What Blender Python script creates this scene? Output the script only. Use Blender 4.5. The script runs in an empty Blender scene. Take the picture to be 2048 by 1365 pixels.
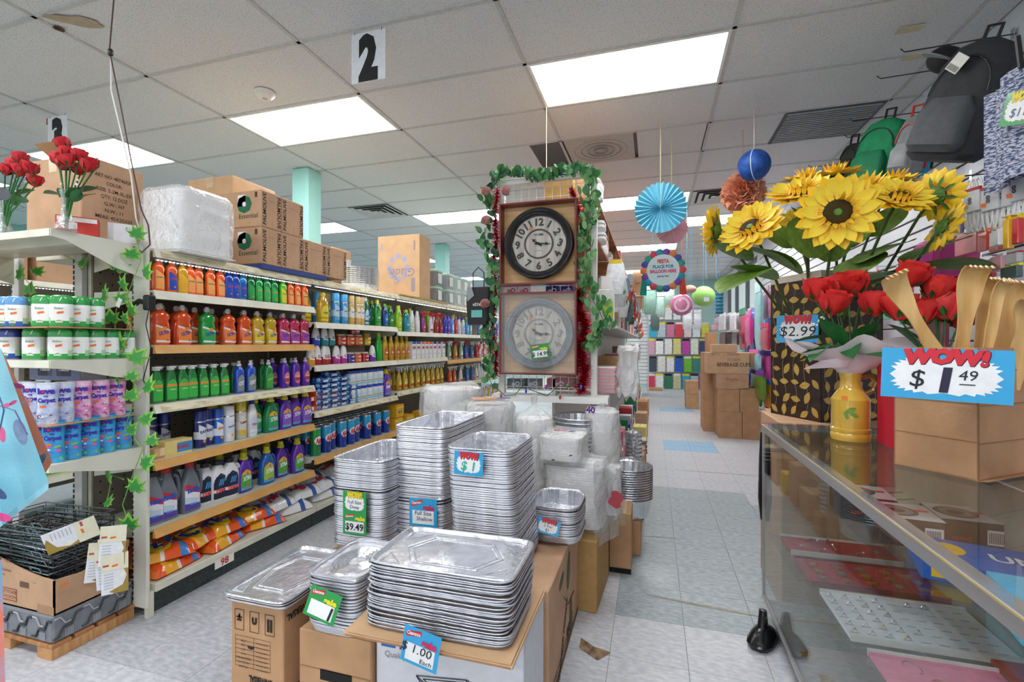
import bpy, math, random
from math import sin, cos, pi, radians as R
from mathutils import Vector, Matrix, noise
random.seed(7)
scn = bpy.context.scene
COL = scn.collection
# ---------------------------------------------------------------- camera, light, exposure
CAMH = 1.30
FPX = 940.0
TH = math.atan(281 / FPX)
cam_d = bpy.data.cameras.new('camera')
cam = bpy.data.objects.new('camera', cam_d)
COL.objects.link(cam)
cam.location = (0, 0, CAMH)
cam.rotation_euler = (pi / 2, 0, TH)
cam_d.sensor_width = 36
cam_d.lens = FPX / 2048 * 36
cam_d.shift_y = 4.5 / 2048
cam_d.clip_start = 0.02
scn.camera = cam
world = bpy.data.worlds.new('world')
scn.world = world
world.use_nodes = True
world.node_tree.nodes['Background'].inputs[0].default_value = (0.93, 0.97, 1.0, 1)
world.node_tree.nodes['Background'].inputs[1].default_value = 1.0
scn.view_settings.view_transform = 'Standard'
scn.view_settings.look = 'None'
scn.view_settings.exposure = 0.25
scn.view_settings.gamma = 1.0
scn.view_settings.use_curve_mapping = False
LAMP_EMIT = 14.0
scn.cycles.max_bounces = 8
scn.cycles.diffuse_bounces = 4
scn.cycles.transparent_max_bounces = 24
scn.cycles.caustics_reflective = False
scn.cycles.caustics_refractive = False
scn.cycles.sample_clamp_indirect = 6

SN, CS = sin(TH), cos(TH)
def at(u, v=0, x=None, y=None, z=None):
    """point of the shop seen at photo pixel (u, v) on a known wall, shelf or floor plane"""
    t = (u - 1024) / FPX; q = (687 - v) / FPX
    fx = -SN + CS * t; fy = CS + SN * t
    d = (x / fx) if x is not None else (y / fy) if y is not None else ((z - CAMH) / q)
    return Vector((fx * d, fy * d, CAMH + q * d))
def yat(u, x): return at(u, 0, x=x).y
# ---------------------------------------------------------------- materials
MATS = {}
def lin(c):
    if isinstance(c, str):
        c = c.lstrip('#'); c = [int(c[i:i + 2], 16) / 255 for i in (0, 2, 4)]
    return tuple((x / 12.92 if x <= 0.04045 else ((x + 0.055) / 1.055) ** 2.4) for x in c)
def mat(col, rough=0.5, metal=0.0, var=0.06, scale=30, bump=0.0, coat=0.0, trans=0.0, emit=0.0, alpha=1.0, bscale=None, c2=None, stretch=None, detail=3, thr=None):
    key = (str(col), rough, metal, var, scale, bump, coat, trans, emit, alpha, bscale, str(c2), str(stretch), thr)
    if key in MATS: return MATS[key]
    m = bpy.data.materials.new('paint_' + str(len(MATS)))
    m.use_nodes = True
    nt = m.node_tree; b = nt.nodes['Principled BSDF']
    c = lin(col)
    m.diffuse_color = (*c, 1)
    b.inputs['Roughness'].default_value = rough
    b.inputs['Metallic'].default_value = metal
    b.inputs['Coat Weight'].default_value = coat
    b.inputs['Coat Roughness'].default_value = 0.08
    b.inputs['Transmission Weight'].default_value = trans
    b.inputs['Alpha'].default_value = alpha
    if emit:
        b.inputs['Emission Color'].default_value = (*c, 1)
        b.inputs['Emission Strength'].default_value = emit
    b.inputs['Base Color'].default_value = (*c, 1)
    if var > 0 or c2 is not None or bump > 0:
        tc = nt.nodes.new('ShaderNodeTexCoord')
        mp = nt.nodes.new('ShaderNodeMapping')
        nt.links.new(tc.outputs['Object'], mp.inputs[0])
        if stretch: mp.inputs['Scale'].default_value = stretch
        n = nt.nodes.new('ShaderNodeTexNoise')
        n.inputs['Scale'].default_value = scale; n.inputs['Detail'].default_value = detail
        nt.links.new(mp.outputs[0], n.inputs['Vector'])
        if var > 0 or c2 is not None:
            r = nt.nodes.new('ShaderNodeValToRGB')
            lo, hi = (0.35, 0.65) if thr is None else thr
            r.color_ramp.elements[0].position = lo; r.color_ramp.elements[1].position = hi
            a = tuple(max(0, x * (1 - var)) for x in c); e = tuple(min(1, x * (1 + var)) for x in c)
            if c2 is not None: a, e = c, lin(c2)
            r.color_ramp.elements[0].color = (*a, 1); r.color_ramp.elements[1].color = (*e, 1)
            nt.links.new(n.outputs['Fac'], r.inputs[0])
            nt.links.new(r.outputs[0], b.inputs['Base Color'])
        if bump > 0:
            n2 = n
            if bscale:
                n2 = nt.nodes.new('ShaderNodeTexNoise'); n2.inputs['Scale'].default_value = bscale
                nt.links.new(mp.outputs[0], n2.inputs['Vector'])
            bp = nt.nodes.new('ShaderNodeBump'); bp.inputs['Strength'].default_value = bump; bp.inputs['Distance'].default_value = 0.01
            nt.links.new(n2.outputs['Fac'], bp.inputs['Height'])
            nt.links.new(bp.outputs[0], b.inputs['Normal'])
    MATS[key] = m
    return m
def clear_mat(name, tint=(1, 1, 1), gloss=0.12, rough=0.03, bump=0.0, bscale=20, haze=0.0, fres=1.45):
    """clear sheet: light passes, the surface glints"""
    if name in MATS: return MATS[name]
    m = bpy.data.materials.new(name); m.use_nodes = True
    nt = m.node_tree; nt.nodes.clear()
    o = nt.nodes.new('ShaderNodeOutputMaterial'); t = nt.nodes.new('ShaderNodeBsdfTransparent'); g = nt.nodes.new('ShaderNodeBsdfGlossy')
    t.inputs[0].default_value = (*tint, 1); g.inputs['Roughness'].default_value = rough
    mx = nt.nodes.new('ShaderNodeMixShader'); f = nt.nodes.new('ShaderNodeLayerWeight'); f.inputs[0].default_value = .5
    pw = nt.nodes.new('ShaderNodeMath'); pw.operation = 'POWER'; pw.inputs[1].default_value = 3.5; nt.links.new(f.outputs['Facing'], pw.inputs[0])
    ad = nt.nodes.new('ShaderNodeMath'); ad.operation = 'MULTIPLY_ADD'; ad.use_clamp = True; ad.inputs[1].default_value = .6; ad.inputs[2].default_value = gloss
    nt.links.new(pw.outputs[0], ad.inputs[0]); nt.links.new(ad.outputs[0], mx.inputs[0])
    nt.links.new(t.outputs[0], mx.inputs[1]); nt.links.new(g.outputs[0], mx.inputs[2])
    last = mx
    if haze > 0:
        d = nt.nodes.new('ShaderNodeBsdfDiffuse'); d.inputs[0].default_value = (0.97, 0.98, 1.0, 1)
        m2 = nt.nodes.new('ShaderNodeMixShader'); m2.inputs[0].default_value = haze
        nt.links.new(mx.outputs[0], m2.inputs[1]); nt.links.new(d.outputs[0], m2.inputs[2]); last = m2
    nt.links.new(last.outputs[0], o.inputs[0])
    if bump:
        n = nt.nodes.new('ShaderNodeTexNoise'); n.inputs['Scale'].default_value = bscale; n.inputs['Detail'].default_value = 4
        tc = nt.nodes.new('ShaderNodeTexCoord'); nt.links.new(tc.outputs['Object'], n.inputs['Vector'])
        bp = nt.nodes.new('ShaderNodeBump'); bp.inputs['Strength'].default_value = bump; bp.inputs['Distance'].default_value = 0.03
        nt.links.new(n.outputs['Fac'], bp.inputs['Height'])
        nt.links.new(bp.outputs[0], g.inputs['Normal']); nt.links.new(bp.outputs[0], f.inputs['Normal'])
    MATS[name] = m
    return m
def plastic(c): return mat(c, rough=0.25, var=0.04, scale=12, coat=0.5)
def liquid(c): return mat(c, rough=0.08, var=0.18, scale=16, coat=1.0)
def paper(c): return mat(c, rough=0.65, var=0.04)
def ink(c='1a1a1c'): return mat(c, rough=0.6, var=0)
CARD = mat('c29c7c', rough=0.85, var=0.07, scale=9, bump=0.12, bscale=60)
CARD2 = mat('c0966f', rough=0.85, var=0.08, scale=9, bump=0.12, bscale=60)
CARD3 = mat('cfaa84', rough=0.85, var=0.06, scale=9, bump=0.1, bscale=60)
CARDIN = mat('a67f5c', rough=0.9, var=0.1)
STEEL = mat('d9dad2', rough=0.42, metal=0.0, var=0.05, scale=6, coat=0.2)
WIRE = mat('c8ccd0', rough=0.25, metal=0.9, var=0)
BLACKP = mat('17181a', rough=0.4, var=0)
FOIL = mat('e4e6ec', rough=0.27, metal=0.85, var=0.1, scale=25, bump=0.25, bscale=45)
FOILR = mat('dcdde6', rough=0.36, metal=0.75, var=0.2, scale=120, stretch=(0.25, 0.25, 3), bump=0.3, bscale=120)
FOAM = mat('fbfcfd', rough=0.55, var=0.02)
WRAP = clear_mat('plastic_wrap', gloss=0.13, rough=0.12, bump=1.0, bscale=30, haze=0.16)
WRAP2 = clear_mat('plastic_wrap_hazy', gloss=0.14, rough=0.16, bump=1.0, bscale=26, haze=0.22)
GLASS = clear_mat('clear_glass', tint=(0.975, 0.992, 0.985), gloss=0.035, rough=0.01, fres=1.45)
GREENLEAF = mat('3f8a34', rough=0.45, c2='6fb84a', scale=14, var=0)
WHITEP = plastic('eef0f2')
# ---------------------------------------------------------------- mesh builder
class M:
    def __init__(s): s.v = []; s.f = []; s.mi = []; s.ms = []; s.T = None
    def m(s, mt):
        if mt not in s.ms: s.ms.append(mt)
        return s.ms.index(mt)
    def add(s, vs, fs, mt):
        o = len(s.v); k = s.m(mt)
        if s.T is not None: vs = [s.T @ Vector(p) for p in vs]
        s.v += [tuple(p) for p in vs]
        for f in fs: s.f.append([i + o for i in f]); s.mi.append(k)
        return s
    def box(s, x0, x1, y0, y1, z0, z1, mt, bev=0.0):
        if bev <= 0:
            vs = [(x0, y0, z0), (x1, y0, z0), (x1, y1, z0), (x0, y1, z0), (x0, y0, z1), (x1, y0, z1), (x1, y1, z1), (x0, y1, z1)]
            return s.add(vs, [(0, 3, 2, 1), (4, 5, 6, 7), (0, 1, 5, 4), (1, 2, 6, 5), (2, 3, 7, 6), (3, 0, 4, 7)], mt)
        b = min(bev, (x1 - x0) / 2.01, (y1 - y0) / 2.01, (z1 - z0) / 2.01)
        pts = []
        def ring(i, z): return [(x0 + i, y0 + b, z), (x0 + b, y0 + i, z), (x1 - b, y0 + i, z), (x1 - i, y0 + b, z), (x1 - i, y1 - b, z), (x1 - b, y1 - i, z), (x0 + b, y1 - i, z), (x0 + i, y1 - b, z)]
        rs = [[(x0 + b, y0 + b, z0), (x0 + b, y0 + b, z0), (x1 - b, y0 + b, z0), (x1 - b, y0 + b, z0), (x1 - b, y1 - b, z0), (x1 - b, y1 - b, z0), (x0 + b, y1 - b, z0), (x0 + b, y1 - b, z0)], ring(0, z0 + b), ring(0, z1 - b), [(x0 + b, y0 + b, z1), (x0 + b, y0 + b, z1), (x1 - b, y0 + b, z1), (x1 - b, y0 + b, z1), (x1 - b, y1 - b, z1), (x1 - b, y1 - b, z1), (x0 + b, y1 - b, z1), (x0 + b, y1 - b, z1)]]
        return s.rings(rs, mt, True, True)
    def rings(s, rs, mt, cap0=False, cap1=False, closed=True, mts=None):
        n = len(rs[0]); base = len(s.v)
        vs = [p for r in rs for p in r]
        k0 = len(s.v)
        if s.T is not None: vs = [s.T @ Vector(p) for p in vs]
        s.v += [tuple(p) for p in vs]
        for i in range(len(rs) - 1):
            k = s.m(mts[i] if mts else mt)
            for j in range(n if closed else n - 1):
                j2 = (j + 1) % n
                s.f.append([base + i * n + j, base + i * n + j2, base + (i + 1) * n + j2, base + (i + 1) * n + j]); s.mi.append(k)
        if cap0: s.f.append([base + j for j in range(n)][::-1]); s.mi.append(s.m(mts[0] if mts else mt))
        if cap1: s.f.append([base + (len(rs) - 1) * n + j for j in range(n)]); s.mi.append(s.m(mts[-1] if mts else mt))
        return s
    def lathe(s, prof, mt, n=16, cx=0, cy=0, ex=2.0, cap0=True, cap1=True, mts=None):
        """prof: (z, rx[, ry]) rings of a superellipse of power ex"""
        rs = []
        for p in prof:
            z, rx = p[0], p[1]; ry = p[2] if len(p) > 2 else rx
            r = []
            for k in range(n):
                a = 2 * pi * (k + 0.5) / n
                ca, sa = cos(a), sin(a)
                r.append((cx + rx * math.copysign(abs(ca) ** (2 / ex), ca), cy + ry * math.copysign(abs(sa) ** (2 / ex), sa), z))
            rs.append(r)
        return s.rings(rs, mt, cap0, cap1, mts=mts)
    def tube(s, pts, r, mt, n=6, closed=False, r2=None):
        pts = [Vector(p) for p in pts]; rs = []
        N = len(pts); up = Vector((0, 0, 1)); prev = None
        for i, p in enumerate(pts):
            a = pts[i - 1] if i > 0 else (pts[-1] if closed else p)
            b = pts[i + 1] if i < N - 1 else (pts[0] if closed else p)
            d = (b - a)
            if d.length < 1e-9: d = Vector((0, 0, 1))
            d.normalize()
            if prev is None:
                e = d.cross(up)
                if e.length < 0.05: e = d.cross(Vector((1, 0, 0)))
            else: e = prev - d * prev.dot(d)
            if e.length < 1e-6: e = d.orthogonal()
            e.normalize(); prev = e; g = d.cross(e)
            rr = r if r2 is None else r + (r2 - r) * i / max(1, N - 1)
            rs.append([tuple(p + e * (rr * cos(2 * pi * k / n)) + g * (rr * sin(2 * pi * k / n))) for k in range(n)])
        if closed: rs.append(rs[0])
        return s.rings(rs, mt, not closed, not closed)
    def quad(s, a, b, c, d, mt): return s.add([a, b, c, d], [(0, 1, 2, 3)], mt)
    def poly(s, pts, mt): return s.add(pts, [tuple(range(len(pts)))], mt)
    def prism(s, pts2, z0, z1, mt, ax='z'):
        def P(p, h): return (p[0], p[1], h) if ax == 'z' else (p[0], h, p[1]) if ax == 'y' else (h, p[0], p[1])
        n = len(pts2)
        vs = [P(p, z0) for p in pts2] + [P(p, z1) for p in pts2]
        return s.add(vs, [tuple(range(n))[::-1], tuple(range(n, 2 * n))] + [(i, (i + 1) % n, n + (i + 1) % n, n + i) for i in range(n)], mt)
    def grid(s, nu, nv, fn, mt, mtf=None):
        base = len(s.v)
        vs = [fn(i / nu, j / nv) for j in range(nv + 1) for i in range(nu + 1)]
        if s.T is not None: vs = [s.T @ Vector(p) for p in vs]
        s.v += [tuple(p) for p in vs]
        for j in range(nv):
            for i in range(nu):
                a = base + j * (nu + 1) + i
                s.f.append([a, a + 1, a + nu + 2, a + nu + 1]); s.mi.append(s.m(mtf((i + .5) / nu, (j + .5) / nv) if mtf else mt))
        return s
    def ball(s, c, r, mt, nu=10, nv=6, sz=1.0, sy=1.0):
        prof = []
        rs = []
        for j in range(nv + 1):
            a = -pi / 2 + pi * j / nv
            rr = max(cos(a) * r, 1e-4)
            rs.append([(c[0] + rr * cos(2 * pi * k / nu), c[1] + rr * sin(2 * pi * k / nu) * sy, c[2] + r * sz * sin(a)) for k in range(nu)])
        return s.rings(rs, mt)
    def done(s, name='mesh', smooth=False, sharp=40):
        me = bpy.data.meshes.new(name)
        me.from_pydata(s.v, [], s.f)
        for mt in s.ms: me.materials.append(mt)
        me.polygons.foreach_set('material_index', s.mi)
        if smooth:
            me.polygons.foreach_set('use_smooth', [True] * len(s.f))
            try: me.set_sharp_from_angle(angle=R(sharp))
            except Exception: pass
        me.validate(); me.update()
        return me
TXT = {}
def text_geo(s, bold=0.0):
    """flat lettering polygons, height of a capital = 1, centred on x, baseline at 0"""
    key = (s, bold)
    if key in TXT: return TXT[key]
    cu = bpy.data.curves.new('lettering', 'FONT'); cu.body = s; cu.resolution_u = 2; cu.offset = bold; cu.align_x = 'CENTER'
    o = bpy.data.objects.new('lettering', cu); COL.objects.link(o)
    dg = bpy.context.evaluated_depsgraph_get(); dg.update()
    me = o.evaluated_get(dg).to_mesh()
    vs = [(p.co.x / 0.7, p.co.y / 0.7) for p in me.vertices]; fs = [tuple(p.vertices) for p in me.polygons]
    o.evaluated_get(dg).to_mesh_clear()
    bpy.data.objects.remove(o); bpy.data.curves.remove(cu)
    TXT[key] = (vs, fs)
    return TXT[key]
def put_text(m, s, mt, fn, h, x=0.0, z=0.0, bold=0.0, slant=0.0, width=None, rot=0.0, flip=False):
    """lettering laid on a surface: fn(a, b) gives the 3D point for in-plane coordinates"""
    vs, fs = text_geo(s, bold)
    if not vs: return m
    w = max(p[0] for p in vs) - min(p[0] for p in vs)
    sx = h if width is None else width / max(w, 1e-6)
    cr, sr = cos(rot), sin(rot); out = []
    for a, b in vs:
        p, q = a * sx + slant * b * h, b * h
        if flip: p, q = -p, -q
        p, q = p * cr - q * sr, p * sr + q * cr
        out.append(fn(x + p, z + q))
    return m.add(out, fs, mt)
def text_w(s, bold=0):
    vs, _ = text_geo(s, bold); return max(p[0] for p in vs) - min(p[0] for p in vs)
# ---------------------------------------------------------------- objects
def link(o, parent=None):
    COL.objects.link(o)
    if parent is not None: o.parent = parent
    return o
def meta(o, label=None, cat=None, group=None, kind=None):
    if label: o['label'] = label
    if cat: o['category'] = cat
    if group: o['group'] = group
    if kind: o['kind'] = kind
    return o
def thing(name, label, cat, loc=(0, 0, 0), rz=0.0, group=None, rx=0.0, ry=0.0):
    o = link(bpy.data.objects.new(name, None)); o.location = loc; o.rotation_euler = (rx, ry, rz)
    o.empty_display_size = 0.05
    return meta(o, label, cat, group)
def part(name, me, parent, label=None, kind=None, loc=None, rot=None, smooth=False):
    if isinstance(me, M): me = me.done(name, smooth)
    o = link(bpy.data.objects.new(name, me), parent)
    if loc is not None: o.location = loc
    if rot is not None: o.rotation_euler = rot
    return meta(o, label, None, None, kind)
def solo(name, me, label, cat, loc=(0, 0, 0), rz=0.0, group=None, smooth=False, rx=0.0, ry=0.0, kind=None):
    if isinstance(me, M): me = me.done(name, smooth)
    o = link(bpy.data.objects.new(name, me)); o.location = loc; o.rotation_euler = (rx, ry, rz)
    return meta(o, label, cat, group, kind)
def struct(name, me, parent=None, smooth=False):
    if isinstance(me, M): me = me.done(name, smooth)
    o = link(bpy.data.objects.new(name, me), parent)
    if parent is None: o['kind'] = 'structure'
    return o
def spawn(spec, name, label, cat, loc, rz=0.0, group=None, rx=0.0, ry=0.0):
    """spec: [(part name, mesh, [(sub-part name, mesh)])]; meshes are shared between copies"""
    if len(spec) == 1 and not spec[0][2]:
        return solo(name, spec[0][1], label, cat, loc, rz, group, rx=rx, ry=ry)
    t = thing(name, label, cat, loc, rz, group, rx, ry)
    for pn, me, subs in spec:
        p = part(pn, me, t)
        for sn, sm in subs: part(sn, sm, p)
    return t
ORD = 'first second third fourth fifth sixth seventh eighth ninth tenth eleventh twelfth thirteenth fourteenth fifteenth sixteenth seventeenth eighteenth nineteenth twentieth'.split()
def nth(i):
    if i < 20: return ORD[i]
    t, o = divmod(i + 1, 10); T = ['', '', 'twenty', 'thirty', 'forty', 'fifty', 'sixty', 'seventy', 'eighty', 'ninety'][t]
    return T + '-' + ORD[o - 1] if o else T[:-1] + 'ieth'
# ================================================================ the room
CZ = 3.10; WX = 1.87; WL = -9.3; FY = 14.4; PX = 1.24; PY = 0.60
TILEM = mat('dfe1e4', rough=0.9, c2='6c6f74', var=0, scale=170, thr=(0.60, 0.68), detail=2, bump=0.15)
fb = M(); fb.box(WL, WX + .6, -4.2, FY, -0.06, -0.004, mat('8d9196', rough=0.6)); floor = struct('floor', fb)
def floor_mat(a, b, nm):
    return mat(a, rough=0.42, c2=b, var=0, scale=26, thr=(0.38, 0.68), detail=8, stretch=(1, 2.2, 1), bump=0.04, coat=0.05)
FM = {'light': floor_mat('b9bcc4', 'd4d6da', 'a'), 'dark': floor_mat('93a0a7', 'b3bec2', 'b'), 'blue': floor_mat('86b4d6', 'a5cbe4', 'c'), 'mid': floor_mat('a8acb4', 'c8cad0', 'd')}
TP = 0.31; FX0 = 0.138; FY0 = 2.30
def tile_me(k):
    m = M(); g = 0.0008
    m.box(g, TP - g, g, TP - g, -0.004, 0.0, FM[k], 0.0008); return m.done('floor_tile')
TM = {k: tile_me(k) for k in FM}
cells = []
for i in range(-13, 5):
    for j in range(-8, 39):
        x = FX0 + i * TP; y = FY0 + j * TP
        xc, yc = x + TP / 2, y + TP / 2
        if x > 1.7: continue
        k = 'light'
        if -0.2 < xc < 1.7 and 2.3 < yc < 4.45 and not (xc > 0.78 and yc > 4.1): k = 'dark'
        if 0.13 < xc < 0.76 and j in (12, 13, 23, 24): k = 'blue'
        if xc < -0.8 and (j in (-3, -2) or (j in (2, 3) and xc < -1.3)): k = 'mid'
        if xc < -0.8 and j > 6 and (i + j) % 5 == 0: k = 'mid'
        hidden = (-1.0 < xc < -0.25 and yc > 2.6) or (xc < -2.35 and yc > 1.6) or yc < 0.6 or (xc > 0.75 and yc < 2.3)
        cells.append((hidden, (xc * xc + yc * yc), x, y, k))
cells.sort()
rest = M()
for n, (h, d, x, y, k) in enumerate(cells):
    if n < 298: part('floor_tile', TM[k], floor, loc=(x, y, 0))
    else: rest.box(x + .0008, x + TP - .0008, y + .0008, y + TP - .0008, -0.004, 0.0, FM[k])
# scuffs on the vinyl
part('floor_tiles_beyond', rest, floor, kind='stuff')
SC = mat('9c9684', rough=0.5, var=0.15)
for cx, cy, a, b, r in ((0.24, 2.5, .3, .012, -.1), (0.33, 1.93, .03, .02, 0), (0.62, 5.1, .42, .01, 0), (.05, 3.3, .2, .008, .1)):
    m = M(); m.poly([(a * cos(t) * (0.8 + .2 * random.random()), b * sin(t) * (0.7 + .3 * random.random()), 0) for t in [2 * pi * q / 18 for q in range(18)]], SC)
    part('floor_scuff', m, floor, loc=(cx, cy, 0.0012), rot=(0, 0, r))
# ---------------------------------------------------------------- ceiling
cb = M(); cb.box(WL, WX, -4.2, FY, CZ + .03, CZ + .06, mat('8a8c8f')); ceiling = struct('ceiling', cb)
cm = M(); cm.box(0.012, PX - .012, .012, PY - .012, 0.006, 0.022, TILEM); ctile = cm.done('ceiling_tile')
LIGHTS = set(); XI = lambda k: 0.45 + (k) * PX
for col in (-1, -3, -5, -7):
    for row in (-10, -5, 0, 5, 10, 15): LIGHTS.add((col, row))
LIGHTS.add((0, 7))
VENTS = {(-1, 2): 'round', (-4, 4): 'slot', (0, 5): 'slot'}
TB = mat('c2c3c3', rough=0.5)
tb = M()
for i in range(-8, 2): tb.box(XI(i) - .012, XI(i) + .012, -4.2, FY, CZ, CZ + .006, TB)
for j in range(-11, 20): tb.box(WL, WX, 2.93 + j * PY - .012, 2.93 + j * PY + .012, CZ, CZ + .006, TB)
part('ceiling_grid', tb, ceiling)
m = M(); m.box(0.012, WX - XI(1) - .01, .012, PY - .012, 0.006, 0.022, TILEM); ctile_n = m.done('ceiling_tile')
for i in range(-8, 2):
    for j in range(-11, 20):
        if (i, j) in LIGHTS or (i, j) in VENTS: continue
        if i == -8 and j > 12: continue
        if i < -4 and j < -2: continue
        part('ceiling_tile', ctile_n if i == 1 else ctile, ceiling, loc=(XI(i), 2.93 + j * PY, CZ))
EM = mat('ffffff', var=0, emit=LAMP_EMIT)
m = M(); m.box(.03, PX - .03, .03, PY - .03, 0.004, 0.008, EM); diff = m.done('diffuser')
m = M(); fw = mat('f2f2f0', rough=0.4)
for a in ((0.012, .03, .012, PY - .012), (PX - .03, PX - .012, .012, PY - .012), (.03, PX - .03, .012, .03), (.03, PX - .03, PY - .03, PY - .012)): m.box(*a, -0.002, 0.03, fw)
lframe = m.done('lamp_frame')
LN = {(-1, 0): 'large bright panel light nearest above the right aisle', (-3, 0): 'bright panel light above the left aisle behind the number 2 sign', (-5, 0): 'bright panel light above the cartons behind the red roses', (-1, 5): 'panel light behind the blue paper fan', (-3, 5): 'panel light just left of the garland around the clocks', (-5, 5): 'panel light beyond the green column', (0, 7): 'panel light left of the sunflowers under the coral pom-pom', (-1, 10): 'farther panel light between paper fan and round sign', (-1, 15): 'farthest panel light above the end of right aisle'}
for c, r in sorted(LIGHTS):
    nm = LN.get((c, r), 'panel light %s from the right wall, %s row from the front' % (nth((1 - c) // 2), nth((r + 10) // 5)))
    t = thing('ceiling_light', nm, 'light', (XI(c), 2.93 + r * PY, CZ), 0, 'flush fluorescent panels in the ceiling')
    part('frame', lframe, t); part('diffuser', diff, t)
# vents
VM = mat('8f9294', rough=0.5, var=.1); VD = mat('2b2d30', rough=.7)
t = thing('ceiling_vent', 'square grey air diffuser in ceiling just left of the hanging wire over the clocks', 'vent', (XI(-1) - .3, 2.93 + 2 * PY, CZ))
m = M(); m.box(.33, .93, .012, .588, -.004, .01, mat('b4b5b3', rough=.6)); part('frame', m, t)
for k, rr in enumerate((.06, .12, .18, .24)):
    m = M(); m.tube([(.63 + rr * cos(a), .3 + rr * sin(a), -.012 + .004 * k) for a in [2 * pi * q / 24 for q in range(24)]], .007, VM, 4, True); part('vane', m, t)
m = M(); m.box(XI(-1) * 0 + .012, .3 + .0, .012, .588, .006, .02, TILEM); part('infill', m, t)
m = M(); m.box(.96, PX + .28, .012, .588, .006, .02, TILEM); part('infill', m, t)
for (c, r), lab in (((-4, 4), 'louvred ceiling vent beyond the green column over the cartons'), ((0, 5), 'louvred ceiling vent between blue paper fan and coral pom-pom')):
    t = thing('ceiling_vent', lab, 'vent', (XI(c), 2.93 + r * PY, CZ))
    o_ = .0 if c == 0 else .62
    t.location.x += o_
    m = M(); m.box(.012, .60, .012, .588, .004, .02, VD); part('duct', m, t)
    m = M(); m.box(.615 - (0 if c == 0 else 1.235), PX - .012 - (0 if c == 0 else 1.235), .012, .588, .006, .02, TILEM); part('infill', m, t)
    for q in range(4):
        e = .0 + q * .075; m = M(); r0 = [(.012 + e, .012 + e), (.6 - e, .012 + e), (.6 - e, .588 - e), (.012 + e, .588 - e)]; e += .05; r1 = [(.012 + e, .012 + e), (.6 - e, .012 + e), (.6 - e, .588 - e), (.012 + e, .588 - e)]
        m.rings([[(a, b, -.010) for a, b in r0], [(a, b, .002) for a, b in r1]], mat('c4c6c6', rough=.4)); part('louvre', m, t)
# large return grille, right
g0 = at(1562, 285, z=CZ); g1 = at(1752, 210, z=CZ)
t = thing('return_grille', 'wide dark return air grille in ceiling above the sunflowers', 'vent', (XI(0), 4.13, CZ))
m = M(); m.box(.55, 1.22, .0, .60, -.003, .012, mat('4d5054', rough=.6)); part('backing', m, t)
for q in range(16):
    m = M(); m.box(.57, 1.20, .02 + q * .036, .032 + q * .036, -.012, -.003, mat('9a9ea3', rough=.35)); part('slat', m, t)
# detector, stained hole
t = thing('smoke_detector', 'small round white detector on ceiling between the numbered signs', 'detector', at(530, 185, z=CZ))
m = M(); m.lathe([(0, .07), (-.02, .065), (-.045, .04)], mat('e8e6df', rough=.4), 20); part('body', m, t, smooth=True)
m = M(); m.lathe([(-.0455, .02), (-.05, .015)], mat('bfbdb6'), 12); part('sensor', m, t)
m = M(); m.poly([(.035 * cos(a) * random.uniform(.7, 1.2), .03 * sin(a) * random.uniform(.7, 1.2), 0) for a in [2 * pi * q / 12 for q in range(12)]], mat('6b4a2e', rough=.9, c2='1c1410', var=0, scale=30))
p = at(118, 58, z=CZ); part('ceiling_hole', m, ceiling, label='broken brown hole in the ceiling tile', loc=(p.x, p.y, CZ - .002))
m = M(); m.poly([(.13 * cos(a) * random.uniform(.7, 1.2), .05 * sin(a) * random.uniform(.7, 1.2), 0) for a in [2 * pi * q / 16 for q in range(16)]], mat('b3a58e', rough=.9, var=.1))
p = at(150, 42, z=CZ); part('water_stain', m, ceiling, loc=(p.x, p.y, CZ - .001), rot=(0, 0, .5))
for u, v in ((1830, 113), (1820, 58)):
    p = at(u, v, z=CZ); m = M(); m.box(-.06, .06, -.03, .03, -.004, 0, mat('cfc6a8', rough=.8)); part('ceiling_patch', m, ceiling, loc=p)
# ---------------------------------------------------------------- walls
TEAL = mat('8fcfc6', rough=0.6, var=0.02)
m = M(); m.box(WL - .1, WL, -4.2, FY, 0, CZ + .06, TEAL); struct('wall_left', m)
m = M(); m.box(WL - .1, WX + .1, FY, FY + .1, 0, CZ + .06, mat('bfe6e0', rough=0.6, var=.02)); wf = struct('wall_far', m)
WM = mat('dcdfe6', rough=0.45, var=0.02)
wy0, wy1, wz0, wz1 = 9.7, 13.4, 1.7, 2.95
m = M()
m.box(WX, WX + .1, -1.5, wy0, 0, CZ + .06, WM); m.box(WX, WX + .1, wy1, FY, 0, CZ + .06, WM)
m.box(WX, WX + .1, wy0, wy1, 0, wz0, WM); m.box(WX, WX + .1, wy0, wy1, wz1, CZ + .06, WM)
wr = struct('wall_right', m)
SL = mat('e3e6ee', rough=0.3, var=0.02); GR = mat('5a3a28', rough=.7)
for k in range(27):
    z = 0.12 + k * .1
    m = M(); m.box(-.016, 0, -1.4, 9.5 if True else 0, 0, .088, SL, .003); part('slat', m, wr, loc=(WX, 0, z))
m = M(); m.box(WX - .004, WX, -1.4, 9.5, .1, 2.83, GR); part('groove_backing', m, wr)
fm = M(); fr = mat('5e666b', rough=.5)
for a, b in ((wy0, wy0 + .08), (wy1 - .08, wy1), (10.9, 10.98), (12.2, 12.28)): fm.box(WX + .02, WX + .09, a, b, wz0, wz1, fr)
for a, b in ((wz0, wz0 + .07), (wz1 - .07, wz1)): fm.box(WX + .02, WX + .09, wy0, wy1, a, b, fr)
w1 = struct('window_1', fm)
for a, b in ((wy0 + .08, 10.9), (10.98, 12.2), (12.28, wy1 - .08)):
    m = M(); m.box(WX + .05, WX + .055, a, b, wz0 + .07, wz1 - .07, GLASS); part('pane', m, w1)
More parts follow.
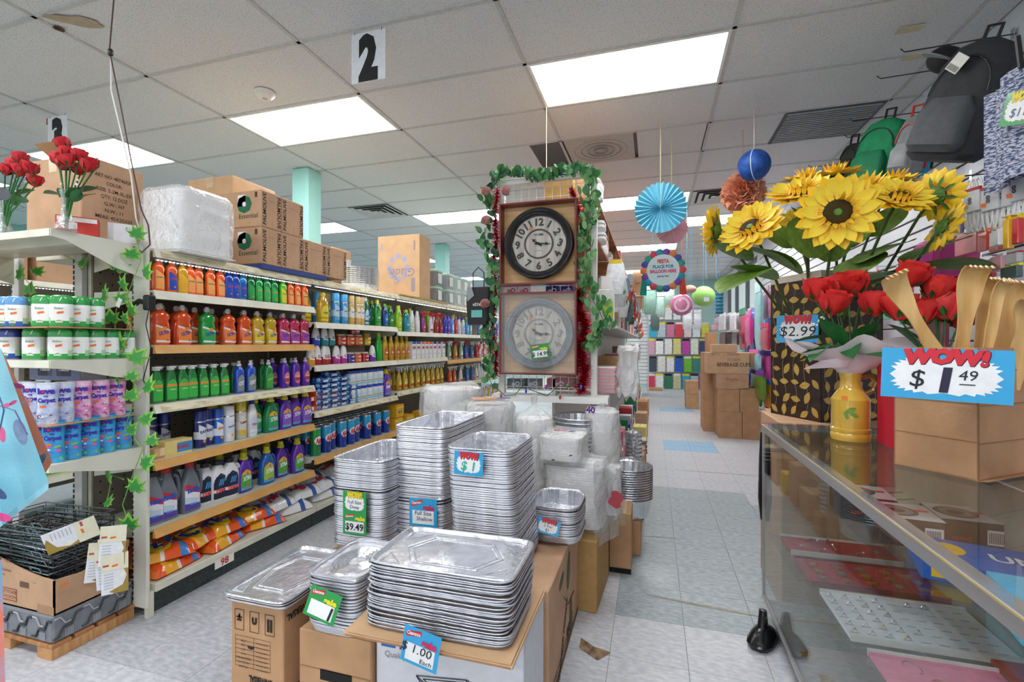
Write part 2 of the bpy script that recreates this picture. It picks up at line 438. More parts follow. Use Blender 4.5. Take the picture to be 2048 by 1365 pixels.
# far slat panel
for k in range(22):
    m = M(); m.box(-1.1, .95, -.016, 0, 0, .093, mat('e9eef0', rough=.4), .003); part('slat', m, wf, loc=(.4, FY, .1 + k * .105))
m = M(); m.box(-.7, 1.35, FY - .004, FY, .1, 2.4, GR); part('groove_backing', m, wf)
m = M(); m.box(-.015, 0, -4.2, FY, 0, .1, mat('6f7376')); b = struct('baseboard_left', m); b.location = (WL + .015, 0, 0)
# ---------------------------------------------------------------- columns
for n, (u, v, lab) in enumerate(((600, 336, 'pale green square column behind the carton stack, nearer one'), (880, 488, 'pale green square column beyond the storage boxes, farther one'))):
    p = at(u, v, z=CZ); t = thing('column', lab, 'column', (p.x, p.y + .1, 0), 0, 'green columns')
    m = M(); m.box(-.1, .1, -.1, .1, 0, CZ, mat('a3ded6', rough=.55, var=.02), .006); part('shaft', m, t)
    m = M(); m.box(-.11, .11, -.11, .11, 0, .12, mat('6f7376')); part('base_trim', m, t)
# ================================================================ bottles, cans, boxes: builders (front faces -Y, base at z = 0)
class Shape:
    def __init__(s, prof, ex=2.0): s.p = [(q[0], q[1], q[2] if len(q) > 2 else q[1]) for q in prof]; s.ex = ex
    def r(s, z):
        p = s.p
        if z <= p[0][0]: return p[0][1:]
        for a, b in zip(p, p[1:]):
            if z <= b[0]:
                t = (z - a[0]) / max(b[0] - a[0], 1e-6)
                return a[1] + (b[1] - a[1]) * t, a[2] + (b[2] - a[2]) * t
        return p[-1][1:]
    def on(s, x, z, off=0.0008):
        rx, ry = s.r(z)
        q = max(-.985, min(.985, x / rx))
        return (q * rx, -ry * (1 - abs(q) ** s.ex) ** (1 / s.ex) - off, z)
    def body(s, mt, n=16): return M().lathe(s.p, mt, n, ex=s.ex)
def label_mesh(sh, w, z0, z1, col, kind='rect', bands=(), nu=8, nv=8, off=.0008, x0=0.0, rough=.4):
    base = mat(col, rough=rough, var=0)
    bm = [(a, b, mat(c, rough=rough, var=0)) for a, b, c in bands]
    def mt(u, v):
        for a, b, c in bm:
            if a <= v <= b: return c
        return base
    def fn(u, v):
        k = 1.0; zz = z0 + (z1 - z0) * v
        if kind == 'oval': k = max(0.02, math.sqrt(max(0, 1 - (2 * v - 1) ** 2))) ** .8
        elif kind == 'arch': k = 1 if v < .6 else max(.05, math.sqrt(max(0, 1 - ((v - .6) / .4) ** 2)))
        elif kind == 'slant': zz = z0 + (z1 - z0) * v * (0.72 + .28 * (1 - u))
        return sh.on(x0 + (u * 2 - 1) * w * k, zz, off)
    return M().grid(nu, nv, fn, base, mt)
def letters(sh, items, off=.0016):
    m = M()
    for it in items:
        s, c, h, x, z = it[:5]; kw = it[5] if len(it) > 5 else {}
        put_text(m, s, mat(c, rough=.5, var=0), lambda a, b: sh.on(a, b, off), h, x, z, **kw)
    return m
SPEC = {}
def cached(f):
    def g(*a, **k):
        key = f.__name__ + repr(a) + repr(sorted(k.items()))
        if key not in SPEC: SPEC[key] = f(*a, **k)
        return SPEC[key]
    return g
def sm(m, nm): return m.done(nm, True)
def lab(sh, w, z0, z1, col, kind='rect', bands=(), txt=(), x0=0.0):
    return ('label', label_mesh(sh, w, z0, z1, col, kind, bands, x0=x0).done('label', True), [('lettering', letters(sh, txt).done('lettering'))] if txt else [])
def pushcap(z, mt, r=.012):
    m = M(); m.lathe([(z, r), (z + .012, r), (z + .014, r * .62), (z + .024, r * .6), (z + .025, r * .8), (z + .03, r * .72)], mt, 10); return sm(m, 'cap')
STRS = {}
@cached
def dish_small(c, lc, tc='2f6b3a', txt='', capc='d9dcea', top=0.0):
    sh = Shape([(0, .024, .014), (.006, .028, .018), (.05, .0275, .0175), (.09, .026, .016), (.115, .028, .018), (.132, .024, .016), (.142, .012, .011), (.15, .010, .010)], 2.6)
    t = [(txt, tc, .009, 0, .068, dict(bold=.03, width=.036))] if txt else []
    t += [('- - -', tc, .004, 0, .05), ('o', 'f4a13a', .012, .004, .026, dict(bold=.05))]
    return [('body', sm(sh.body(liquid(c)), 'body'), []), ('cap', pushcap(.15, mat(capc, rough=.3, var=0)), []), lab(sh, .021, .014, .108, lc, 'slant', [(.0, .12, lc), (.5, .56, 'f2e7a0')], t)]
@cached
def dish_big(c, lc, txt='ULTRA', tc='3d3fa8'):
    sh = Shape([(0, .038, .024), (.01, .044, .029), (.07, .044, .029), (.105, .040, .026), (.122, .036, .022), (.135, .043, .027), (.15, .041, .026), (.164, .026, .02), (.172, .012, .012), (.178, .011, .011)], 2.7)
    t = [(txt, tc, .017, 0, .052, dict(bold=.045, slant=.15, width=.052, rot=.25)), (txt, 'ffffff', .017, .0012, .0505, dict(bold=.0, slant=.15, width=.05, rot=.25))][:1]
    t += [('ll l', '333355', .009, .018, .018, dict(bold=.03))]
    m = M()
    m.lathe([(.178, .013), (.188, .013), (.189, .008), (.197, .008), (.198, .011), (.205, .010)], mat('e6e6e6', rough=.3, var=0), 10)
    m.box(-.016, .016, -.005, .005, .189, .196, mat('e6e6e6', rough=.3, var=0), .001)
    lb = lab(sh, .035, .012, .10, lc, 'slant', [(0, .1, 'f1f1f4'), (.86, 1, 'e8e8ea')], t)
    return [('body', sm(sh.body(liquid(c), 18), 'body'), []), ('cap', sm(m, 'cap'), []), lb, ('sticker', M().add([sh.on(x, z, .002) for x, z in ((-.008, .072), (.014, .078), (.014, .092), (-.008, .087))], [(0, 1, 2, 3)], mat('f28a2e', var=0)).done('sticker'), [])]
@cached
def dish_flip(c='157a35', lc='3fbf4d', txt='', tc='f2f2f0'):
    sh = Shape([(0, .026, .018), (.008, .031, .022), (.07, .031, .022), (.11, .027, .019), (.135, .022, .016), (.15, .014, .013), (.16, .0135, .013)], 2.5)
    m = M(); m.lathe([(.16, .017), (.178, .017), (.179, .015)], mat('e4e6e8', rough=.3, var=0), 12); m.box(-.018, .018, -.02, -.012, .17, .178, mat('e4e6e8', rough=.3, var=0), .002)
    return [('body', sm(sh.body(liquid(c)), 'body'), []), ('cap', sm(m, 'cap'), []), lab(sh, .025, .012, .115, lc, 'arch', [(.62, .74, 'f0943e')], [('a', 'ffffff', .01, -.004, .06), ('~~~~', tc, .01, 0, .058, dict(bold=.04, width=.03)), ('- --', '2b5d33', .005, 0, .035)])]
@cached
def oxy(c='1c4fc8', lc='8b9498', txt='OXY', tc='f5f5f5'):
    sh = Shape([(0, .026, .018), (.008, .031, .022), (.09, .031, .022), (.13, .030, .022), (.148, .018, .016), (.156, .011, .011), (.16, .011, .011)], 2.6)
    return [('body', sm(sh.body(liquid(c)), 'body'), []), ('cap', pushcap(.16, mat('dfe3ea', rough=.3, var=0), .013), []), lab(sh, .025, .012, .11, lc, 'arch', [(.7, .8, 'd8763e')], [(txt, tc, .022, 0, .048, dict(bold=.05, slant=.15, width=.042, rot=.2))])]
@cached
def purple_oval(c='5a1fb0', lc='e08a86'):
    sh = Shape([(0, .028, .02), (.008, .034, .026), (.09, .033, .025), (.145, .028, .022), (.16, .016, .014), (.166, .013, .013)], 2.4)
    return [('body', sm(sh.body(plastic(c)), 'body'), []), ('cap', pushcap(.166, mat('c9c6e8', rough=.3, var=0), .014), []), lab(sh, .025, .02, .105, lc, 'oval', [(.3, .5, 'b23a6a')], [('~o~', 'ffffff', .014, 0, .065, dict(bold=.03, width=.035))])]
def jug_handle(x0, z0, z1, r, mt, out=.035):
    m = M(); pts = []
    for k in range(9):
        a = -pi / 2 + pi * k / 8
        pts.append((x0 + out * cos(a) ** .7 if cos(a) > 0 else x0, 0, (z0 + z1) / 2 + (z1 - z0) / 2 * sin(a)))
    m.tube(pts, r, mt, 8); return sm(m, 'handle')
@cached
def jug(c='5a22a8', capc='e9d526', txt='XTRA', sub='8a5fd0', h=.235):
    k = h / .235
    sh = Shape([(0, .050 * k, .026 * k), (.008 * k, .056 * k, .031 * k), (.10 * k, .055 * k, .030 * k), (.145 * k, .045 * k, .028 * k), (.175 * k, .03 * k, .024 * k), (.19 * k, .018 * k, .018 * k), (.195 * k, .018 * k, .018 * k)], 2.8)
    pm = plastic(c)
    m = M(); m.lathe([(.193 * k, .023 * k), (.205 * k, .023 * k), (.206 * k, .019 * k), (.233 * k, .017 * k), (.235 * k, .014 * k)], mat(capc, rough=.4, var=0), 16)
    t = [(txt, 'ffffff', .024 * k, -.002, .072 * k, dict(bold=.05, slant=.1, width=.062 * k, rot=.12)), ('z', '3a6fc0', .018 * k, 0, .108 * k, dict(bold=.05)), ('o o', 'e04a8a', .016 * k, 0, .025 * k, dict(bold=.06)), ('- -', 'ffffff', .01 * k, .0, .05 * k)]
    lb = lab(sh, .038 * k, .015 * k, .135 * k, sub, 'arch', [(.72, .95, 'f2b31c'), (0, .12, '49b8d8')], t, -.006)
    return [('body', sm(sh.body(pm, 18), 'body'), []), ('handle', jug_handle(.034 * k, .075 * k, .175 * k, .0085 * k, pm, .03 * k), []), ('cap', sm(m, 'cap'), []), lb]
@cached
def drain_jug(c='eef0f4', capc='2b2c30', lc='1f2a4a', txt='Drano', tc='e03030', grey=False):
    sh = Shape([(0, .044, .026), (.008, .05, .031), (.14, .050, .031), (.165, .040, .028), (.19, .024, .02), (.2, .017, .017)] if not grey else [(0, .05, .028), (.008, .055, .033), (.13, .053, .032), (.18, .035, .026), (.225, .02, .02), (.235, .016, .016)], 3.0)
    z = sh.p[-1][0]; pm = plastic(c)
    m = M(); m.lathe([(z, .02), (z + .022, .02), (z + .024, .016)], mat(capc, rough=.4, var=0), 14)
    if grey: t = [(txt, '2b55c8', .024, 0, .105, dict(bold=.05, slant=.12, width=.07)), ('ooo', '4aa6e0', .014, -.005, .04, dict(bold=.05)), ('S', 'ffffff', .014, .026, .05, dict(bold=.05))]; bands = [(.78, 1, 'cc2f3a'), (0, .2, '5a47b0'), (.3, .5, 'c7dcf2')]; lc2 = 'eef1f6'
    else: t = [(txt, tc, .022, 0, .05, dict(bold=.06, slant=.1, width=.066, rot=.1)), ('///', '4aa6e0', .03, 0, .09, dict(bold=.05)), ('- -', 'f0d040', .01, 0, .14)]; bands = [(.2, .42, 'e9ecf0')]; lc2 = lc
    return [('body', sm(sh.body(pm, 18), 'body'), []), ('handle', jug_handle(.036, .07, z - .02, .009, pm, .03), []), ('cap', sm(m, 'cap'), []), lab(sh, .04, .015, .155, lc2, 'arch' if not grey else 'slant', bands, t, -.004)]
@cached
def spray_can(c, capc, lc, txt='', tc='ffffff', h=.19, r=.026):
    sh = Shape([(0, r), (h * .72, r), (h * .74, r * .9)], 2)
    m = M(); m.lathe([(h * .74, r * .97), (h * .97, r * .93), (h, r * .85)], mat(capc, rough=.3, var=.02, coat=.4), 16)
    body = M(); body.lathe([(0, r * .94), (.004, r), (h * .25, r), (h * .45, r), (h * .7, r), (h * .74, r * .9)], mat(c, rough=.25, coat=.5, var=0), 16, mts=[WIRE, mat(c, rough=.25, coat=.5, var=0), mat(lc, rough=.3, coat=.4, var=0), mat(c, rough=.25, coat=.5, var=0), WIRE])
    sp = [('body', sm(body, 'body'), []), ('cap', sm(m, 'cap'), [])]
    if txt: sp.append(lab(sh, r * .8, h * .12, h * .64, lc, 'slant', [(.05, .2, capc)], [(txt, tc, .014, 0, h * .42, dict(bold=.04, width=r * 1.3, rot=.2)), ('o', 'f0b030', .02, .0, h * .16, dict(bold=.08))]))
    return sp
@cached
def ajax_can(c='173f9e', up='2aa0d8', txt='AJAX', h=.20, r=.036):
    sh = Shape([(0, r), (h, r)], 2); cm = mat(c, rough=.3, coat=.4, var=0); um = mat(up, rough=.3, coat=.4, var=0)
    b = M(); b.lathe([(0, r), (.004, r), (h * .55, r), (h * .97, r), (h, r * .96)], cm, 18, mts=[WIRE, cm, um, WIRE])
    l = M(); l.lathe([(h, r * .97), (h + .004, r * .95), (h + .002, r * .8)], mat('c9ccd0', rough=.3, metal=.6), 18, cap0=False)
    o = lab(sh, r * .86, h * .38, h * .72, 'f2f4f8', 'oval', [(.0, .18, '2b50c0')], [(txt, 'd42032', .036, 0, h * .47, dict(bold=.06, slant=.1, width=r * 1.55, rot=.08)), ('- -', 'd8e66a', .012, 0, h * .8, dict(bold=.05)), ('---', 'ffffff', .01, -.008, h * .16)])
    return [('body', sm(b, 'body'), []), ('lid', sm(l, 'lid'), []), o]
@cached
def trigger(c, lc, capc='e9eaec', txt='', tc='c43030', h=.20):
    sh = Shape([(0, .027, .02), (.008, .032, .024), (h * .45, .031, .023), (h * .62, .022, .018), (h * .74, .013, .013), (h * .8, .012, .012)], 2.5)
    mt = mat(capc, rough=.35, var=0)
    m = M(); m.lathe([(h * .8, .014), (h * .86, .014), (h * .88, .010)], mt, 10); m.box(-.011, .011, -.036, .024, h * .88, h * 1.0, mt, .005); m.box(-.006, .006, -.05, -.036, h * .93, h * .98, mt, .002)
    tr = M(); tr.tube([(0, -.022, h * .89), (0, -.034, h * .83), (0, -.03, h * .75)], .005, mt, 6)
    return [('body', sm(sh.body(liquid(c)), 'body'), []), ('nozzle', sm(m, 'nozzle'), []), ('trigger', sm(tr, 'trigger'), []), lab(sh, .026, .012, h * .46, lc, 'arch', [(.1, .35, tc)], [(txt, 'ffffff' if lc != 'ffffff' else tc, .014, 0, h * .25, dict(bold=.04, width=.04))] if txt else [])]
@cached
def cleaner(c, lc, capc='d8e03a', tc='ffffff', h=.22, w=.032):
    sh = Shape([(0, w * .86, w * .6), (.008, w, w * .72), (h * .5, w, w * .72), (h * .68, w * .9, w * .66), (h * .82, w * .55, w * .5), (h * .88, w * .4, w * .4)], 2.4)
    m = M(); m.lathe([(h * .87, w * .46), (h * .98, w * .42), (h, w * .3)], mat(capc, rough=.35, var=0), 12)
    return [('body', sm(sh.body(liquid(c)), 'body'), []), ('cap', sm(m, 'cap'), []), lab(sh, w * .8, .015, h * .58, lc, 'arch', [(.12, .3, c)], [('oo', tc, .02, 0, h * .3, dict(bold=.05, width=w))])]
@cached
def cone(c, tc='ffffff', h=.14):
    sh = Shape([(0, .030, .026), (.01, .034, .03), (h * .4, .033, .029), (h * .75, .026, .023), (h * .93, .018, .016), (h, .006, .006)], 2)
    wm = mat('f0f0f2', rough=.35, var=0)
    b = M(); b.lathe(sh.p, wm, 16, mts=[mat(c, rough=.35, var=0)] * 2 + [wm] * 3)
    return [('body', sm(b, 'body'), []), lab(sh, .027, h * .12, h * .6, 'f4f4f6', 'slant', [(.0, .35, c)], [('Co', c, .022, 0, h * .35, dict(bold=.05, width=.035))])]
@cached
def jar(c, lidc='c9bfae', h=.085, r=.038):
    b = M(); b.lathe([(0, r * .85), (.006, r), (h * .75, r), (h * .85, r * .8)], liquid(c), 16)
    l = M(); l.lathe([(h * .83, r * .86), (h * .98, r * .88), (h, r * .8)], mat(lidc, rough=.2, coat=.5, var=0), 16)
    sh = Shape([(0, r), (h, r)], 2)
    return [('body', sm(b, 'body'), []), ('lid', sm(l, 'lid'), []), lab(sh, r * .7, h * .15, h * .65, 'f0e6dc', 'oval', [(.3, .7, c)])]
@cached
def tub(c='e9f1f6', lidc='2446c0', h=.13, r=.042):
    b = M(); b.lathe([(0, r * .9), (.006, r), (h * .8, r), (h * .85, r * .85)], mat(c, rough=.35, var=0), 16)
    l = M(); l.lathe([(h * .83, r * .95), (h * .98, r * .95), (h, r * .88)], mat(lidc, rough=.3, var=0, coat=.3), 16)
    sh = Shape([(0, r), (h, r)], 2)
    return [('body', sm(b, 'body'), []), ('lid', sm(l, 'lid'), []), lab(sh, r * .8, h * .08, h * .6, 'cfe6f2', 'rect', [(.4, .46, 'c9a24a'), (.1, .3, '6fc0dc')])]
@cached
def carton(w, d, h, c, faces=(), bands=()):
    """small printed carton: faces are (text, colour, height, x, z, options) on its front"""
    b = M(); b.box(-w / 2, w / 2, -d / 2, d / 2, 0, h, paper(c), .0015)
    sp = [('box', b.done('box'), [])]
    pl = M()
    for (a0, a1, b0, b1, cc) in bands: pl.quad((a0, -d / 2 - .0006, b0), (a1, -d / 2 - .0006, b0), (a1, -d / 2 - .0006, b1), (a0, -d / 2 - .0006, b1), paper(cc))
    if bands: sp.append(('print_panel', pl.done('print_panel'), []))
    tx = M()
    for it in faces: put_text(tx, it[0], ink(it[1]), lambda a, q: (a, -d / 2 - .0014, q), it[2], it[3], it[4], **(it[5] if len(it) > 5 else {}))
    if faces: sp.append(('lettering', tx.done('lettering'), []))
    return sp
@cached
def refill(c, cap, lc='f2f4f2', h=.125):
    """oval air freshener can with slanted grip cap"""
    sh = Shape([(0, .044, .026), (.004, .047, .028), (h * .7, .047, .028)], 2.5)
    gm = mat(c, rough=.3, coat=.4, var=0); wm = mat(lc, rough=.3, coat=.4, var=0)
    b = M(); b.lathe([(0, .044, .026), (.004, .047, .028), (h * .12, .047, .028), (h * .3, .047, .028), (h * .7, .047, .028), (h * .73, .045, .026)], wm, 18, ex=2.5, mts=[WIRE, gm, mat('a9d8a8' if c[0] == '2' or c[0] == '3' else 'a9c4ea', rough=.3, var=0), wm, wm])
    cp = M(); cp.lathe([(h * .72, .046, .0275), (h * .85, .047, .028), (h * .95, .043, .026), (h, .032, .02)], mat(cap, rough=.25, coat=.5, var=.05), 18, ex=2.5)
    ns = M(); ns.tube([(.0, -.0275, h * .8), (.006, -.026, h * .9), (.012, -.018, h * .99)], .0025, mat('eaf4ea', rough=.3, var=0), 5)
    l = lab(sh, .036, h * .05, h * .62, lc, 'rect', [(0, .3, c), (.3, .42, lc)], [('Radiant', '3a4a44', .012, -.005, h * .55, dict(slant=.2, width=.035)), ('o', '4a9a4a' if c[0] in '23' else '3a5ac0', .038, -.002, h * .06, dict(bold=.03)), ('ooo', 'f6f6f0', .012, -.002, h * .14, dict(bold=.06))])
    st = M().add([sh.on(x, z, .0022) for x, z in ((-.010, h * .4), (.016, h * .43), (.016, h * .5), (-.010, h * .47))], [(0, 1, 2, 3)], mat('f0772a', var=0)).done('price_sticker')
    return [('body', sm(b, 'body'), []), ('cap', sm(cp, 'cap'), [('nozzle', ns.done('nozzle'))]), l, ('price_sticker', st, [])]
@cached
def powder(c, kind='pink'):
    """tall waisted shaker bottle printed LOVE MY CARPET"""
    h = .205 if kind != 'blue' else .20
    sh = Shape([(0, .038, .024), (.006, .042, .027), (h * .3, .041, .026), (h * .55, .037, .024), (h * .85, .042, .027), (h * .97, .043, .028), (h, .041, .026)], 3.2)
    b = sh.body(mat(c, rough=.3, coat=.5, c2='f4d6ea' if kind == 'pink' else 'dfe4f4' if kind == 'grey' else '3fb2e6', var=0, scale=26), 20)
    r = M(); r.lathe([(h, .041, .027), (h + .004, .043, .028), (h + .006, .038, .024)], mat('f0c9e2' if kind == 'pink' else 'dfe3ee' if kind == 'grey' else '2f8fd0', rough=.3, var=0), 20, ex=3.2)
    t = [('love', '3b2fae', .026, 0, h * .77, dict(bold=.07, width=.066)), ('my', '3b2fae', .010, .0, h * .69, dict(bold=.04)), ('Carpet', '3b2fae', .021, 0, h * .56, dict(bold=.05, width=.066))]
    hp = [(-.0115 + .008 * 16 * sin(a) ** 3 / 16, h * .815 + .0065 * (13 * cos(a) - 5 * cos(2 * a) - 2 * cos(3 * a) - cos(4 * a)) / 13) for a in [2 * pi * k / 16 for k in range(16)]]
    hm = M().add([sh.on(x, z, .0024) for x, z in hp], [tuple(range(16))[::-1]], mat('e0243c', var=0)).done('heart')
    low = {'pink': 'c94f9a', 'grey': '8f9fc4', 'blue': '7cc04a'}[kind]
    pt = M()
    for k in range(9):
        x = random.uniform(-.028, .028); z = random.uniform(h * .1, h * .42); q = random.uniform(.006, .011)
        pt.add([sh.on(x + q * cos(a), z + q * .7 * sin(a), .0013 + .0003 * k) for a in [2 * pi * j / 8 for j in range(8)]], [tuple(range(8))], mat({'pink': ['f6e3ee', 'e37fb4', 'd2408c'], 'grey': ['eef0f8', '8a5a6a', 'c8d0e8'], 'blue': ['f4f6f6', '8bc45a', 'e060b0']}[kind][k % 3], var=0))
    pt.add([sh.on(x, z, .0042) for x, z in ((-.036, h * .08), (.036, h * .08), (.036, h * .14), (-.036, h * .14))], [(0, 1, 2, 3)], mat(low, var=0))
    st = M().add([sh.on(x, z, .0046) for x, z in ((-.022, h * .43), (.0, h * .43), (.0, h * .48), (-.022, h * .48))], [(0, 1, 2, 3)], mat('f0772a', var=0)).done('price_sticker')
    return [('body', sm(b, 'body'), []), ('lid', sm(r, 'lid'), []), ('lettering', letters(sh, t, .002).done('lettering'), []), ('heart', hm, []), ('picture', pt.done('picture'), []), ('price_sticker', st, [])]
def bag_mesh(c, w=.30, d=.20, h=.07, bands=(), seed=0, nu=16, nv=10):
    """soft flat bag lying on its back, long side along x, crimped ends"""
    rnd = random.Random(seed); ph = [rnd.uniform(0, 6) for _ in range(6)]
    base = mat(c, rough=.22, coat=.5, var=.03, bump=.35, bscale=22); bm = [(a, b, mat(k, rough=.22, coat=.5, var=0, bump=.35, bscale=22)) for a, b, k in bands]
    def mtf(u, v):
        for a, b, k in bm:
            if a <= u <= b: return k
        return base
    def P(u, v, top):
        x = (u - .5) * w; e = (1 - abs(2 * u - 1) ** 4); f = (1 - abs(2 * v - 1) ** 3)
        y = (v - .5) * d * (1 - .08 * (1 - e))
        n = .012 * sin(ph[0] + 9 * u + 3 * v) * sin(ph[1] + 7 * v) + .006 * sin(ph[2] + 21 * u) * cos(ph[3] + 17 * v)
        z = h * (e * f) ** .55 + n * (e * f) if top else 0
        return (x, y, max(z, 0.0) + .002 * (1 if top else 0))
    m = M(); m.grid(nu, nv, lambda u, v: P(u, v, True), base, mtf); m.grid(6, 4, lambda u, v: P(1 - u, v, False), base)
    return m, (lambda a, b: Vector(P(a / w + .5, b / d + .5, True)) + Vector((0, 0, .0025)))
@cached
def bag(kind, seed):
    if kind == 'orange':
        m, f = bag_mesh('ee5a1c', .27, .19, .055, [(.0, .08, 'f07a2a'), (.2, .42, 'f6b21e'), (.42, .52, 'f0e8e0'), (.75, .85, '3a7fd0')], seed)
        t = M(); put_text(t, 'Tide', ink('1f3fa8'), f, .075, -.01, -.03, bold=.07, width=.15)
        t2 = M(); put_text(t2, 'o', ink('f4d81e'), f, .11, -.01, -.055, bold=.1)
    else:
        m, f = bag_mesh('eef0f4', .27, .19, .06, [(.08, .2, 'dfe4ee'), (.62, .74, '3a5fb0'), (.86, .9, '8fa6d0')], seed)
        t = M(); put_text(t, 'Ariel', ink('c4283a'), f, .06, -.03, -.03, bold=.07, width=.14)
        t2 = M(); put_text(t2, '- -', ink('4a66a8'), f, .03, .06, .02, bold=.05)
    return [('bag', sm(m, 'bag'), []), ('logo', t2.done('logo'), []), ('lettering', t.done('lettering'), [])]
# ================================================================ left gondola run
GX = -2.29; GY = [1.66 + 1.12 * k for k in range(6)]
SHL = mat('dcdccb', rough=.4, var=.07, scale=5, coat=.1); PEG = mat('8e8577', rough=.7, var=.05); LIPW = mat('e2e0cf', rough=.45, var=.08, scale=9); LIPO = mat('d9a45c', rough=.5, var=.08, scale=9)
SZ = [{'top': 1.755, 'A': 1.555, 'B': 1.292, 'C': 1.005, 'D': .732, 'E': .408, 'base': .15},
      {'top': 1.755, 'A': 1.450, 'B': 1.142, 'C': .815, 'D': .485, 'base': .15},
      {'top': 1.755, 'A': 1.412, 'B': 1.142, 'C': .845, 'D': .47, 'base': .15},
      {'top': 1.755, 'A': 1.412, 'B': 1.100, 'C': .80, 'D': .45, 'base': .15},
      {'top': 1.755, 'A': 1.412, 'B': 1.100, 'C': .80, 'D': .45, 'base': .15}]
LIPC = {(0, 'B'): LIPO, (0, 'D'): LIPO, (0, 'E'): LIPO, (1, 'D'): LIPO, (3, 'B'): LIPO}
SNAME = {'top': 'top shelf', 'A': 'second shelf', 'B': 'third shelf', 'C': 'fourth shelf', 'D': 'fifth shelf', 'E': 'sixth shelf', 'base': 'bottom deck'}
BAYN = ['nearest bay', 'second bay', 'third bay', 'fourth bay', 'fifth bay']
DEP = .40
def shelf_me(mt, L=1.115, dep=DEP, lip=.042):
    m = M(); m.box(-dep, 0, 0.002, L - .002, -.012, 0, SHL, .001)
    m.add([(0, 0.002, 0), (0, L - .002, 0), (.006, L - .002, 0), (.006, .002, 0), (.022, .002, -lip), (.022, L - .002, -lip), (0, .002, -lip), (0, L - .002, -lip)],
          [(0, 3, 2, 1), (3, 4, 5, 2), (4, 6, 7, 5), (6, 0, 1, 7), (0, 6, 4, 3), (1, 2, 5, 7)], mt)
    return m.done('shelf')
SHM = {id(x): shelf_me(x) for x in (LIPW, LIPO)}
br = M(); br.prism([(-DEP, -.012), (-.02, -.012), (-.03, -.035), (-DEP, -.10)], -.0015, .0015, SHL, 'y')
brm = br.done('bracket')
lt = M(); lt.add([(.0100, .03, -.010), (.0100, 1.09, -.010), (.0225, 1.09, -.036), (.0225, .03, -.036)], [(0, 1, 2, 3)], mat('ebe5c4', rough=.5, c2='c9b98c', var=0, scale=14, stretch=(1, 1.0, 4), thr=(.45, .6)))
tagm = lt.done('price_strip')
upm = M(); upm.box(-.025, .025, -.014, .014, 0, 1.78, SHL, .002)
for k in range(58): upm.box(.024, .0265, -.006, -.002, .1 + k * .029, .112 + k * .029, BLACKP)
upm = upm.done('upright')
pk = M(); pk.box(-.006, .006, 0, 1.12, .12, 1.755, PEG)
HOLE = mat('2d2a26', rough=.9, var=0)
for i in range(20):
    for j in range(27): pk.quad((.0065, .03 + i * .056, .2 + j * .056), (.0065, .038 + i * .056, .2 + j * .056), (.0065, .038 + i * .056, .208 + j * .056), (.0065, .03 + i * .056, .208 + j * .056), HOLE)
pkm = pk.done('pegboard')
ledm = M(); ledm.box(-.004, .004, .02, 1.1, -.0045, 0, mat('e8e8ea', rough=.4))
LED = mat('f4f6ff', var=0, emit=30)
for k in range(54): ledm.box(-.0022, .0022, .03 + k * .02, .036 + k * .02, -.0065, -.0045, LED)
ledm = ledm.done('light_strip')
for b in range(5):
    t = thing('shelf_unit', 'beige metal shelf unit along the left aisle, %s' % BAYN[b], 'shelf', (GX, GY[b], 0), 0, 'beige shelf bays along the left aisle')
    part('pegboard', pkm, t, loc=(-DEP - .012, 0, 0))
    part('upright', upm, t, loc=(-DEP - .045, .016, 0))
    if b == 4: part('upright', upm, t, loc=(-DEP - .045, 1.104, 0))
    m = M(); m.box(-DEP - .01, .02, .002, 1.118, .11, .15, LIPW, .003); part('base_deck', m, t)
    m = M(); m.box(-.03, -.02, .002, 1.118, 0, .11, mat('26302f', rough=.35, c2='3a4644', var=0, scale=60)); part('kick_plate', m, t)
    for s, z in SZ[b].items():
        if s == 'base': continue
        sh = part('shelf', SHM[id(LIPC.get((b, s), LIPW))], t, loc=(0 if s != 'top' else .0, 0, z))
        part('bracket', brm, sh, loc=(0, .004, 0)); part('bracket', brm, sh, loc=(0, 1.116, 0))
        if s in ('top', 'C'): part('price_strip', tagm, sh)
    part('light_strip', ledm, t, label='lit white LED strip', loc=(-.01, 0, 1.755 - .046))
# wide end upright, nearest corner
t = thing('end_upright', 'tall beige slotted end post where the ivy vine climbs', 'post', (GX + .01, GY[0] - .03, 0))
m = M(); m.box(-.085, 0.005, -.008, .008, .05, 1.78, mat('e0dfd2', rough=.4, var=.05, scale=5), .002); part('face', m, t)
m = M()
for k in range(66): m.box(-.0855, -.079, -.0095, -.007, .08 + k * .0255, .096 + k * .0255, BLACKP)
part('slots', m, t)
m = M(); m.box(-.02, .0, 0, .03, 0, .12, SHL); part('foot', m, t)
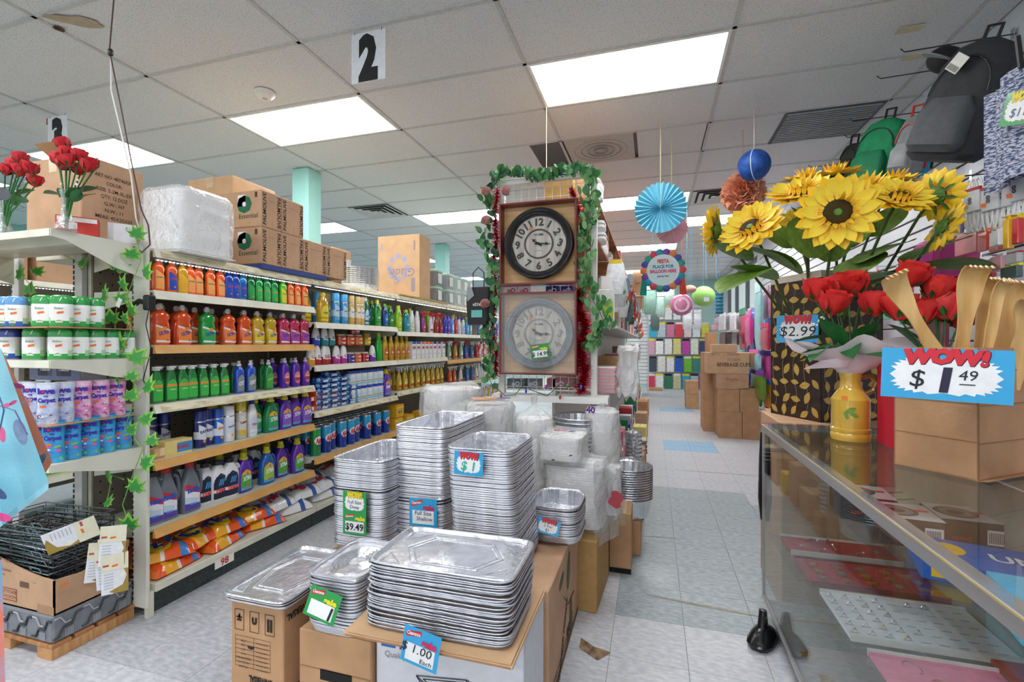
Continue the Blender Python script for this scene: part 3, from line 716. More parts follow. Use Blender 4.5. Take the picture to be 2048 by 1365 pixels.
# ---------------------------------------------------------------- stocking the shelves
CNT = {}
def stock(b, s, items, dx=-.055, group=None):
    """items: (photo u of centre, spec builder result, name, words, category[, extra depth[, extra height]])"""
    z = SZ[b][s] if s in SZ[b] else s
    gp = group or 'goods on the %s of the %s' % (SNAME[s], BAYN[b])
    front = [i for i in items]
    n = 0
    for it in front:
        u, sp, nm, wd, cat = it[:5]; back = it[5] if len(it) > 5 else 0; up = it[6] if len(it) > 6 else 0
        x = GX + dx - back
        y = yat(u, GX + dx)
        key = (b, s); k = CNT.get(key, 0); CNT[key] = k + 1
        jy = random.uniform(-.002, .002)
        spawn(sp, nm, '%s, %s from left on the %s, %s' % (wd, nth(k), SNAME[s], BAYN[b]), cat, (x, y + jy, z + up + .0005), pi / 2 + random.uniform(-.07, .07), gp)
def behind(b, s, y0, y1, specs, nm, wd, cat, dx, step, group=None):
    """a row standing behind the front one"""
    z = SZ[b][s]; n = max(1, int((y1 - y0) / step + .5)); y = y0; i = 0
    while y < y1:
        key = ('r', b, s, dx); k = CNT.get(key, 0); CNT[key] = k + 1
        row = 'second row' if dx > -.16 else 'third row' if dx > -.24 else 'back row'
        spawn(specs[i % len(specs)], nm, '%s in the %s, %s from left, %s, %s' % (wd, row, nth(k), SNAME[s], BAYN[b]), cat, (GX + dx, y, z + .0005), pi / 2 + random.uniform(-.1, .1), group or 'rear goods on the %s of the %s' % (SNAME[s], BAYN[b]))
        y += step; i += 1
OR, OL = 'ea5c1e', 'f9aa5e'
ds = dish_small
DO = ds(OR, OL, '3d8a4a', 'palm'); DB = ds('1a3f9e', '1d49b8', 'd83a3a', 'AJAX'); DY = ds('d9a21a', 'e8b224'); DG = ds('128a3e', '2fb352', 'e8a040', 'Gain'); DL = ds('5ec22e', 'e2dc3a', '2f7a3a', 'Joy'); DT = ds('1679b8', '1d49b8', 'd83a3a', 'AJAX')
def di(u, sp, w, *a): return (u, sp, 'dish_soap_bottle', w, 'bottle', *a)
stock(0, 'A', [di(317, DO, 'orange soap bottle with pale label'), di(342, ds('d95c20', '1d49b8', 'd83a3a', 'AJAX'), 'orange soap bottle with navy label'), di(364, DY, 'amber soap bottle turned sideways'), di(380, DO, 'orange bottle half hidden'), di(396, DO, 'orange soap bottle, wider gap after it'), di(419, DO, 'orange soap bottle'), di(440, DO, 'orange soap bottle'), di(456, DB, 'dark blue soap bottle'), di(470, DB, 'dark blue soap bottle'), di(484, DT, 'teal blue soap bottle'), di(501, ds('0e6b34', '1f9a48'), 'deep green soap bottle'), di(516, DG, 'green soap bottle'), di(533, DG, 'green soap bottle'), di(548, DG, 'green soap bottle'), di(565, DL, 'lime soap bottle'), di(580, DO, 'orange soap bottle'), di(594, DO, 'orange soap bottle'), di(608, DO, 'orange soap bottle')])
behind(0, 'A', GY[0] + .05, GY[0] + 1.1, [DO, DY, DO, DB, DG, DG, DO], 'dish_soap_bottle', 'soap bottle', 'bottle', -.115, .074)
BO = dish_big('e0501a', 'f78a38'); BG = dish_big('0f9a3a', '34b256'); BY = dish_big('c9a416', 'ecd030'); BP = dish_big('c22a56', 'b04ab8')
stock(0, 'B', [di(320, BO, 'large orange dish soap bottle'), di(365, BO, 'large orange dish soap bottle'), di(414, BG, 'large green dish soap bottle'), di(455, BO, 'large orange dish soap bottle'), di(488, BO, 'large orange dish soap bottle'), di(514, BY, 'large yellow dish soap bottle'), di(540, BY, 'large yellow dish soap bottle'), di(566, BP, 'large pink dish soap bottle'), di(587, BP, 'large pink dish soap bottle'), di(607, BP, 'large pink dish soap bottle')])
behind(0, 'B', GY[0] + .12, GY[0] + 1.1, [BO, BO, BO, BO, BY, BP], 'dish_soap_bottle', 'large soap bottle', 'bottle', -.14, .105)
behind(0, 'B', GY[0] + .08, GY[0] + 1.1, [BO, BO, BY], 'dish_soap_bottle', 'large soap bottle', 'bottle', -.22, .13)
FG = dish_flip()
stock(0, 'C', [di(311, FG, 'dark green dish soap bottle'), di(341, FG, 'dark green dish soap bottle'), di(364, FG, 'dark green dish soap bottle'), di(383, FG, 'dark green dish soap bottle'), di(405, FG, 'dark green dish soap bottle'), di(426, FG, 'dark green dish soap bottle'), di(447, FG, 'dark green dish soap bottle'), di(478, oxy(), 'blue oxygen cleaner bottle'), di(500, oxy(), 'blue oxygen cleaner bottle'), di(536, oxy('128034', '3fae4c', '***', 'f0e060'), 'green cleaner bottle', .0), di(569, purple_oval(), 'purple bottle with pink oval label'), di(590, purple_oval(), 'purple bottle with pink oval label'), di(610, purple_oval(), 'purple bottle with pink oval label')], dx=-.05)
behind(0, 'C', GY[0] + .04, GY[0] + .62, [FG], 'dish_soap_bottle', 'dark green soap bottle', 'bottle', -.115, .075)
behind(0, 'C', GY[0] + .70, GY[0] + 1.08, [oxy(), oxy('128034', '3fae4c', '***', 'f0e060'), purple_oval()], 'dish_soap_bottle', 'cleaner bottle', 'bottle', -.125, .085)
NV = spray_can('16256e', '1b2a86', 'dfe4ee', 'EASY', '24306e', .20, .03)
stock(0, 'D', [(318, carton(.10, .06, .05, 'e2b98a', (), ((-.05, .05, .0, .012, 'c98f5a'), (-.02, .01, .012, .05, 'f0d8b0'))), 'soap_pack', 'tan clear-wrapped soap bar pack', 'soap'),
    (349, carton(.14, .07, .075, 'e8d28a', (('BLANCO', 'c8304a', .016, .02, .03, dict(bold=.05, width=.06)),), ((-.01, .07, .012, .06, '3f8fd0'),)), 'soap_pack', 'yellow soap bar pack with blue panel', 'soap'),
    (340, NV, 'spray_can', 'navy spray can behind the soap packs', 'can', .13), (362, NV, 'spray_can', 'navy spray can behind the yellow pack', 'can', .12), (400, NV, 'spray_can', 'navy and white spray can', 'can'), (419, NV, 'spray_can', 'navy spray can with pale label', 'can', .02), (436, spray_can('1d62c8', '1f58c0', 'e8eef4', 'SPRAY', 'e08020', .2, .028), 'spray_can', 'bright blue spray can', 'can'), (456, spray_can('f0f2f6', 'eef0f4', 'dfe6f2', 'ooo', '3a6fd0', .205, .033), 'spray_can', 'white spray can with blue bubbles', 'can'), (482, spray_can('cfc8b8', 'e2c83a', 'd8d4cc', 'Lemon', '7a2f2a', .225, .03), 'spray_can', 'beige spray can with yellow cap', 'can'),
    (503, cleaner('f2f5f8', 'cfe2f0', '2444b8', 'd84a6a', .225, .033), 'cleaner_bottle', 'white bottle with blue cap', 'bottle'), (519, jug('108048', 'e9d526', 'XTRA', '2fa86a'), 'detergent_jug', 'green detergent jug, half hidden', 'jug', .04), (541, jug('108048', 'e9d526', 'XTRA', '2fa86a'), 'detergent_jug', 'green detergent jug with yellow cap', 'jug'), (569, jug(), 'detergent_jug', 'purple detergent jug', 'jug'), (594, jug(), 'detergent_jug', 'purple detergent jug turned aside', 'jug', .02), (610, jug(), 'detergent_jug', 'purple detergent jug at shelf end', 'jug')], dx=-.06)
behind(0, 'D', GY[0] + .45, GY[0] + .72, [spray_can('cfc8b8', 'e2c83a', 'd8d4cc', 'Lemon', '7a2f2a', .225, .03)], 'spray_can', 'yellow-capped spray can', 'can', -.15, .075)
behind(0, 'D', GY[0] + .82, GY[0] + 1.1, [jug()], 'detergent_jug', 'purple jug', 'jug', -.15, .13)
GREY = drain_jug('6f7682', 'c8282c', 'eef1f6', 'Brillo', grey=True); DRN = drain_jug()
stock(0, 'E', [(304, drain_jug('7d8390', '33343a', 'eef1f6', 'mber', grey=True), 'drain_cleaner_jug', 'grey drain cleaner jug, black cap', 'jug'), (332, GREY, 'drain_cleaner_jug', 'grey drain cleaner jug, red cap', 'jug'), (352, GREY, 'drain_cleaner_jug', 'grey drain cleaner jug set back', 'jug', .06), (379, GREY, 'drain_cleaner_jug', 'grey drain cleaner jug, red cap', 'jug'), (399, DRN, 'drain_cleaner_jug', 'white drain cleaner jug set back', 'jug', .07), (418, DRN, 'drain_cleaner_jug', 'white drain cleaner jug, dark label', 'jug', .03), (438, DRN, 'drain_cleaner_jug', 'white drain cleaner jug, dark label', 'jug', .01), (459, DRN, 'drain_cleaner_jug', 'white drain cleaner jug, dark label', 'jug'), (487, jug('5a22a8', 'd8d02a', 'XTRA', '57b04a'), 'detergent_jug', 'purple detergent jug', 'jug', .0), (511, jug('1c4fa8', 'd8d02a', 'XTRA', '57b04a'), 'detergent_jug', 'blue jug set back', 'jug', .09), (533, jug('1c5fb0', 'd8d02a', 'XTRA', '9ad04a'), 'detergent_jug', 'blue detergent jug with green label', 'jug'), (568, jug('5a22a8', 'd8d02a', 'XTRA', '57b04a'), 'detergent_jug', 'purple detergent jug set back', 'jug', .03), (594, jug('5a22a8', 'd8d02a', 'XTRA', '57b04a'), 'detergent_jug', 'purple detergent jug', 'jug')], dx=-.07)
behind(0, 'E', GY[0] + .3, GY[0] + 1.0, [DRN, DRN, jug('1c4fa8', 'd8d02a', 'XTRA', '57b04a')], 'drain_cleaner_jug', 'jug', 'jug', -.2, .12)
# bags on the deck
rnd = random.Random(3)
def put_bag(kind, k, x, y, z, rz, wd, pitch=0.0):
    o = spawn(bag(kind, k % 4), 'detergent_bag', wd, 'bag', (x, y, z), rz, 'detergent bags on the bottom deck', rx=pitch)
    return o
bagn = 0
for layer, (xo, zo, n) in enumerate(((-.33, .155, 8), (-.30, .215, 8), (-.10, .155, 7))):
    for k in range(n):
        y = GY[0] + .15 + k * (2.0 / n) + rnd.uniform(-.02, .02)
        kind = 'orange' if y < GY[0] + .98 - (.1 if layer < 2 else 0) else 'white'
        side = ('rear', 'upper rear', 'front')[layer]
        put_bag(kind, k + layer, GX + xo, y, zo + .002, pi / 2 * (1 if layer < 2 else .92) + rnd.uniform(-.35, .35) * (1 if layer == 2 else .3), '%s detergent bag, %s of the %s bags on the bottom deck' % ('orange' if kind == 'orange' else 'white and blue', nth(k), side))
for k, (u, v, kind, rz) in enumerate(((322, 1120, 'orange', 1.1), (382, 1098, 'orange', 1.9), (438, 1072, 'orange', 1.5), (497, 1052, 'orange', 1.3), (545, 1030, 'white', 1.6), (600, 1010, 'white', 1.4), (640, 985, 'white', 1.7))):
    p = at(u, v, x=GX - .12)
    put_bag(kind, k + 1, p.x, p.y, .215, rz, '%s bag, %s of the slumped bags at the deck front' % ('orange' if kind == 'orange' else 'white and blue', nth(k)), .0)
m = M(); m.box(-.06, .06, -.001, .0, -.024, .022, paper('f4f2ee'))
put_text(m, '98', ink('d0282c'), lambda a, b: (a, -.002, b), .036, 0, -.016, bold=.03)
solo('price_label', m, 'small paper label reading 98 on the bottom deck edge', 'label', at(449, 1122, x=GX + .028) , pi / 2)
# second bay
CB = spray_can('3f9fe0', '4fb2f0', 'bfe0f4', 'oo', '1f3fa8', .235, .031); CT = spray_can('d8b26a', 'd9b878', 'f0ead8', 'oo', '2f50b0', .235, .028)
LY = cleaner('c49a14', 'f0d82a', 'c9b04a', '3a9a4a', .225, .046)
stock(1, 'A', [(645, LY, 'dish_soap_bottle', 'large golden soap bottle', 'bottle'), (671, CB, 'spray_can', 'sky blue spray can', 'can'), (687, CB, 'spray_can', 'sky blue spray can', 'can'), (702, CT, 'spray_can', 'tan and white spray can', 'can'), (714, CT, 'spray_can', 'tan and white spray can', 'can'), (722, CT, 'spray_can', 'tan spray can by the green bottles', 'can'), (731, cleaner('1a6a5a', 'c4dcf0', 'e8e8ea', '3a60c0', .24, .03), 'cleaner_bottle', 'dark teal bottle with pale label', 'bottle'), (742, cleaner('0f5a3a', '2f6fd0', '8fd03a', 'ffffff', .235, .03), 'cleaner_bottle', 'dark green bottle with blue label', 'bottle', .04), (754, cleaner('0f8a2e', '3fb84a', 'd8e03a', 'ffffff', .235, .036), 'cleaner_bottle', 'green bottle with yellow cap', 'bottle'), (769, cleaner('123f8e', '2f7fd8', '6fb83a', 'ffffff', .21, .036), 'cleaner_bottle', 'navy cleaner bottle', 'bottle'), (784, cleaner('0f7a2e', '2f9a3e', '6fb83a', 'ffffff', .2, .034), 'cleaner_bottle', 'dark green cleaner bottle', 'bottle', .02)])
behind(1, 'A', GY[1] + .08, GY[1] + 1.05, [LY, CB, CT, cleaner('0f8a2e', '3fb84a', 'd8e03a', 'ffffff', .235, .036)], 'cleaner_bottle', 'bottle or can', 'bottle', -.14, .12)
CP, CR_, CO, CBL, CTL, CK = cone('7a3fb8'), cone('b02a2a'), cone('e09a30'), cone('2a4ac0'), cone('2a8a94'), cone('c0389a')
stock(1, 'B', [(621, CO, 'air_freshener', 'white and orange cone freshener', 'air freshener'), (634, CR_, 'air_freshener', 'red cone freshener', 'air freshener'), (648, CR_, 'air_freshener', 'red cone freshener', 'air freshener'), (660, CR_, 'air_freshener', 'red cone freshener', 'air freshener', .03), (672, CK, 'air_freshener', 'pink cone freshener', 'air freshener'), (686, CK, 'air_freshener', 'pink cone freshener', 'air freshener'), (699, jar('3a2a9a'), 'candle_jar', 'purple candle jar', 'candle'), (713, jar('d8602a'), 'candle_jar', 'orange candle jar', 'candle'), (728, jar('b8202a'), 'candle_jar', 'red candle jar', 'candle'), (744, CP, 'air_freshener', 'purple cone freshener', 'air freshener'), (757, cleaner('12a834', '18b040', 'c8d83a', '18b040', .25, .037), 'cleaner_bottle', 'tall green bottle turned away', 'bottle')], dx=-.05)
# raised tray of fresheners on the third shelf
t = thing('riser_tray', 'clear riser holding upper fresheners and jars on the third shelf', 'tray', (GX - .02, 0, 0))
ya, yb = yat(612, GX - .05), yat(740, GX - .05)
m = M(); m.box(-.36, -.0, ya, yb, 1.142 + .137, 1.142 + .141, clear_mat('acrylic', gloss=.15)); part('tray', m, t)
m = M(); m.box(-.36, -.075, ya + .01, yb - .01, 1.142 + .001, 1.142 + .137, mat('6a5a48', rough=.7)); part('support', m, t)
def on_riser(lst):
    for k, (u, sp, nm, wd, cat) in enumerate(lst):
        spawn(sp, nm, wd + ' on the riser of the third shelf, second bay', cat, (GX - .09, yat(u, GX - .09), 1.142 + .1415), pi / 2, 'fresheners on the riser')
on_riser([(631, CBL, 'air_freshener', 'white and blue cone freshener'), (648, CTL, 'air_freshener', 'teal cone freshener, left one,'), (662, CTL, 'air_freshener', 'teal cone freshener, right one,')] and
         [(631, CBL, 'air_freshener', 'white and blue cone freshener', 'air freshener'), (648, CTL, 'air_freshener', 'left teal cone freshener', 'air freshener'), (662, CTL, 'air_freshener', 'right teal cone freshener', 'air freshener'),
          (680, jar('c04a20', 'b89a70', .09, .045), 'candle_jar', 'left amber candle jar', 'candle'), (697, jar('d8501a', 'c9bfae', .09, .045), 'candle_jar', 'middle orange candle jar', 'candle'), (714, jar('e06a24', 'c9bfae', .09, .045), 'candle_jar', 'right orange candle jar', 'candle'), (732, jar('d8b81e', 'b89a40', .1, .04), 'candle_jar', 'yellow candle jar', 'candle')])
spawn(jar('b01424', 'a01020', .10, .05), 'candle_jar', 'round red candle jar stacked on the orange jars', 'candle', (GX - .09, yat(707, GX - .09), 1.142 + .2325), pi / 2)
OIL = cleaner('c9a01a', 'c8683a', 'd8c070', 'ffffff', .225, .034)
stock(1, 'B', [(769, OIL, 'oil_bottle', 'yellow cleaner bottle with red label', 'bottle'), (781, OIL, 'oil_bottle', 'yellow cleaner bottle with red label', 'bottle'), (793, OIL, 'oil_bottle', 'yellow cleaner bottle with red label', 'bottle')], dx=-.05)
TUB = tub()
BARS = carton(.115, .07, .034, 'dd5534', (('488', 'f4e8e0', .016, .02, .008, dict(bold=.04)),), ((-.055, -.03, .005, .029, 'f0efe8'),))
for r in range(4):
    for k in range(3 if r < 3 else 2):
        spawn(BARS, 'soap_pack', 'orange soap carton, %s layer, %s from left on the fourth shelf' % (nth(r), nth(k)), 'soap', (GX - .07, GY[1] + .07 + k * .12 + (.05 if r % 2 else 0), .8155 + r * .0345), pi / 2, 'stacked orange soap cartons')
# shrink packs of blue toilet cubes
@cached
def cube_pack():
    m = M(); bl = mat('1d4f9e', rough=.15, coat=.8, var=.1); wr = mat('6aa6dc', rough=.2, coat=.6, var=0)
    for i in range(4):
        for j in range(2): m.ball((-.058 + i * .0386, -.02 + j * .038, .019), .019, bl if (i + j) % 3 else wr, 8, 5)
    c = M(); c.box(-.078, .078, -.04, .04, 0, .006, mat('2a6ab8', rough=.4))
    l = M(); l.quad((-.03, -.0405, .004), (.03, -.0405, .004), (.03, -.0405, .02), (-.03, -.0405, .02), mat('dfe9f4', rough=.3))
    return [('balls', sm(m, 'balls'), []), ('card', c.done('card'), []), ('label', l.done('label'), [])]
CPK = cube_pack()
for c in range(4):
    for r in range((6, 7, 6, 4)[c]):
        spawn(CPK, 'cleaner_cube_pack', 'pack of glossy blue cleaner balls, %s column from left, %s layer up' % (nth(c), nth(r)), 'pack', (GX - .06 - (.0 if r % 2 else .005), yat(642 + c * 19, GX - .06), .8155 + r * .039), pi / 2 + random.uniform(-.06, .06), 'stacked packs of blue cleaner balls')
for k, u in enumerate((700, 712, 724, 736, 747, 757)):
    spawn(TUB, 'wipes_tub', 'white tub with blue lid, %s from left on the fourth shelf, second bay' % nth(k), 'tub', (GX - .06, yat(u, GX - .06), .8155), pi / 2, 'white tubs with blue lids')
    spawn(TUB, 'wipes_tub', 'white tub with blue lid stacked above the %s from left' % nth(k), 'tub', (GX - .06, yat(u, GX - .06), .8155 + .1305), pi / 2, 'white tubs with blue lids')
stock(1, 'C', [(771, jug('5a22a8', 'e9d526', 'Fab', '8a5fd0', .25), 'detergent_jug', 'slim purple jug with yellow cap', 'jug'), (784, jug('5a22a8', 'e9d526', 'Fab', '8a5fd0', .23), 'detergent_jug', 'purple jug set back', 'jug', .06)], dx=-.055)
AJ = ajax_can(); AG = ajax_can('148038', '1a9a44', 'Ajax')
stock(1, 'D', [(631, AG, 'scouring_can', 'green scouring powder can', 'can'), (652, AJ, 'scouring_can', 'blue scouring powder can', 'can'), (668, AJ, 'scouring_can', 'blue scouring can turned', 'can', .03), (683, AJ, 'scouring_can', 'blue scouring powder can', 'can'), (700, AJ, 'scouring_can', 'blue scouring powder can', 'can'), (714, AJ, 'scouring_can', 'blue scouring powder can', 'can', .02), (733, AJ, 'scouring_can', 'blue scouring powder can', 'can'), (754, AJ, 'scouring_can', 'blue scouring powder can', 'can'), (771, AJ, 'scouring_can', 'blue scouring powder can', 'can')], dx=-.05)
for dx in (-.135, -.215, -.29): behind(1, 'D', GY[1] + .08, GY[1] + 1.0, [AJ], 'scouring_can', 'blue scouring can', 'can', dx, .08)
YB = carton(.14, .1, .12, 'e8b020', (('o o', '3a50b0', .03, .0, .04, dict(bold=.06)),), ((-.07, .07, .085, .1, 'f4d860'),))
for k, (u, up) in enumerate(((789, 0), (791, .125), (812, 0), (838, 0))):
    spawn(YB, 'detergent_box', 'yellow detergent box, %s' % ('below the other at left', 'on top at left', 'second along the fifth shelf', 'third along the fifth shelf')[k], 'box', (GX - .06, yat(u, GX - .06), .472 + up), pi / 2, 'yellow detergent boxes')
# third to fifth bays
TB1 = trigger('b89a12', 'e8c83a', txt='Fab', tc='d8402a', h=.235)
def tr(u, c, l, w, cap='e9eaec', tc='c43030', back=0): return (u, trigger(c, l, cap, 'oo', tc, .225), 'spray_bottle', w, 'bottle', back)
def cl(u, c, l, w, cap='d8e03a', h=.22, wd=.032): return (u, cleaner(c, l, cap, 'ffffff', h, wd), 'cleaner_bottle', w, 'bottle')
stock(2, 'A', [cl(796, '8ccc1e', 'c8e03a', 'lime green bottle', 'd8e03a', .25, .042), cl(812, '128a9a', '1f9ab0', 'teal bottle', 'c8d83a', .22, .04), cl(823, 'e4e8f0', 'c8d8b0', 'white bottle', 'e4e8f0', .22, .036), cl(834, 'e8e8f2', 'f0f0f4', 'white bottle', 'e4e8f0', .22, .034), tr(846, '8a2a7a', 'c04a9a', 'magenta spray bottle', 'd83a4a'), tr(861, 'e4dce6', 'f0e8f0', 'white spray bottle with red nozzle', 'd83a4a'), tr(872, '9a1f2a', 'c03040', 'red spray bottle', 'c8283a'), tr(881, '9a1f2a', 'c03040', 'red spray bottle', 'c8283a'), cl(889, '2a2fb8', '3a50c8', 'indigo bottle', '2a3ac8')])
stock(3, 'A', [cl(896, '5a2fb8', '8a50c8', 'violet bottle', '3a3ac8'), cl(904, '4a9ae8', 'e0ecf8', 'pale blue bottle', '3a8ad8'), cl(911, 'c0384a', 'e05a6a', 'crimson bottle', 'd8404a'), cl(918, 'dfe6f4', 'c8d4f0', 'white bottle with blue cap', '2a5ac8'), cl(926, 'dfe6f4', '8aa4e0', 'white bottle with blue cap', '2a4ac8'), cl(934, '4aa8dc', '8ad0f0', 'light blue bottle', '5ab0e0'), cl(940, '4aa8dc', 'e0e8f0', 'light blue bottle', '8a6a3a')])
for c0, y0 in ((2, 3.98), (3, 5.1)):
    behind(c0, 'A', y0, y0 + 1.0, [cleaner('8ccc1e', 'c8e03a', 'd8e03a', 'ffffff', .25, .042), cleaner('dfe6f4', 'c8d4f0', '2a5ac8', 'ffffff', .22, .032), cleaner('9a1f2a', 'c03040', 'c8283a', 'ffffff', .22, .032)], 'cleaner_bottle', 'cleaner bottle', 'bottle', -.14, .14)
DBX = lambda a, c: carton(.075, .05, .175, 'f2f3f6', (('HH', c, .028, 0, .10, dict(bold=.06)), ('-- -', '1f2f8a', .014, 0, .04, dict(bold=.06)),), ((-.0375, .0375, .15, .175, a),))
stock(2, 'B', [(803, OIL, 'oil_bottle', 'yellow cleaner bottle', 'bottle'), (813, OIL, 'oil_bottle', 'yellow cleaner bottle', 'bottle')] + [(u, DBX(c, k), 'cleaner_box', '%s-topped white carton' % w, 'box') for u, c, k, w in ((824, '2a5ab8', 'c8303a', 'blue'), (833, '2a5ab8', 'c8303a', 'blue'), (842, 'e0602a', 'c8303a', 'orange'), (850, 'e0602a', 'c8303a', 'orange'), (858, 'e0602a', 'c8303a', 'orange'), (866, '2a3a98', 'c8303a', 'navy'), (875, '2a5ab8', 'c8303a', 'blue'), (884, 'c8303a', '2a5ab8', 'red'))], dx=-.05)
stock(3, 'B', [tr(898, '8ab8a0', 'd8e8dc', 'pale green spray bottle'), tr(910, 'd8921e', 'e8b040', 'amber spray bottle', 'c8303a'), tr(922, '9ac8a8', 'e8f0e4', 'mint spray bottle'), tr(931, '1f4fb8', '3a70d0', 'blue spray bottle', 'c8303a'), tr(943, '1f5fc0', '2f80d8', 'blue spray bottle', 'e0e0e8'), tr(953, 'a81f2a', 'c83a40', 'red spray bottle', 'e0e0e8')])
stock(2, 'C', [(u, TB1, 'spray_bottle', 'yellow-green spray bottle with red fruit label', 'bottle') for u in (797, 809, 822, 834, 845, 855, 864, 874, 882)])
behind(2, 'C', 3.98, 4.98, [TB1], 'spray_bottle', 'yellow-green spray bottle', 'bottle', -.13, .085)
stock(3, 'C', [tr(899, 'd8501e', 'e8b03a', 'orange-red spray bottle'), tr(908, 'd83a1e', 'f0d040', 'red spray bottle'), tr(921, 'e8e8ec', 'f0d8dc', 'white spray bottle'), tr(934, '1f70b8', '2f90d8', 'blue spray bottle'), tr(944, '1f5fb0', '2f80c8', 'blue spray bottle', 'e8e8ec'), tr(952, 'e4e0dc', 'e8d8b0', 'cream spray bottle')])
PK = cleaner('e4bcd0', 'e06aa0', 'f4f4f8', 'ffffff', .22, .036)
stock(2, 'D', [(u, PK, 'softener_bottle', 'pink-labelled softener bottle', 'bottle') for u in (850, 858, 868, 878)])
stock(3, 'D', [cl(u, c, c, 'cleaner bottle %s' % w) for u, c, w in ((900, '3aa0d8', 'blue'), (912, '3aa0d8', 'blue'), (925, 'e0e4ec', 'white'), (938, 'e0e4ec', 'white'))])
for s, c1 in (('A', '3a70d0'), ('B', 'c8303a'), ('C', 'e4e0dc'), ('D', 'd8a83a')):
    behind(4, s, GY[4] + .06, GY[4] + 1.05, [cleaner(c1, 'e8e8ec', 'e0e0e8'), cleaner('dfe6f4', c1, c1)], 'cleaner_bottle', 'far bottle', 'bottle', -.05, .1, 'bottles in the fifth bay')
# ================================================================ end display of the left aisle
EYF = at(100, 450, x=GX).y; EYB = 1.615; EX0 = GX - .92; EX1 = GX
def end_shelf(z, hb, nm='end_shelf', lab_=None):
    t = thing(nm, lab_, 'shelf', (0, 0, z))
    m = M(); m.box(EX0, EX1, EYF, EYB, -.014, 0, SHL, .002); part('deck', m, t)
    m = M(); m.prism([(EYF, 0), (EYF, -.03), (EYF + .05, -.036), (EYB - .12, -hb * .8), (EYB, -hb), (EYB, 0)], EX1, EX1 + .004, mat('dfded0', rough=.4, var=.05, scale=6), 'x'); part('side_bracket', m, t)
    m = M(); m.prism([(EYF, 0), (EYF, -.03), (EYB, -hb), (EYB, 0)], EX0 - .004, EX0, SHL, 'x'); part('side_bracket', m, t)
    m = M(); m.box(EX0, EX1, EYF - .004, EYF, -.03, .0, LIPW, .001); part('front_lip', m, t)
    m = M(); m.box(EX0 + .02, EX1 - .02, EYF + .1, EYF + .14, -.04, -.014, SHL); part('stiffener', m, t)
    return t
zt1 = 1.757; z2 = at(100, 722, x=GX).z; z3 = at(100, 932, x=GX).z
end_shelf(zt1, .15, lab_='top end shelf holding the glass vases of red roses')
end_shelf(z2, .10, lab_='middle end shelf under two rows of air fresheners')
end_shelf(z3, .10, lab_='lower end shelf under the blue powder bottles')
for x, lab_ in ((EX0 - .03, 'left slotted post of the end display'), (-2.76, 'middle slotted post of the end display')):
    t = thing('end_post', lab_, 'post', (x, EYB + .03, 0))
    m = M(); m.box(-.03, .03, -.012, .012, 0, 1.75, mat('c9cac6', rough=.4, var=.04), .002); part('tube', m, t)
    m = M()
    for k in range(60): m.box(-.031, -.022, -.014, -.0115, .08 + k * .0275, .098 + k * .0275, BLACKP)
    part('slots', m, t)
m = M(); m.box(EX0, EX1 - .01, EYB, EYB + .03, z3 - .11, z3 - .05, SHL); solo('rear_rail', m, 'beige rail behind the lower end shelf', 'rail')
for z, w in ((at(150, 655, x=GX).z, 'between the two rows of air fresheners'), (at(150, 846, x=GX).z, 'between pink and blue powder bottles')):
    t = thing('divider_board', 'thin cardboard sheet ' + w, 'board', (0, 0, z - .004))
    m = M(); m.box(EX0 + .05, EX1 - .002, EYF - .01, EYB - .02, 0, .004, CARD2); part('sheet', m, t)
RG = refill('2fa54a', '2c9c46', h=.165); RB = refill('2f5fc0', '5f9fd8', h=.165); RBD = refill('2447a8', '2a3f9a', h=.165)
def endrow(lst, z, sc, gp, xin=.05):
    for k, (u, sp, nm, wd, cat, side) in enumerate(lst):
        if u > 95: y = yat(u, GX - xin); y = min(y, EYB - .03); x = GX - xin
        else: p = at(u, 0, y=EYF + .045); x, y = p.x, p.y
        if side == 'back': x -= .10; y += .04
        o = spawn(sp, nm, '%s, %s from left in the %s' % (wd, nth(k), gp), cat, (x, y, z + .0006), .62 if u < 95 else .80, 'goods in the ' + gp)
        o.scale = (sc, sc, sc)
zc = at(150, 655, x=GX).z
endrow([(12, RB, 'air_freshener', 'blue air freshener can', 'air freshener', ''), (33, RB, 'air_freshener', 'blue air freshener can', 'air freshener', ''), (56, RG, 'air_freshener', 'green air freshener can', 'air freshener', 'back'), (87, RG, 'air_freshener', 'green air freshener can', 'air freshener', ''), (123, RG, 'air_freshener', 'green air freshener can', 'air freshener', ''), (157, RG, 'air_freshener', 'green air freshener can', 'air freshener', ''), (188, RG, 'air_freshener', 'green air freshener can', 'air freshener', '')], zc, .80, 'upper row of air fresheners')
endrow([(18, RBD, 'air_freshener', 'dark blue air freshener can', 'air freshener', ''), (45, RBD, 'air_freshener', 'dark blue can behind', 'air freshener', 'back'), (68, RG, 'air_freshener', 'green air freshener can', 'air freshener', ''), (120, RG, 'air_freshener', 'green air freshener can', 'air freshener', ''), (155, RG, 'air_freshener', 'green air freshener can', 'air freshener', ''), (188, RG, 'air_freshener', 'green air freshener can', 'air freshener', ''), (218, RG, 'air_freshener', 'green air freshener can', 'air freshener', ''), (250, RG, 'air_freshener', 'green air freshener can', 'air freshener', '')], z2, .80, 'lower row of air fresheners')
for k in range(4):
    for j in range(2):
        o = spawn(RG if k else RBD, 'air_freshener', 'air freshener can hidden behind the %s row, %s of the rear ones' % ('upper' if j else 'lower', nth(k)), 'air freshener', (GX - .17 - k * .11, EYB - .10, (zc if j else z2) + .0006), .7, 'air fresheners at the back of the end display'); o.scale = (.8,) * 3
PP, PG, PB = powder('d860ae', 'pink'), powder('9fb0dc', 'grey'), powder('1f93d8', 'blue')
zp = at(150, 846, x=GX).z
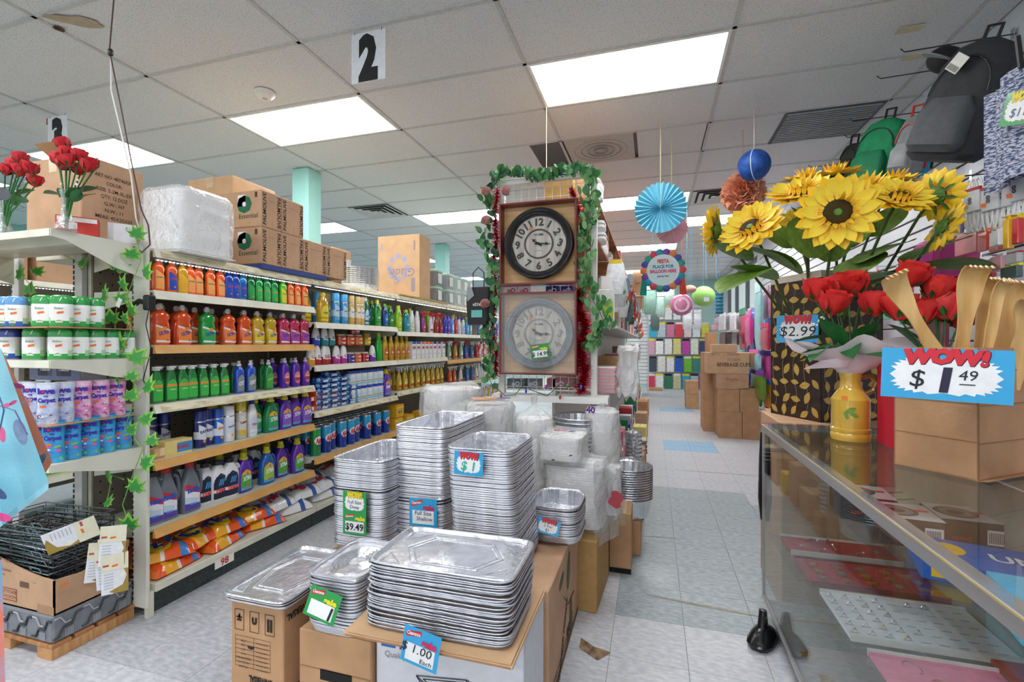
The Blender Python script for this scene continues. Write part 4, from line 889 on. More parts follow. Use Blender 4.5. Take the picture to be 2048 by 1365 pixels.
endrow([(40, PG, 'powder_bottle', 'grey blue carpet powder bottle', 'bottle', ''), (67, PG, 'powder_bottle', 'grey blue carpet powder bottle', 'bottle', ''), (96, PG, 'powder_bottle', 'grey blue carpet powder bottle', 'bottle', ''), (128, PG, 'powder_bottle', 'grey blue carpet powder bottle', 'bottle', ''), (163, PP, 'powder_bottle', 'pink carpet powder bottle', 'bottle', ''), (200, PP, 'powder_bottle', 'pink carpet powder bottle', 'bottle', ''), (233, PP, 'powder_bottle', 'pink carpet powder bottle', 'bottle', '')], zp, .80, 'upper row of powder bottles')
endrow([(55, PB, 'powder_bottle', 'blue carpet powder bottle', 'bottle', ''), (84, PB, 'powder_bottle', 'blue carpet powder bottle', 'bottle', ''), (108, PB, 'powder_bottle', 'blue carpet powder bottle', 'bottle', ''), (142, PB, 'powder_bottle', 'blue carpet powder bottle', 'bottle', ''), (180, PB, 'powder_bottle', 'blue carpet powder bottle', 'bottle', ''), (212, PB, 'powder_bottle', 'blue carpet powder bottle', 'bottle', ''), (245, PB, 'powder_bottle', 'blue carpet powder bottle', 'bottle', '')], z3, .83, 'lower row of powder bottles')
TIS = carton(.22, .11, .10, 'dfe3ee', (('Tissue', 'f0f0f0', .02, 0, .045, dict(bold=.05)),), ((-.11, .11, .0, .1, '8f9ac0'), (-.05, .05, .02, .085, '17181c')))
for k, u in enumerate((128, 165)):
    p = at(u, 760, y=EYB - .04); spawn(TIS, 'tissue_box', 'patterned tissue box with black oval, %s one behind the powder bottles' % ('left', 'right')[k], 'box', (p.x, EYB - .06, zp + .155), 0, 'tissue boxes')
# ---------------------------------------------------------------- cartons
def put_carton(nm, label, x0, x1, y0, y1, z0, z1, mt=None, rz=0.0, faces=(), open_top=False, tape=True, group=None, cat='box', flaps=0.0):
    """corrugated carton; faces: (side, text, height, a, b, options) with side in 'x+','y-' and a, b from the face's lower left"""
    mt = mt or CARD
    cx, cy = (x0 + x1) / 2, (y0 + y1) / 2; w, d, h = (x1 - x0) / 2, (y1 - y0) / 2, z1 - z0
    t = thing(nm, label, cat, (cx, cy, z0), rz, group)
    m = M()
    if open_top:
        e = .005
        m.box(-w, w, -d, d, 0, e, mt); m.box(-w, -w + e, -d, d, e, h, mt); m.box(w - e, w, -d, d, e, h, mt); m.box(-w + e, w - e, -d, -d + e, e, h, mt); m.box(-w + e, w - e, d - e, d, e, h, mt)
    else: m.box(-w, w, -d, d, 0, h, mt, .004)
    part('body', m, t)
    if not open_top:
        s = M(); s.box(-.0015, .0015, -d + .004, d - .004, h, h + .0006, mat('6f543c', rough=.9, var=0)); part('top_seam', s, t)
        if tape:
            s = M(); s.box(-.028, .028, -d - .0007, d + .0007, h + .0006, h + .0012, mat('c9ab80', rough=.25, coat=.5)); s.box(-.028, .028, -d - .0012, -d, h - .07, h + .0012, mat('c9ab80', rough=.25, coat=.5)); part('tape', s, t)
    tx = M(); bars = M()
    for it in faces:
        side, s, hh, a, b = it[:5]; kw = dict(it[5]) if len(it) > 5 else {}
        c = kw.pop('c', '33261c'); pm = mat(c, rough=.8, var=0)
        if side == 'y-': fn = lambda p, q: (-w + p, -d - .0016, q)
        elif side == 'x+': fn = lambda p, q: (w + .0016, -d + p, q)
        else: fn = lambda p, q: (-w - .0016, d - p, q)
        if s == '#':  # a rectangle outline or filled panel
            ww, h2 = kw['w'], kw['hh']
            if kw.get('fill'): bars.add([fn(a, b), fn(a + ww, b), fn(a + ww, b + h2), fn(a, b + h2)], [(0, 1, 2, 3)], pm)
            else:
                e = kw.get('e', .002)
                for (p0, p1, q0, q1) in ((a, a + ww, b, b + e), (a, a + ww, b + h2 - e, b + h2), (a, a + e, b, b + h2), (a + ww - e, a + ww, b, b + h2)): bars.add([fn(p0, q0), fn(p1, q0), fn(p1, q1), fn(p0, q1)], [(0, 1, 2, 3)], pm)
        else: put_text(tx, s, pm, fn, hh, a, b, **kw)
    if tx.f: part('lettering', tx, t)
    if bars.f: part('print', bars, t)
    return t
X0 = -2.27; ZT = 1.785
palm = lambda w, up=False: [('x+', 'PALMOLIVE', .026, .035, .112, dict(rot=pi / 2, c='2a2622', bold=.02, width=.195)), ('x+', 'PALMOLIVE', .026, w - .035, .112, dict(rot=-pi / 2, c='2a2622', bold=.02, width=.195)),
    ('x+', '#', 0, .06, .17, dict(w=.001, hh=.05, fill=1, c='6a4a30')), ('x+', '#', 0, .06, .168, dict(w=w - .12, hh=.0015, fill=1, c='6a4a30')), ('x+', '#', 0, w / 2, .0, dict(w=.0015, hh=.06, fill=1, c='6a4a30'))]
us = (523, 564, 608, 653, 694); ys = [yat(u, X0) for u in us]
for k in range(4):
    w = ys[k + 1] - ys[k] - .004
    f = palm(w)
    if k == 0: f += [('y-', 'o', .13, .27, .10, dict(c='1f6b4a', bold=.06)), ('y-', 'Essential', .03, .30, .055, dict(c='1f4a3a')), ('y-', '- -- -', .012, .31, .02, {}), ('y-', '#', 0, .22, .13, dict(w=.06, hh=.07, fill=1, c='eef0f2')), ('y-', 'll', .03, .36, .18, dict(bold=.04))]
    put_carton('carton', 'printed soap carton, %s from left in the lower row on the shelf top' % nth(k), X0 - .40, X0, ys[k], ys[k] + w, ZT + .0, ZT + .225, CARD, faces=f, tape=False, group='soap cartons on the shelf top')
for k in range(2):
    w = ys[k + 1] - ys[k] - .004; f = palm(w)
    if k == 0: f += [('y-', 'o', .13, .27, .10, dict(c='1f6b4a', bold=.06)), ('y-', 'Essential', .03, .30, .055, dict(c='1f4a3a')), ('y-', '- -- -', .012, .31, .02, {}), ('y-', '#', 0, .22, .13, dict(w=.06, hh=.07, fill=1, c='eef0f2')), ('y-', 'll', .03, .36, .18, dict(bold=.04))]
    put_carton('carton', 'printed soap carton, %s from left in the upper row' % nth(k), X0 - .40, X0, ys[k], ys[k] + w, ZT + .2265, ZT + .45, CARD, faces=f, tape=False, group='soap cartons on the shelf top')
m = M(); m.box(-.42, .0, 0, ys[3] - ys[0], 0, .028, mat('1d3f8a', rough=.4)); solo('blue_board', m, 'blue board lying under the soap cartons', 'board', (X0 + .005, ys[0], 1.7555))
m = M(); m.box(-.38, .0, 0, 1.1, 0, .012, mat('c9b070', rough=.8, var=.1)); solo('cardboard_sheet', m, 'yellowish cardboard sheet under the floral carton', 'board', (X0 + .0, 3.92, 1.7555))
put_carton('carton', 'big plain carton with white edge behind the soap cartons', -3.11, -2.72, 2.5, 2.88, 1.757, 2.44, CARD3)
# rear half of the run: top and deck only
rt = M(); rt.box(-3.12, -2.735, 1.66, 7.2, 1.735, 1.755, SHL); solo('rear_top_shelf', rt, 'long beige shelf top on the far side of the left run', 'shelf')
fl = put_carton('carton', 'tall tan carton printed with upside-down blue flowers', -2.755, X0, 4.31, 4.55, ZT - .016, 2.415, CARD3, faces=[('y-', 'Glade', .085, .30, .30, dict(c='8a86b0', slant=.2, flip=True)), ('y-', 'Candle', .05, .20, .24, dict(c='8a86b0', rot=2.2)), ('y-', '#', 0, .39, .06, dict(w=.045, hh=.14, fill=1, c='9a92a0')), ('y-', '#', 0, .04, .5, dict(w=.02, hh=.07, fill=1, c='a9a2b4')), ('y-', '#', 0, .42, .48, dict(w=.015, hh=.1, fill=1, c='8a8298'))], tape=False)
m = M()
for k in range(8):
    a = 2 * pi * k / 8
    m.poly([(-.0 + .10 * cos(a) - .0 + .032 * cos(b), -.1215, .31 + .12 * sin(a) + .032 * sin(b)) for b in [2 * pi * q / 10 for q in range(10)]], mat('a7a6bd', rough=.8, var=0))
part('flower_print', m, fl)
put_carton('carton', 'blue and orange carton with a red round badge', -2.9, -2.72, 3.55, 3.8, 1.757, 2.16, CARD2, faces=[('y-', '#', 0, .0, .02, dict(w=.09, hh=.37, fill=1, c='1f86c8'))])
# foil roasters on the shelf top
@cached
def oval_pan(rx=.17, ry=.13, h=.07, rim=True):
    m = M(); rs = []; N = 48
    for (z, s, w) in ((0, .80, 0), (.004, .83, .0), (h * .85, .97, 1), (h * .9, 1.0, 0), (h, 1.02, 0), (h - .003, 1.05, 0)):
        rs.append([((rx * s + (.004 * (k % 2) if w or z < .01 else 0)) * cos(2 * pi * k / N), (ry * s + (.004 * (k % 2) if w or z < .01 else 0)) * sin(2 * pi * k / N), z) for k in range(N)])
    m.rings(rs, FOIL, True, False); return m.done('pan')
for k in range(9):
    solo('foil_roaster', oval_pan(), 'oval foil roaster nested in the stack between the cartons, %s up' % nth(k), 'pan', (-2.52, yat(724, -2.5), 1.757 + k * .018), 1.1, 'nested foil roasters on the shelf top')
m = M(); m.lathe([(0, .035), (.1, .045), (.12, .052)], FOAM, 14); solo('foam_cup', m, 'white cup behind the foil roasters on the shelf top', 'cup', (-2.66, yat(703, -2.6), 1.93), smooth=True)
# storage boxes
@cached
def tote(c, lidc, w=.3, d=.2, h=.17, clear=False):
    mt = clear_mat('clear_tote', gloss=.12, rough=.1, haze=.35) if clear else mat(c, rough=.35, var=.03)
    m = M(); m.lathe([(0, w * .43, d * .43), (h, w * .48, d * .48)], mt, 16, ex=7); m2 = M(); m2.lathe([(h - .008, w * .49, d * .49), (h, w * .5, d * .5), (h + .012, w * .5, d * .5), (h + .016, w * .46, d * .46)], mat(lidc, rough=.35, var=0), 16, ex=7)
    sp = [('tub', sm(m, 'tub'), []), ('lid', sm(m2, 'lid'), [])]
    l = M(); l.quad((w * .481, -.05, h * .2), (w * .481, .05, h * .2), (w * .481, .05, h * .85), (w * .481, -.05, h * .85), paper('dfe9e4')); sp.append(('label', l.done('label'), []))
    return sp
for k, (u, n, c, l, cl_) in enumerate(((877, 2, '8f959c', 'bfe8cc', False), (900, 2, 'a9aeb4', 'cfeede', False), (916, 2, 'dfe8e4', 'bfe8dc', True), (930, 2, 'dfe8e4', 'bfe8dc', True), (941, 2, 'dfe8e4', 'bfe8dc', True))):
    for j in range(n):
        spawn(tote(c, l, clear=cl_), 'storage_box', '%s storage box with mint lid, %s from the flowered carton, %s one' % ('clear' if cl_ else 'grey', nth(k), ('lower', 'upper')[j]), 'box', (GX - .17, yat(u, GX - .02) + .05, 1.7565 + j * .19), 0, 'mint-lidded storage boxes')
put_carton('carton', 'cream carton beyond the mint-lidded storage boxes', -2.6, -2.3, 7.3 - 1.1, 6.6, 1.757, 2.05, mat('dcd0b4', rough=.8))
# wrapped foam trays on the near end of the shelf top
def foam_tray_me(w, d, n=20, ex=6, h=.022):
    m = M(); m.lathe([(0, w * .42, d * .42), (h * .4, w * .47, d * .47), (h * .5, w * .5, d * .5), (h, w * .5, d * .5), (h * .98, w * .49, d * .49)], FOAM, n, ex=ex, cap1=False)
    m.lathe([(.003, w * .40, d * .40), (h * .9, w * .485, d * .485)], FOAM, n, ex=ex, cap1=False); return m.done('foam_tray', True)
def crumple(w, d, z0, z1, amp, seed, mt=None, nu=26, nv=16, tuft=0.0, ex=5, topin=0.0):
    """loose crinkled film round a stack: w, d half sizes"""
    m = M(); rs = []
    for j in range(nv + 1):
        q = j / nv; z = z0 + (z1 - z0) * q; r = []
        k = 1.0 - topin * q if q < .93 else (1 - topin) * (1 - (q - .93) / .07 * (.12))
        for i in range(nu):
            a = 2 * pi * i / nu; ca, sa = cos(a), sin(a)
            f = 1 + amp * noise.noise(Vector((ca * 3 + seed, sa * 3, z * 14))) * 2.0
            r.append((w * k * f * math.copysign(abs(ca) ** (2 / ex), ca), d * k * f * math.copysign(abs(sa) ** (2 / ex), sa), z + amp * .35 * noise.noise(Vector((a * 2, seed, z * 9)))))
        rs.append(r)
    top = rs[-1]; cz = z1
    rs.append([(p[0] * .5, p[1] * .5, z1 + tuft * .35 + .01 * noise.noise(Vector((i, seed, 3)))) for i, p in enumerate(top)])
    rs.append([(p[0] * .12, p[1] * .12, z1 + tuft * .6) for i, p in enumerate(top)])
    if tuft > 0:
        rs.append([(p[0] * (.16 + .1 * (i % 2)), p[1] * (.16 + .1 * ((i // 2) % 2)), z1 + tuft * (1 + .25 * sin(i * 2.1))) for i, p in enumerate(top)])
    m.rings(rs, mt or WRAP, False, True); return m
t = thing('wrapped_tray_stack', 'big stack of white foam trays in clear film on the shelf top', 'tray stack', (-2.37, 1.905, 1.757))
ft = foam_tray_me(.29, .31)
for k in range(26): part('foam_tray', ft, t, loc=(0, 0, .004 + k * .0115))
part('film', crumple(.158, .17, .002, .335, .05, 4.2, WRAP2, nu=36, nv=18, tuft=.03), t)
m = M(); m.box(-.15, .15, -.16, .16, -.0, .003, FOAM); part('card', m, t)
put_carton('carton', 'large carton stamped with item number and size lines behind the roses', -2.93, -2.545, 1.52, 1.80, 1.7575, 2.185, CARD, faces=[('x+', s, .017, .14, .345 - .033 * k, dict(c='4a3a2c', bold=.01, width=w)) for k, (s, w) in enumerate((('ART NO: 48T4692N', .17), ('COLOR:', .07), ('SIZE: S-2M-3L-2X', .16), ('QTY: 12 DOZ', .12), ('G.W.: H7', .09), ('N.W.: 11', .08), ('MEAS: 45X25X35', .165)))])
m = M(); m.add([(-.02, -.14, 0), (.18, -.14, 0), (.19, -.22, .025), (.0, -.21, .035)], [(0, 1, 2, 3)], CARD2)
solo('carton_flap', m, 'loose carton flap lying on the large stamped carton', 'cardboard', (-2.74, 1.66, 2.187))
RC = carton(.15, .09, .085, 'c8382c', (('ITEM', 'f2e8e4', .008, -.045, .07), ('PASTE', 'f2e8e4', .008, .0, .07)), ((-.07, .07, .06, .08, 'f0e9e6'), (-.03, .0, .025, .055, 'f4f2f0')))
p = at(190, 0, x=GX - .045); t = spawn(RC, 'small_carton', 'small red carton beside the glass vase', 'box', (p.x - .02, p.y - .05, zt1 + .0006), .95); t.scale = (.9,) * 3
p = at(248, 0, x=GX - .035); spawn(carton(.10, .07, .085, 'e2e3e8', (('ll l', '44464c', .012, .02, .06),), ((-.05, -.03, .0, .085, 'cfd1d8'),)), 'small_carton', 'small white carton at the end of the top shelf', 'box', (p.x - .01, p.y - .0, zt1 + .0006), .95)
# ---------------------------------------------------------------- roses
RED = mat('d01424', rough=.55, c2='a80c1a', var=0, scale=18); RED2 = mat('e8382e', rough=.55, c2='c8161e', var=0, scale=14)
RGL = mat('1f5a2a', rough=.45, c2='2f7a38', var=0, scale=20)
def petal_cup(m, mt, r, h, n, a0, flare, wide=1.25):
    for k in range(n):
        a = a0 + 2 * pi * k / n
        def fn(u, v):
            b = a + (u - .5) * (2 * pi / n) * wide
            rr = r * (.35 + .75 * sin(min(v, .8) / .8 * pi / 2)) + flare * max(0, v - .65) * (1.0 + .4 * sin(k * 2.3 + u * 5))
            z = h * v * (1 - .35 * (2 * u - 1) ** 4) + .04 * h * sin(7 * u + k)
            return (rr * cos(b), rr * sin(b), z)
        m.grid(4, 5, fn, mt)
def rose_parts(t, loc, s, mt, tilt=(0, 0, 0), open_=.35):
    m = M(); petal_cup(m, mt, .8 * s, 1.5 * s, 4, .3, open_ * s, 1.5); petal_cup(m, mt, .55 * s, 1.6 * s, 3, 1.2, .2 * s, 1.6); petal_cup(m, mt, .28 * s, 1.62 * s, 3, .1, .1 * s, 1.9)
    p = part('rose', m, t, loc=loc, rot=tilt, smooth=True)
    c = M()
    for k in range(5):
        a = 2 * pi * k / 5
        c.add([(.15 * s * cos(a - .6), .15 * s * sin(a - .6), -.05 * s), (.15 * s * cos(a + .6), .15 * s * sin(a + .6), -.05 * s), (.72 * s * cos(a + .25), .72 * s * sin(a + .25), .3 * s), (.86 * s * cos(a), .86 * s * sin(a), .62 * s), (.72 * s * cos(a - .25), .72 * s * sin(a - .25), .3 * s)], [(0, 1, 2, 3, 4)], RGL)
    part('sepals', c, p)
def leaf_me(L, W, mt, n=6, curl=.15, fold=.2):
    m = M()
    def fn(u, v):
        y = v; w = W * (sin(pi * min(1, v * .96 + .04)) ** .7) * (1 - .25 * v)
        x = (2 * u - 1) * w
        return (x, y * L, -curl * L * v * v + fold * abs(x))
    m.grid(4, n, fn, mt); return m
def rose_bunch(base, lst, label, s, leaves, seed, gp=None, mt=RED, top=None):
    r = random.Random(seed); t = thing('rose_bunch', label, 'flowers', base, 0, gp)
    B = Vector(base)
    for k, (u, v, dy) in enumerate(lst):
        p = at(u, v, y=B.y + dy) - B
        rose_parts(t, p, s, mt, (r.uniform(-.35, .35) - .15, r.uniform(-.3, .3), r.uniform(0, 6)))
        st = M(); st.tube([(0, 0, .0), (p.x * .25, p.y * .25, p.z * .5), tuple(p)], .003, RGL, 6); part('stem', st, t)
    for k, (u, v, dy) in enumerate(leaves):
        p = at(u, v, y=B.y + dy) - B
        L = leaf_me(s * 2.6, s * .75, RGL); a = math.atan2(p.z - .1, p.x)
        o = part('leaf', L, t, loc=(p.x * .6, p.y * .6, p.z * .8), rot=(r.uniform(-.4, .9), r.uniform(-.5, .5), -pi / 2 + math.atan2(p.y + .01, p.x) + r.uniform(-.5, .5)), smooth=True)
    for k in range(7):
        m = M(); m.ball((0, 0, 0), .0045, mat('f2f2ee', rough=.6), 6, 4)
        q = at(lst[0][0] + r.uniform(-15, 25), lst[0][1] + r.uniform(30, 75), y=B.y) - B; part('filler_bud', m, t, loc=q)
    return t
def glass_vase(p, label):
    t = thing('glass_vase', label, 'vase', p)
    m = M(); pr = [(0, .034), (.004, .036), (.03, .03), (.06, .018), (.10, .014), (.14, .017), (.165, .022)]
    m.lathe(pr, clear_mat('cut_glass', tint=(.95, .97, .98), gloss=.10, rough=.02, haze=.06, bump=.3, bscale=60), 14, cap1=False); m.lathe([(a + .002 if i == 0 else a, max(b - .003, .004)) for i, (a, b) in enumerate(pr)], clear_mat('cut_glass'), 14, cap1=False)
    part('body', m, t)
pv = at(132, 0, y=EYF + .05); pv = Vector((pv.x, pv.y, zt1 + .0006))
glass_vase(pv, 'slim clear glass vase holding the right rose bunch')
rose_bunch(pv + Vector((0, 0, .01)), [(131, 300, 0), (133, 318, -.02), (117, 328, .01), (141, 334, -.03), (158, 322, 0), (172, 343, -.02), (160, 350, .02), (188, 340, 0), (121, 338, -.03)], 'bunch of red silk roses in the vase near the red carton', .029, [(112, 372, 0), (165, 372, 0), (135, 378, -.03), (155, 388, -.02), (122, 362, .02), (172, 365, .02), (148, 362, -.03), (178, 380, .0)], 3)
pv = at(8, 0, y=EYF + .05); pv = Vector((pv.x, pv.y, zt1 + .0006))
glass_vase(pv, 'clear glass vase at the left edge of the top shelf')
rose_bunch(pv + Vector((0, 0, .01)), [(42, 328, 0), (10, 350, -.03), (52, 344, .01), (66, 350, -.02), (70, 373, 0), (28, 340, .0), (-12, 345, 0), (38, 352, -.02)], 'bunch of red silk roses in the leftmost vase', .029, [(20, 385, 0), (45, 392, 0), (5, 378, 0), (38, 370, .02), (-15, 380, 0), (52, 385, -.02)], 9)
# ---------------------------------------------------------------- ivy
def maple(s=1.0):
    pts = []
    lob = [(90, 1.0), (70, .62), (55, .55), (45, .88), (25, .50), (8, .52), (-5, .74), (-22, .42), (-50, .45), (-75, .30), (-90, .12), (-105, .30), (-130, .45), (-158, .42), (-175, .74), (-188, .52), (-205, .50), (-225, .88), (-235, .55), (-250, .62)]
    out = [(s * r * cos(R(a)), s * r * sin(R(a)), .12 * s * ((r - .5) ** 2) * -2) for a, r in lob]
    inn = [(x * .72, y * .72, z * .4 + .06 * s) for x, y, z in out]
    m = M(); n = len(out); c = (0, -.02 * s, .05 * s)
    m.add(out + inn + [c], [(i, (i + 1) % n, n + (i + 1) % n, n + i) for i in range(n)], mat('79b43a', rough=.45, var=.1))
    m.add(inn + [c], [(i, (i + 1) % n, n) for i in range(n)], mat('2f8a35', rough=.45, var=.12, scale=40))
    return m
LEAFS = [maple(.068).done('leaf', True), maple(.058).done('leaf', True), maple(.048).done('leaf', True)]
ivy = thing('ivy_vine', 'artificial maple-leaf ivy climbing the tall end post', 'vine', (GX, GY[0] - .1, 0))
B = Vector(ivy.location); rr = random.Random(5)
iv = [(272, 470, 1), (235, 535, 0), (262, 512, 1), (293, 548, 0), (58, 583, 1), (40, 552, 0), (72, 545, 2), (163, 528, 2), (210, 594, 0), (264, 624, 1), (246, 572, 1), (234, 689, 0), (270, 718, 0), (229, 762, 0), (296, 777, 0), (261, 795, 1), (289, 842, 1), (261, 862, 2), (302, 885, 2), (290, 929, 0), (217, 953, 0), (271, 977, 0), (215, 1008, 2), (258, 1052, 0), (250, 640, 2), (262, 756, 2), (240, 600, 2), (222, 640, 1), (66, 610, 2)]
for u, v, k in iv:
    p = at(u, v, y=1.53 if u > 180 else EYB) - B
    part('leaf', LEAFS[k], ivy, loc=p, rot=(pi / 2 + rr.uniform(-.5, .3), rr.uniform(-.4, .4) + .3, 0 if False else rr.uniform(-.3, .8)))
def px_path(lst, y): return [at(u, v, y=y) - B for u, v in lst]
for pth in ([(268, 455), (282, 520), (255, 590), (262, 660), (240, 720), (275, 780), (252, 850), (285, 900), (262, 960), (245, 1010), (258, 1050)], [(240, 575), (230, 640), (232, 700), (238, 760)], [(248, 960), (225, 950), (215, 1000)]):
    m = M(); m.tube(px_path(pth, 1.55), .0022, mat('7fae4a', rough=.5), 5); part('stem', m, ivy, smooth=True)
m = M(); m.tube(px_path([(40, 545), (60, 570), (62, 600), (56, 625)], EYB), .002, mat('7fae4a', rough=.5), 5); part('stem', m, ivy)
m = M(); m.tube(px_path([(130, 512), (150, 520), (163, 540), (180, 512)], EYB), .002, mat('7fae4a', rough=.5), 5); part('stem', m, ivy)
# plug, cord, price tag on the post
t = thing('power_adapter', 'black power adapter with cord hanging on the end post', 'adapter', at(298, 606, y=GY[0] - .07))
m = M(); m.box(-.016, .02, -.02, .02, -.035, .035, BLACKP, .006); part('case', m, t)
m = M(); m.tube([(-.02, 0, 0), (-.06, 0, .01), (-.09, 0, -.005)], .012, BLACKP, 8); part('plug', m, t)
B2 = Vector(t.location); m = M(); m.tube([at(u, v, y=GY[0] - .075) - B2 for u, v in ((298, 618), (292, 650), (303, 700), (286, 760), (300, 745 + 40))], .0022, BLACKP, 5); part('cord', m, t)
m = M(); m.box(-.012, .012, -.001, .001, -.02, .02, paper('e6e6ea')); o = solo('hang_tag', m, 'small white care tag hanging beside the ivy', 'tag', at(238, 606, y=1.5), 0, ry=.5)
B3 = Vector((0, 0, 0)); m = M(); m.tube([at(u, v, y=y) for u, v, y in ((228, -5, 1.45), (219, 100, 1.5), (245, 230, 1.52), (262, 320, 1.54), (283, 420, 1.56), (297, 452, 1.58), (300, 490, 1.58), (284, 505, 1.58), (262, 490, 1.57))], .003, mat('4a3530', rough=.6, var=0), 6); m.ball(at(221, 105, y=1.5), .012, BLACKP, 7, 5, 1.6)
solo('dangling_wire', m, 'dark brown cord hanging from the ceiling to the end post', 'cord', smooth=True)
m = M(); m.tube([at(u, v, y=y) for u, v, y in ((222, 108, 1.5), (222, 180, 1.53), (248, 290, 1.54), (262, 350, 1.55), (272, 437, 1.56), (285, 480, 1.57), (240, 570, 1.56))], .0028, mat('dcdcd8', rough=.5, var=0), 6); solo('dangling_wire', m, 'white cord running beside the dark brown one', 'cord', smooth=True)
m = M(); m.tube([at(u, v, z=CZ - .02 - k * .004) for k, (u, v) in enumerate(((50, 5), (110, 60), (150, 75), (218, 100)))], .0025, mat('dcdcd8', rough=.5, var=0), 5); solo('ceiling_wire', m, 'thin white wire strung below the broken ceiling tile', 'wire')
m = M(); m.tube([at(u, v, z=CZ - .02) for u, v in ((-10, 248), (35, 262), (76, 275))], .004, mat('dcdcd8', rough=.5, var=0), 5); solo('ceiling_wire', m, 'white wire end near the number 3 sign', 'wire')
# ---------------------------------------------------------------- number signs
for s, (ua, va, ub, vb), lab_ in (('2', (703, 62, 770, 157), 'white card sign with a large black 2 hanging from the ceiling'), ('3', (96, 232, 134, 303), 'white card sign with a black 3 above the red roses')):
    p0 = at((ua + ub) / 2, va - 2, z=CZ); yy = p0.y; a = at(ua, va, y=yy); b = at(ub, vb, y=yy); w = (b.x - a.x) / 2; h = CZ - b.z
    t = thing('aisle_sign', lab_, 'sign', (p0.x, yy, CZ - .01))
    m = M(); m.box(-w, w, -.001, .001, -h + .01, 0, paper('e9ecf2')); part('card', m, t)
    m = M(); put_text(m, s, ink('17191a'), lambda q, r: (q, -.0022, r), h * .78, 0, -h * .88, bold=.07, width=w * 1.15); part('numeral', m, t)
    m = M(); m.tube([(-w * .8, 0, -.01), (-w * .8, 0, .01)], .002, BLACKP, 5); m2 = M(); m2.tube([(w * .8, 0, -.01), (w * .8, 0, .01)], .002, BLACKP, 5); part('clip', m, t); part('clip', m2, t)
    if s == '3': m = M(); m.tube([(-w - .01, 0, .0), (-w - .015, 0, -.05), (-w, 0, -.04)], .004, mat('c8402a', rough=.4), 5); part('clothespin', m, t)
# ================================================================ pallet, crate and carton of wire racks
PXR = GX - .065
t = thing('pallet', 'small pine pallet under the grey crate', 'pallet', (0, 0, 0))
WD = mat('b98352', rough=.7, c2='d2a06c', var=0, scale=10, stretch=(1, 8, 1)); WD2 = mat('c28d5b', rough=.7, c2='9c6a3e', var=0, scale=10, stretch=(6, 1, 1))
for k in range(3):
    m = M(); x = PXR - .04 - k * .26; m.box(x - .045, x + .045, 1.30, 1.62, 0, .045, WD, .002); part('bearer', m, t)
for k in range(4):
    m = M(); m.box(PXR - .62, PXR + .005, 1.30 + k * .085, 1.37 + k * .085, .0455, .062, WD2, .002); part('board', m, t)
t = thing('crate', 'grey plastic crate with honeycomb ribs under the rack carton', 'crate', (PXR - .3, 1.46, .0625))
m = M(); m.box(-.30, .30, -.155, .155, 0, .115, mat('7d8188', rough=.4, var=.08), .008); part('body', m, t)
rb = mat('3a3c40', rough=.4); rg = mat('a9adb4', rough=.35)
for face in ('f', 'r'):
    L = .6 if face == 'f' else .31
    fn = (lambda a, b: (-L / 2 + a, -.159, b)) if face == 'f' else (lambda a, b: (.304, -L / 2 + a, b))
    n = 5 if face == 'f' else 3
    for k in range(n):
        a0 = L * k / n; w = L / n
        m = M(); m.tube([fn(a0 + w * q, z) for q, z in ((0, .02), (.2, .02), (.35, .055), (.65, .055), (.8, .095), (1, .095))], .004, rb, 5); part('rib', m, t)
        m = M(); m.tube([fn(a0 + w * q, z) for q, z in ((.05, .10), (.25, .10), (.42, .07), (.6, .07))], .0035, rg, 5); part('rib', m, t)
        g = M()
        for j in range(6): g.tube([fn(a0 + w * (.42 + j * .05), .012), fn(a0 + w * (.42 + j * .05), .045)], .0015, rg, 4)
        part('grille', g, t)
z0 = .179; bx0, bx1, by0, by1 = PXR - .60, PXR + .0, 1.31, 1.60
t = thing('rack_carton', 'cut-down cardboard carton full of black wire racks', 'box', (0, 0, z0))
e = .006
def cut(u): return .225 - .08 * sin(max(0, min(1, (u - .25) / .75)) * pi * .5) ** 1
m = M()
m.prism([(bx0, 0), (bx1, 0)] + [(bx1 - (bx1 - bx0) * q / 8, .145 + .08 * (sin((q / 8) * pi / 2) ** 2)) for q in range(9)], by0, by0 + e, CARD, 'y')
part('front_wall', m, t)
m = M(); m.prism([(by0, 0), (by1, 0), (by1, .17), (by0 + .2, .15), (by0 + .1, .135), (by0, .145)], bx1 - e, bx1, CARD, 'x'); part('side_wall', m, t)
m = M(); m.box(bx0, bx0 + e, by0, by1, 0, .22, CARD); part('side_wall', m, t)
m = M(); m.box(bx0, bx1, by1 - e, by1, 0, .2, CARD); part('rear_wall', m, t)
m = M(); m.box(bx0, bx1, by0, by1, 0, e, CARD2); part('bottom', m, t)
m = M(); f = lambda a, b: (bx1 - .42 + a, by0 - .0016, b)
put_text(m, 'HB', ink('3a2c20'), f, .035, .06, .165, bold=.04); put_text(m, 'style', ink('5a4634'), f, .016, .13, .185); put_text(m, 'home & kitchen', ink('5a4634'), f, .012, .10, .145); put_text(m, 'fine racks', ink('5a4634'), f, .009, .09, .125)
put_text(m, 'QTY/CASE', ink('9a3a2a'), f, .015, .14, .052); put_text(m, '24 PCS/CTN', ink('9a3a2a'), f, .013, .14, .032)
part('lettering', m, t)
m = M()
for a0, a1, b0, b1 in ((.09, .19, .022, .025), (.09, .19, .072, .075), (.09, .093, .022, .075), (.187, .19, .022, .075)): m.quad(f(a0, b0), f(a1, b0), f(a1, b1), f(a0, b1), ink('9a3a2a'))
for k in range(12): m.quad(f(.21 + k * .005, .09), f(.2125 + k * .005, .09), f(.2125 + k * .005, .115), f(.21 + k * .005, .115), ink('3a2c20'))
part('stamp', m, t)
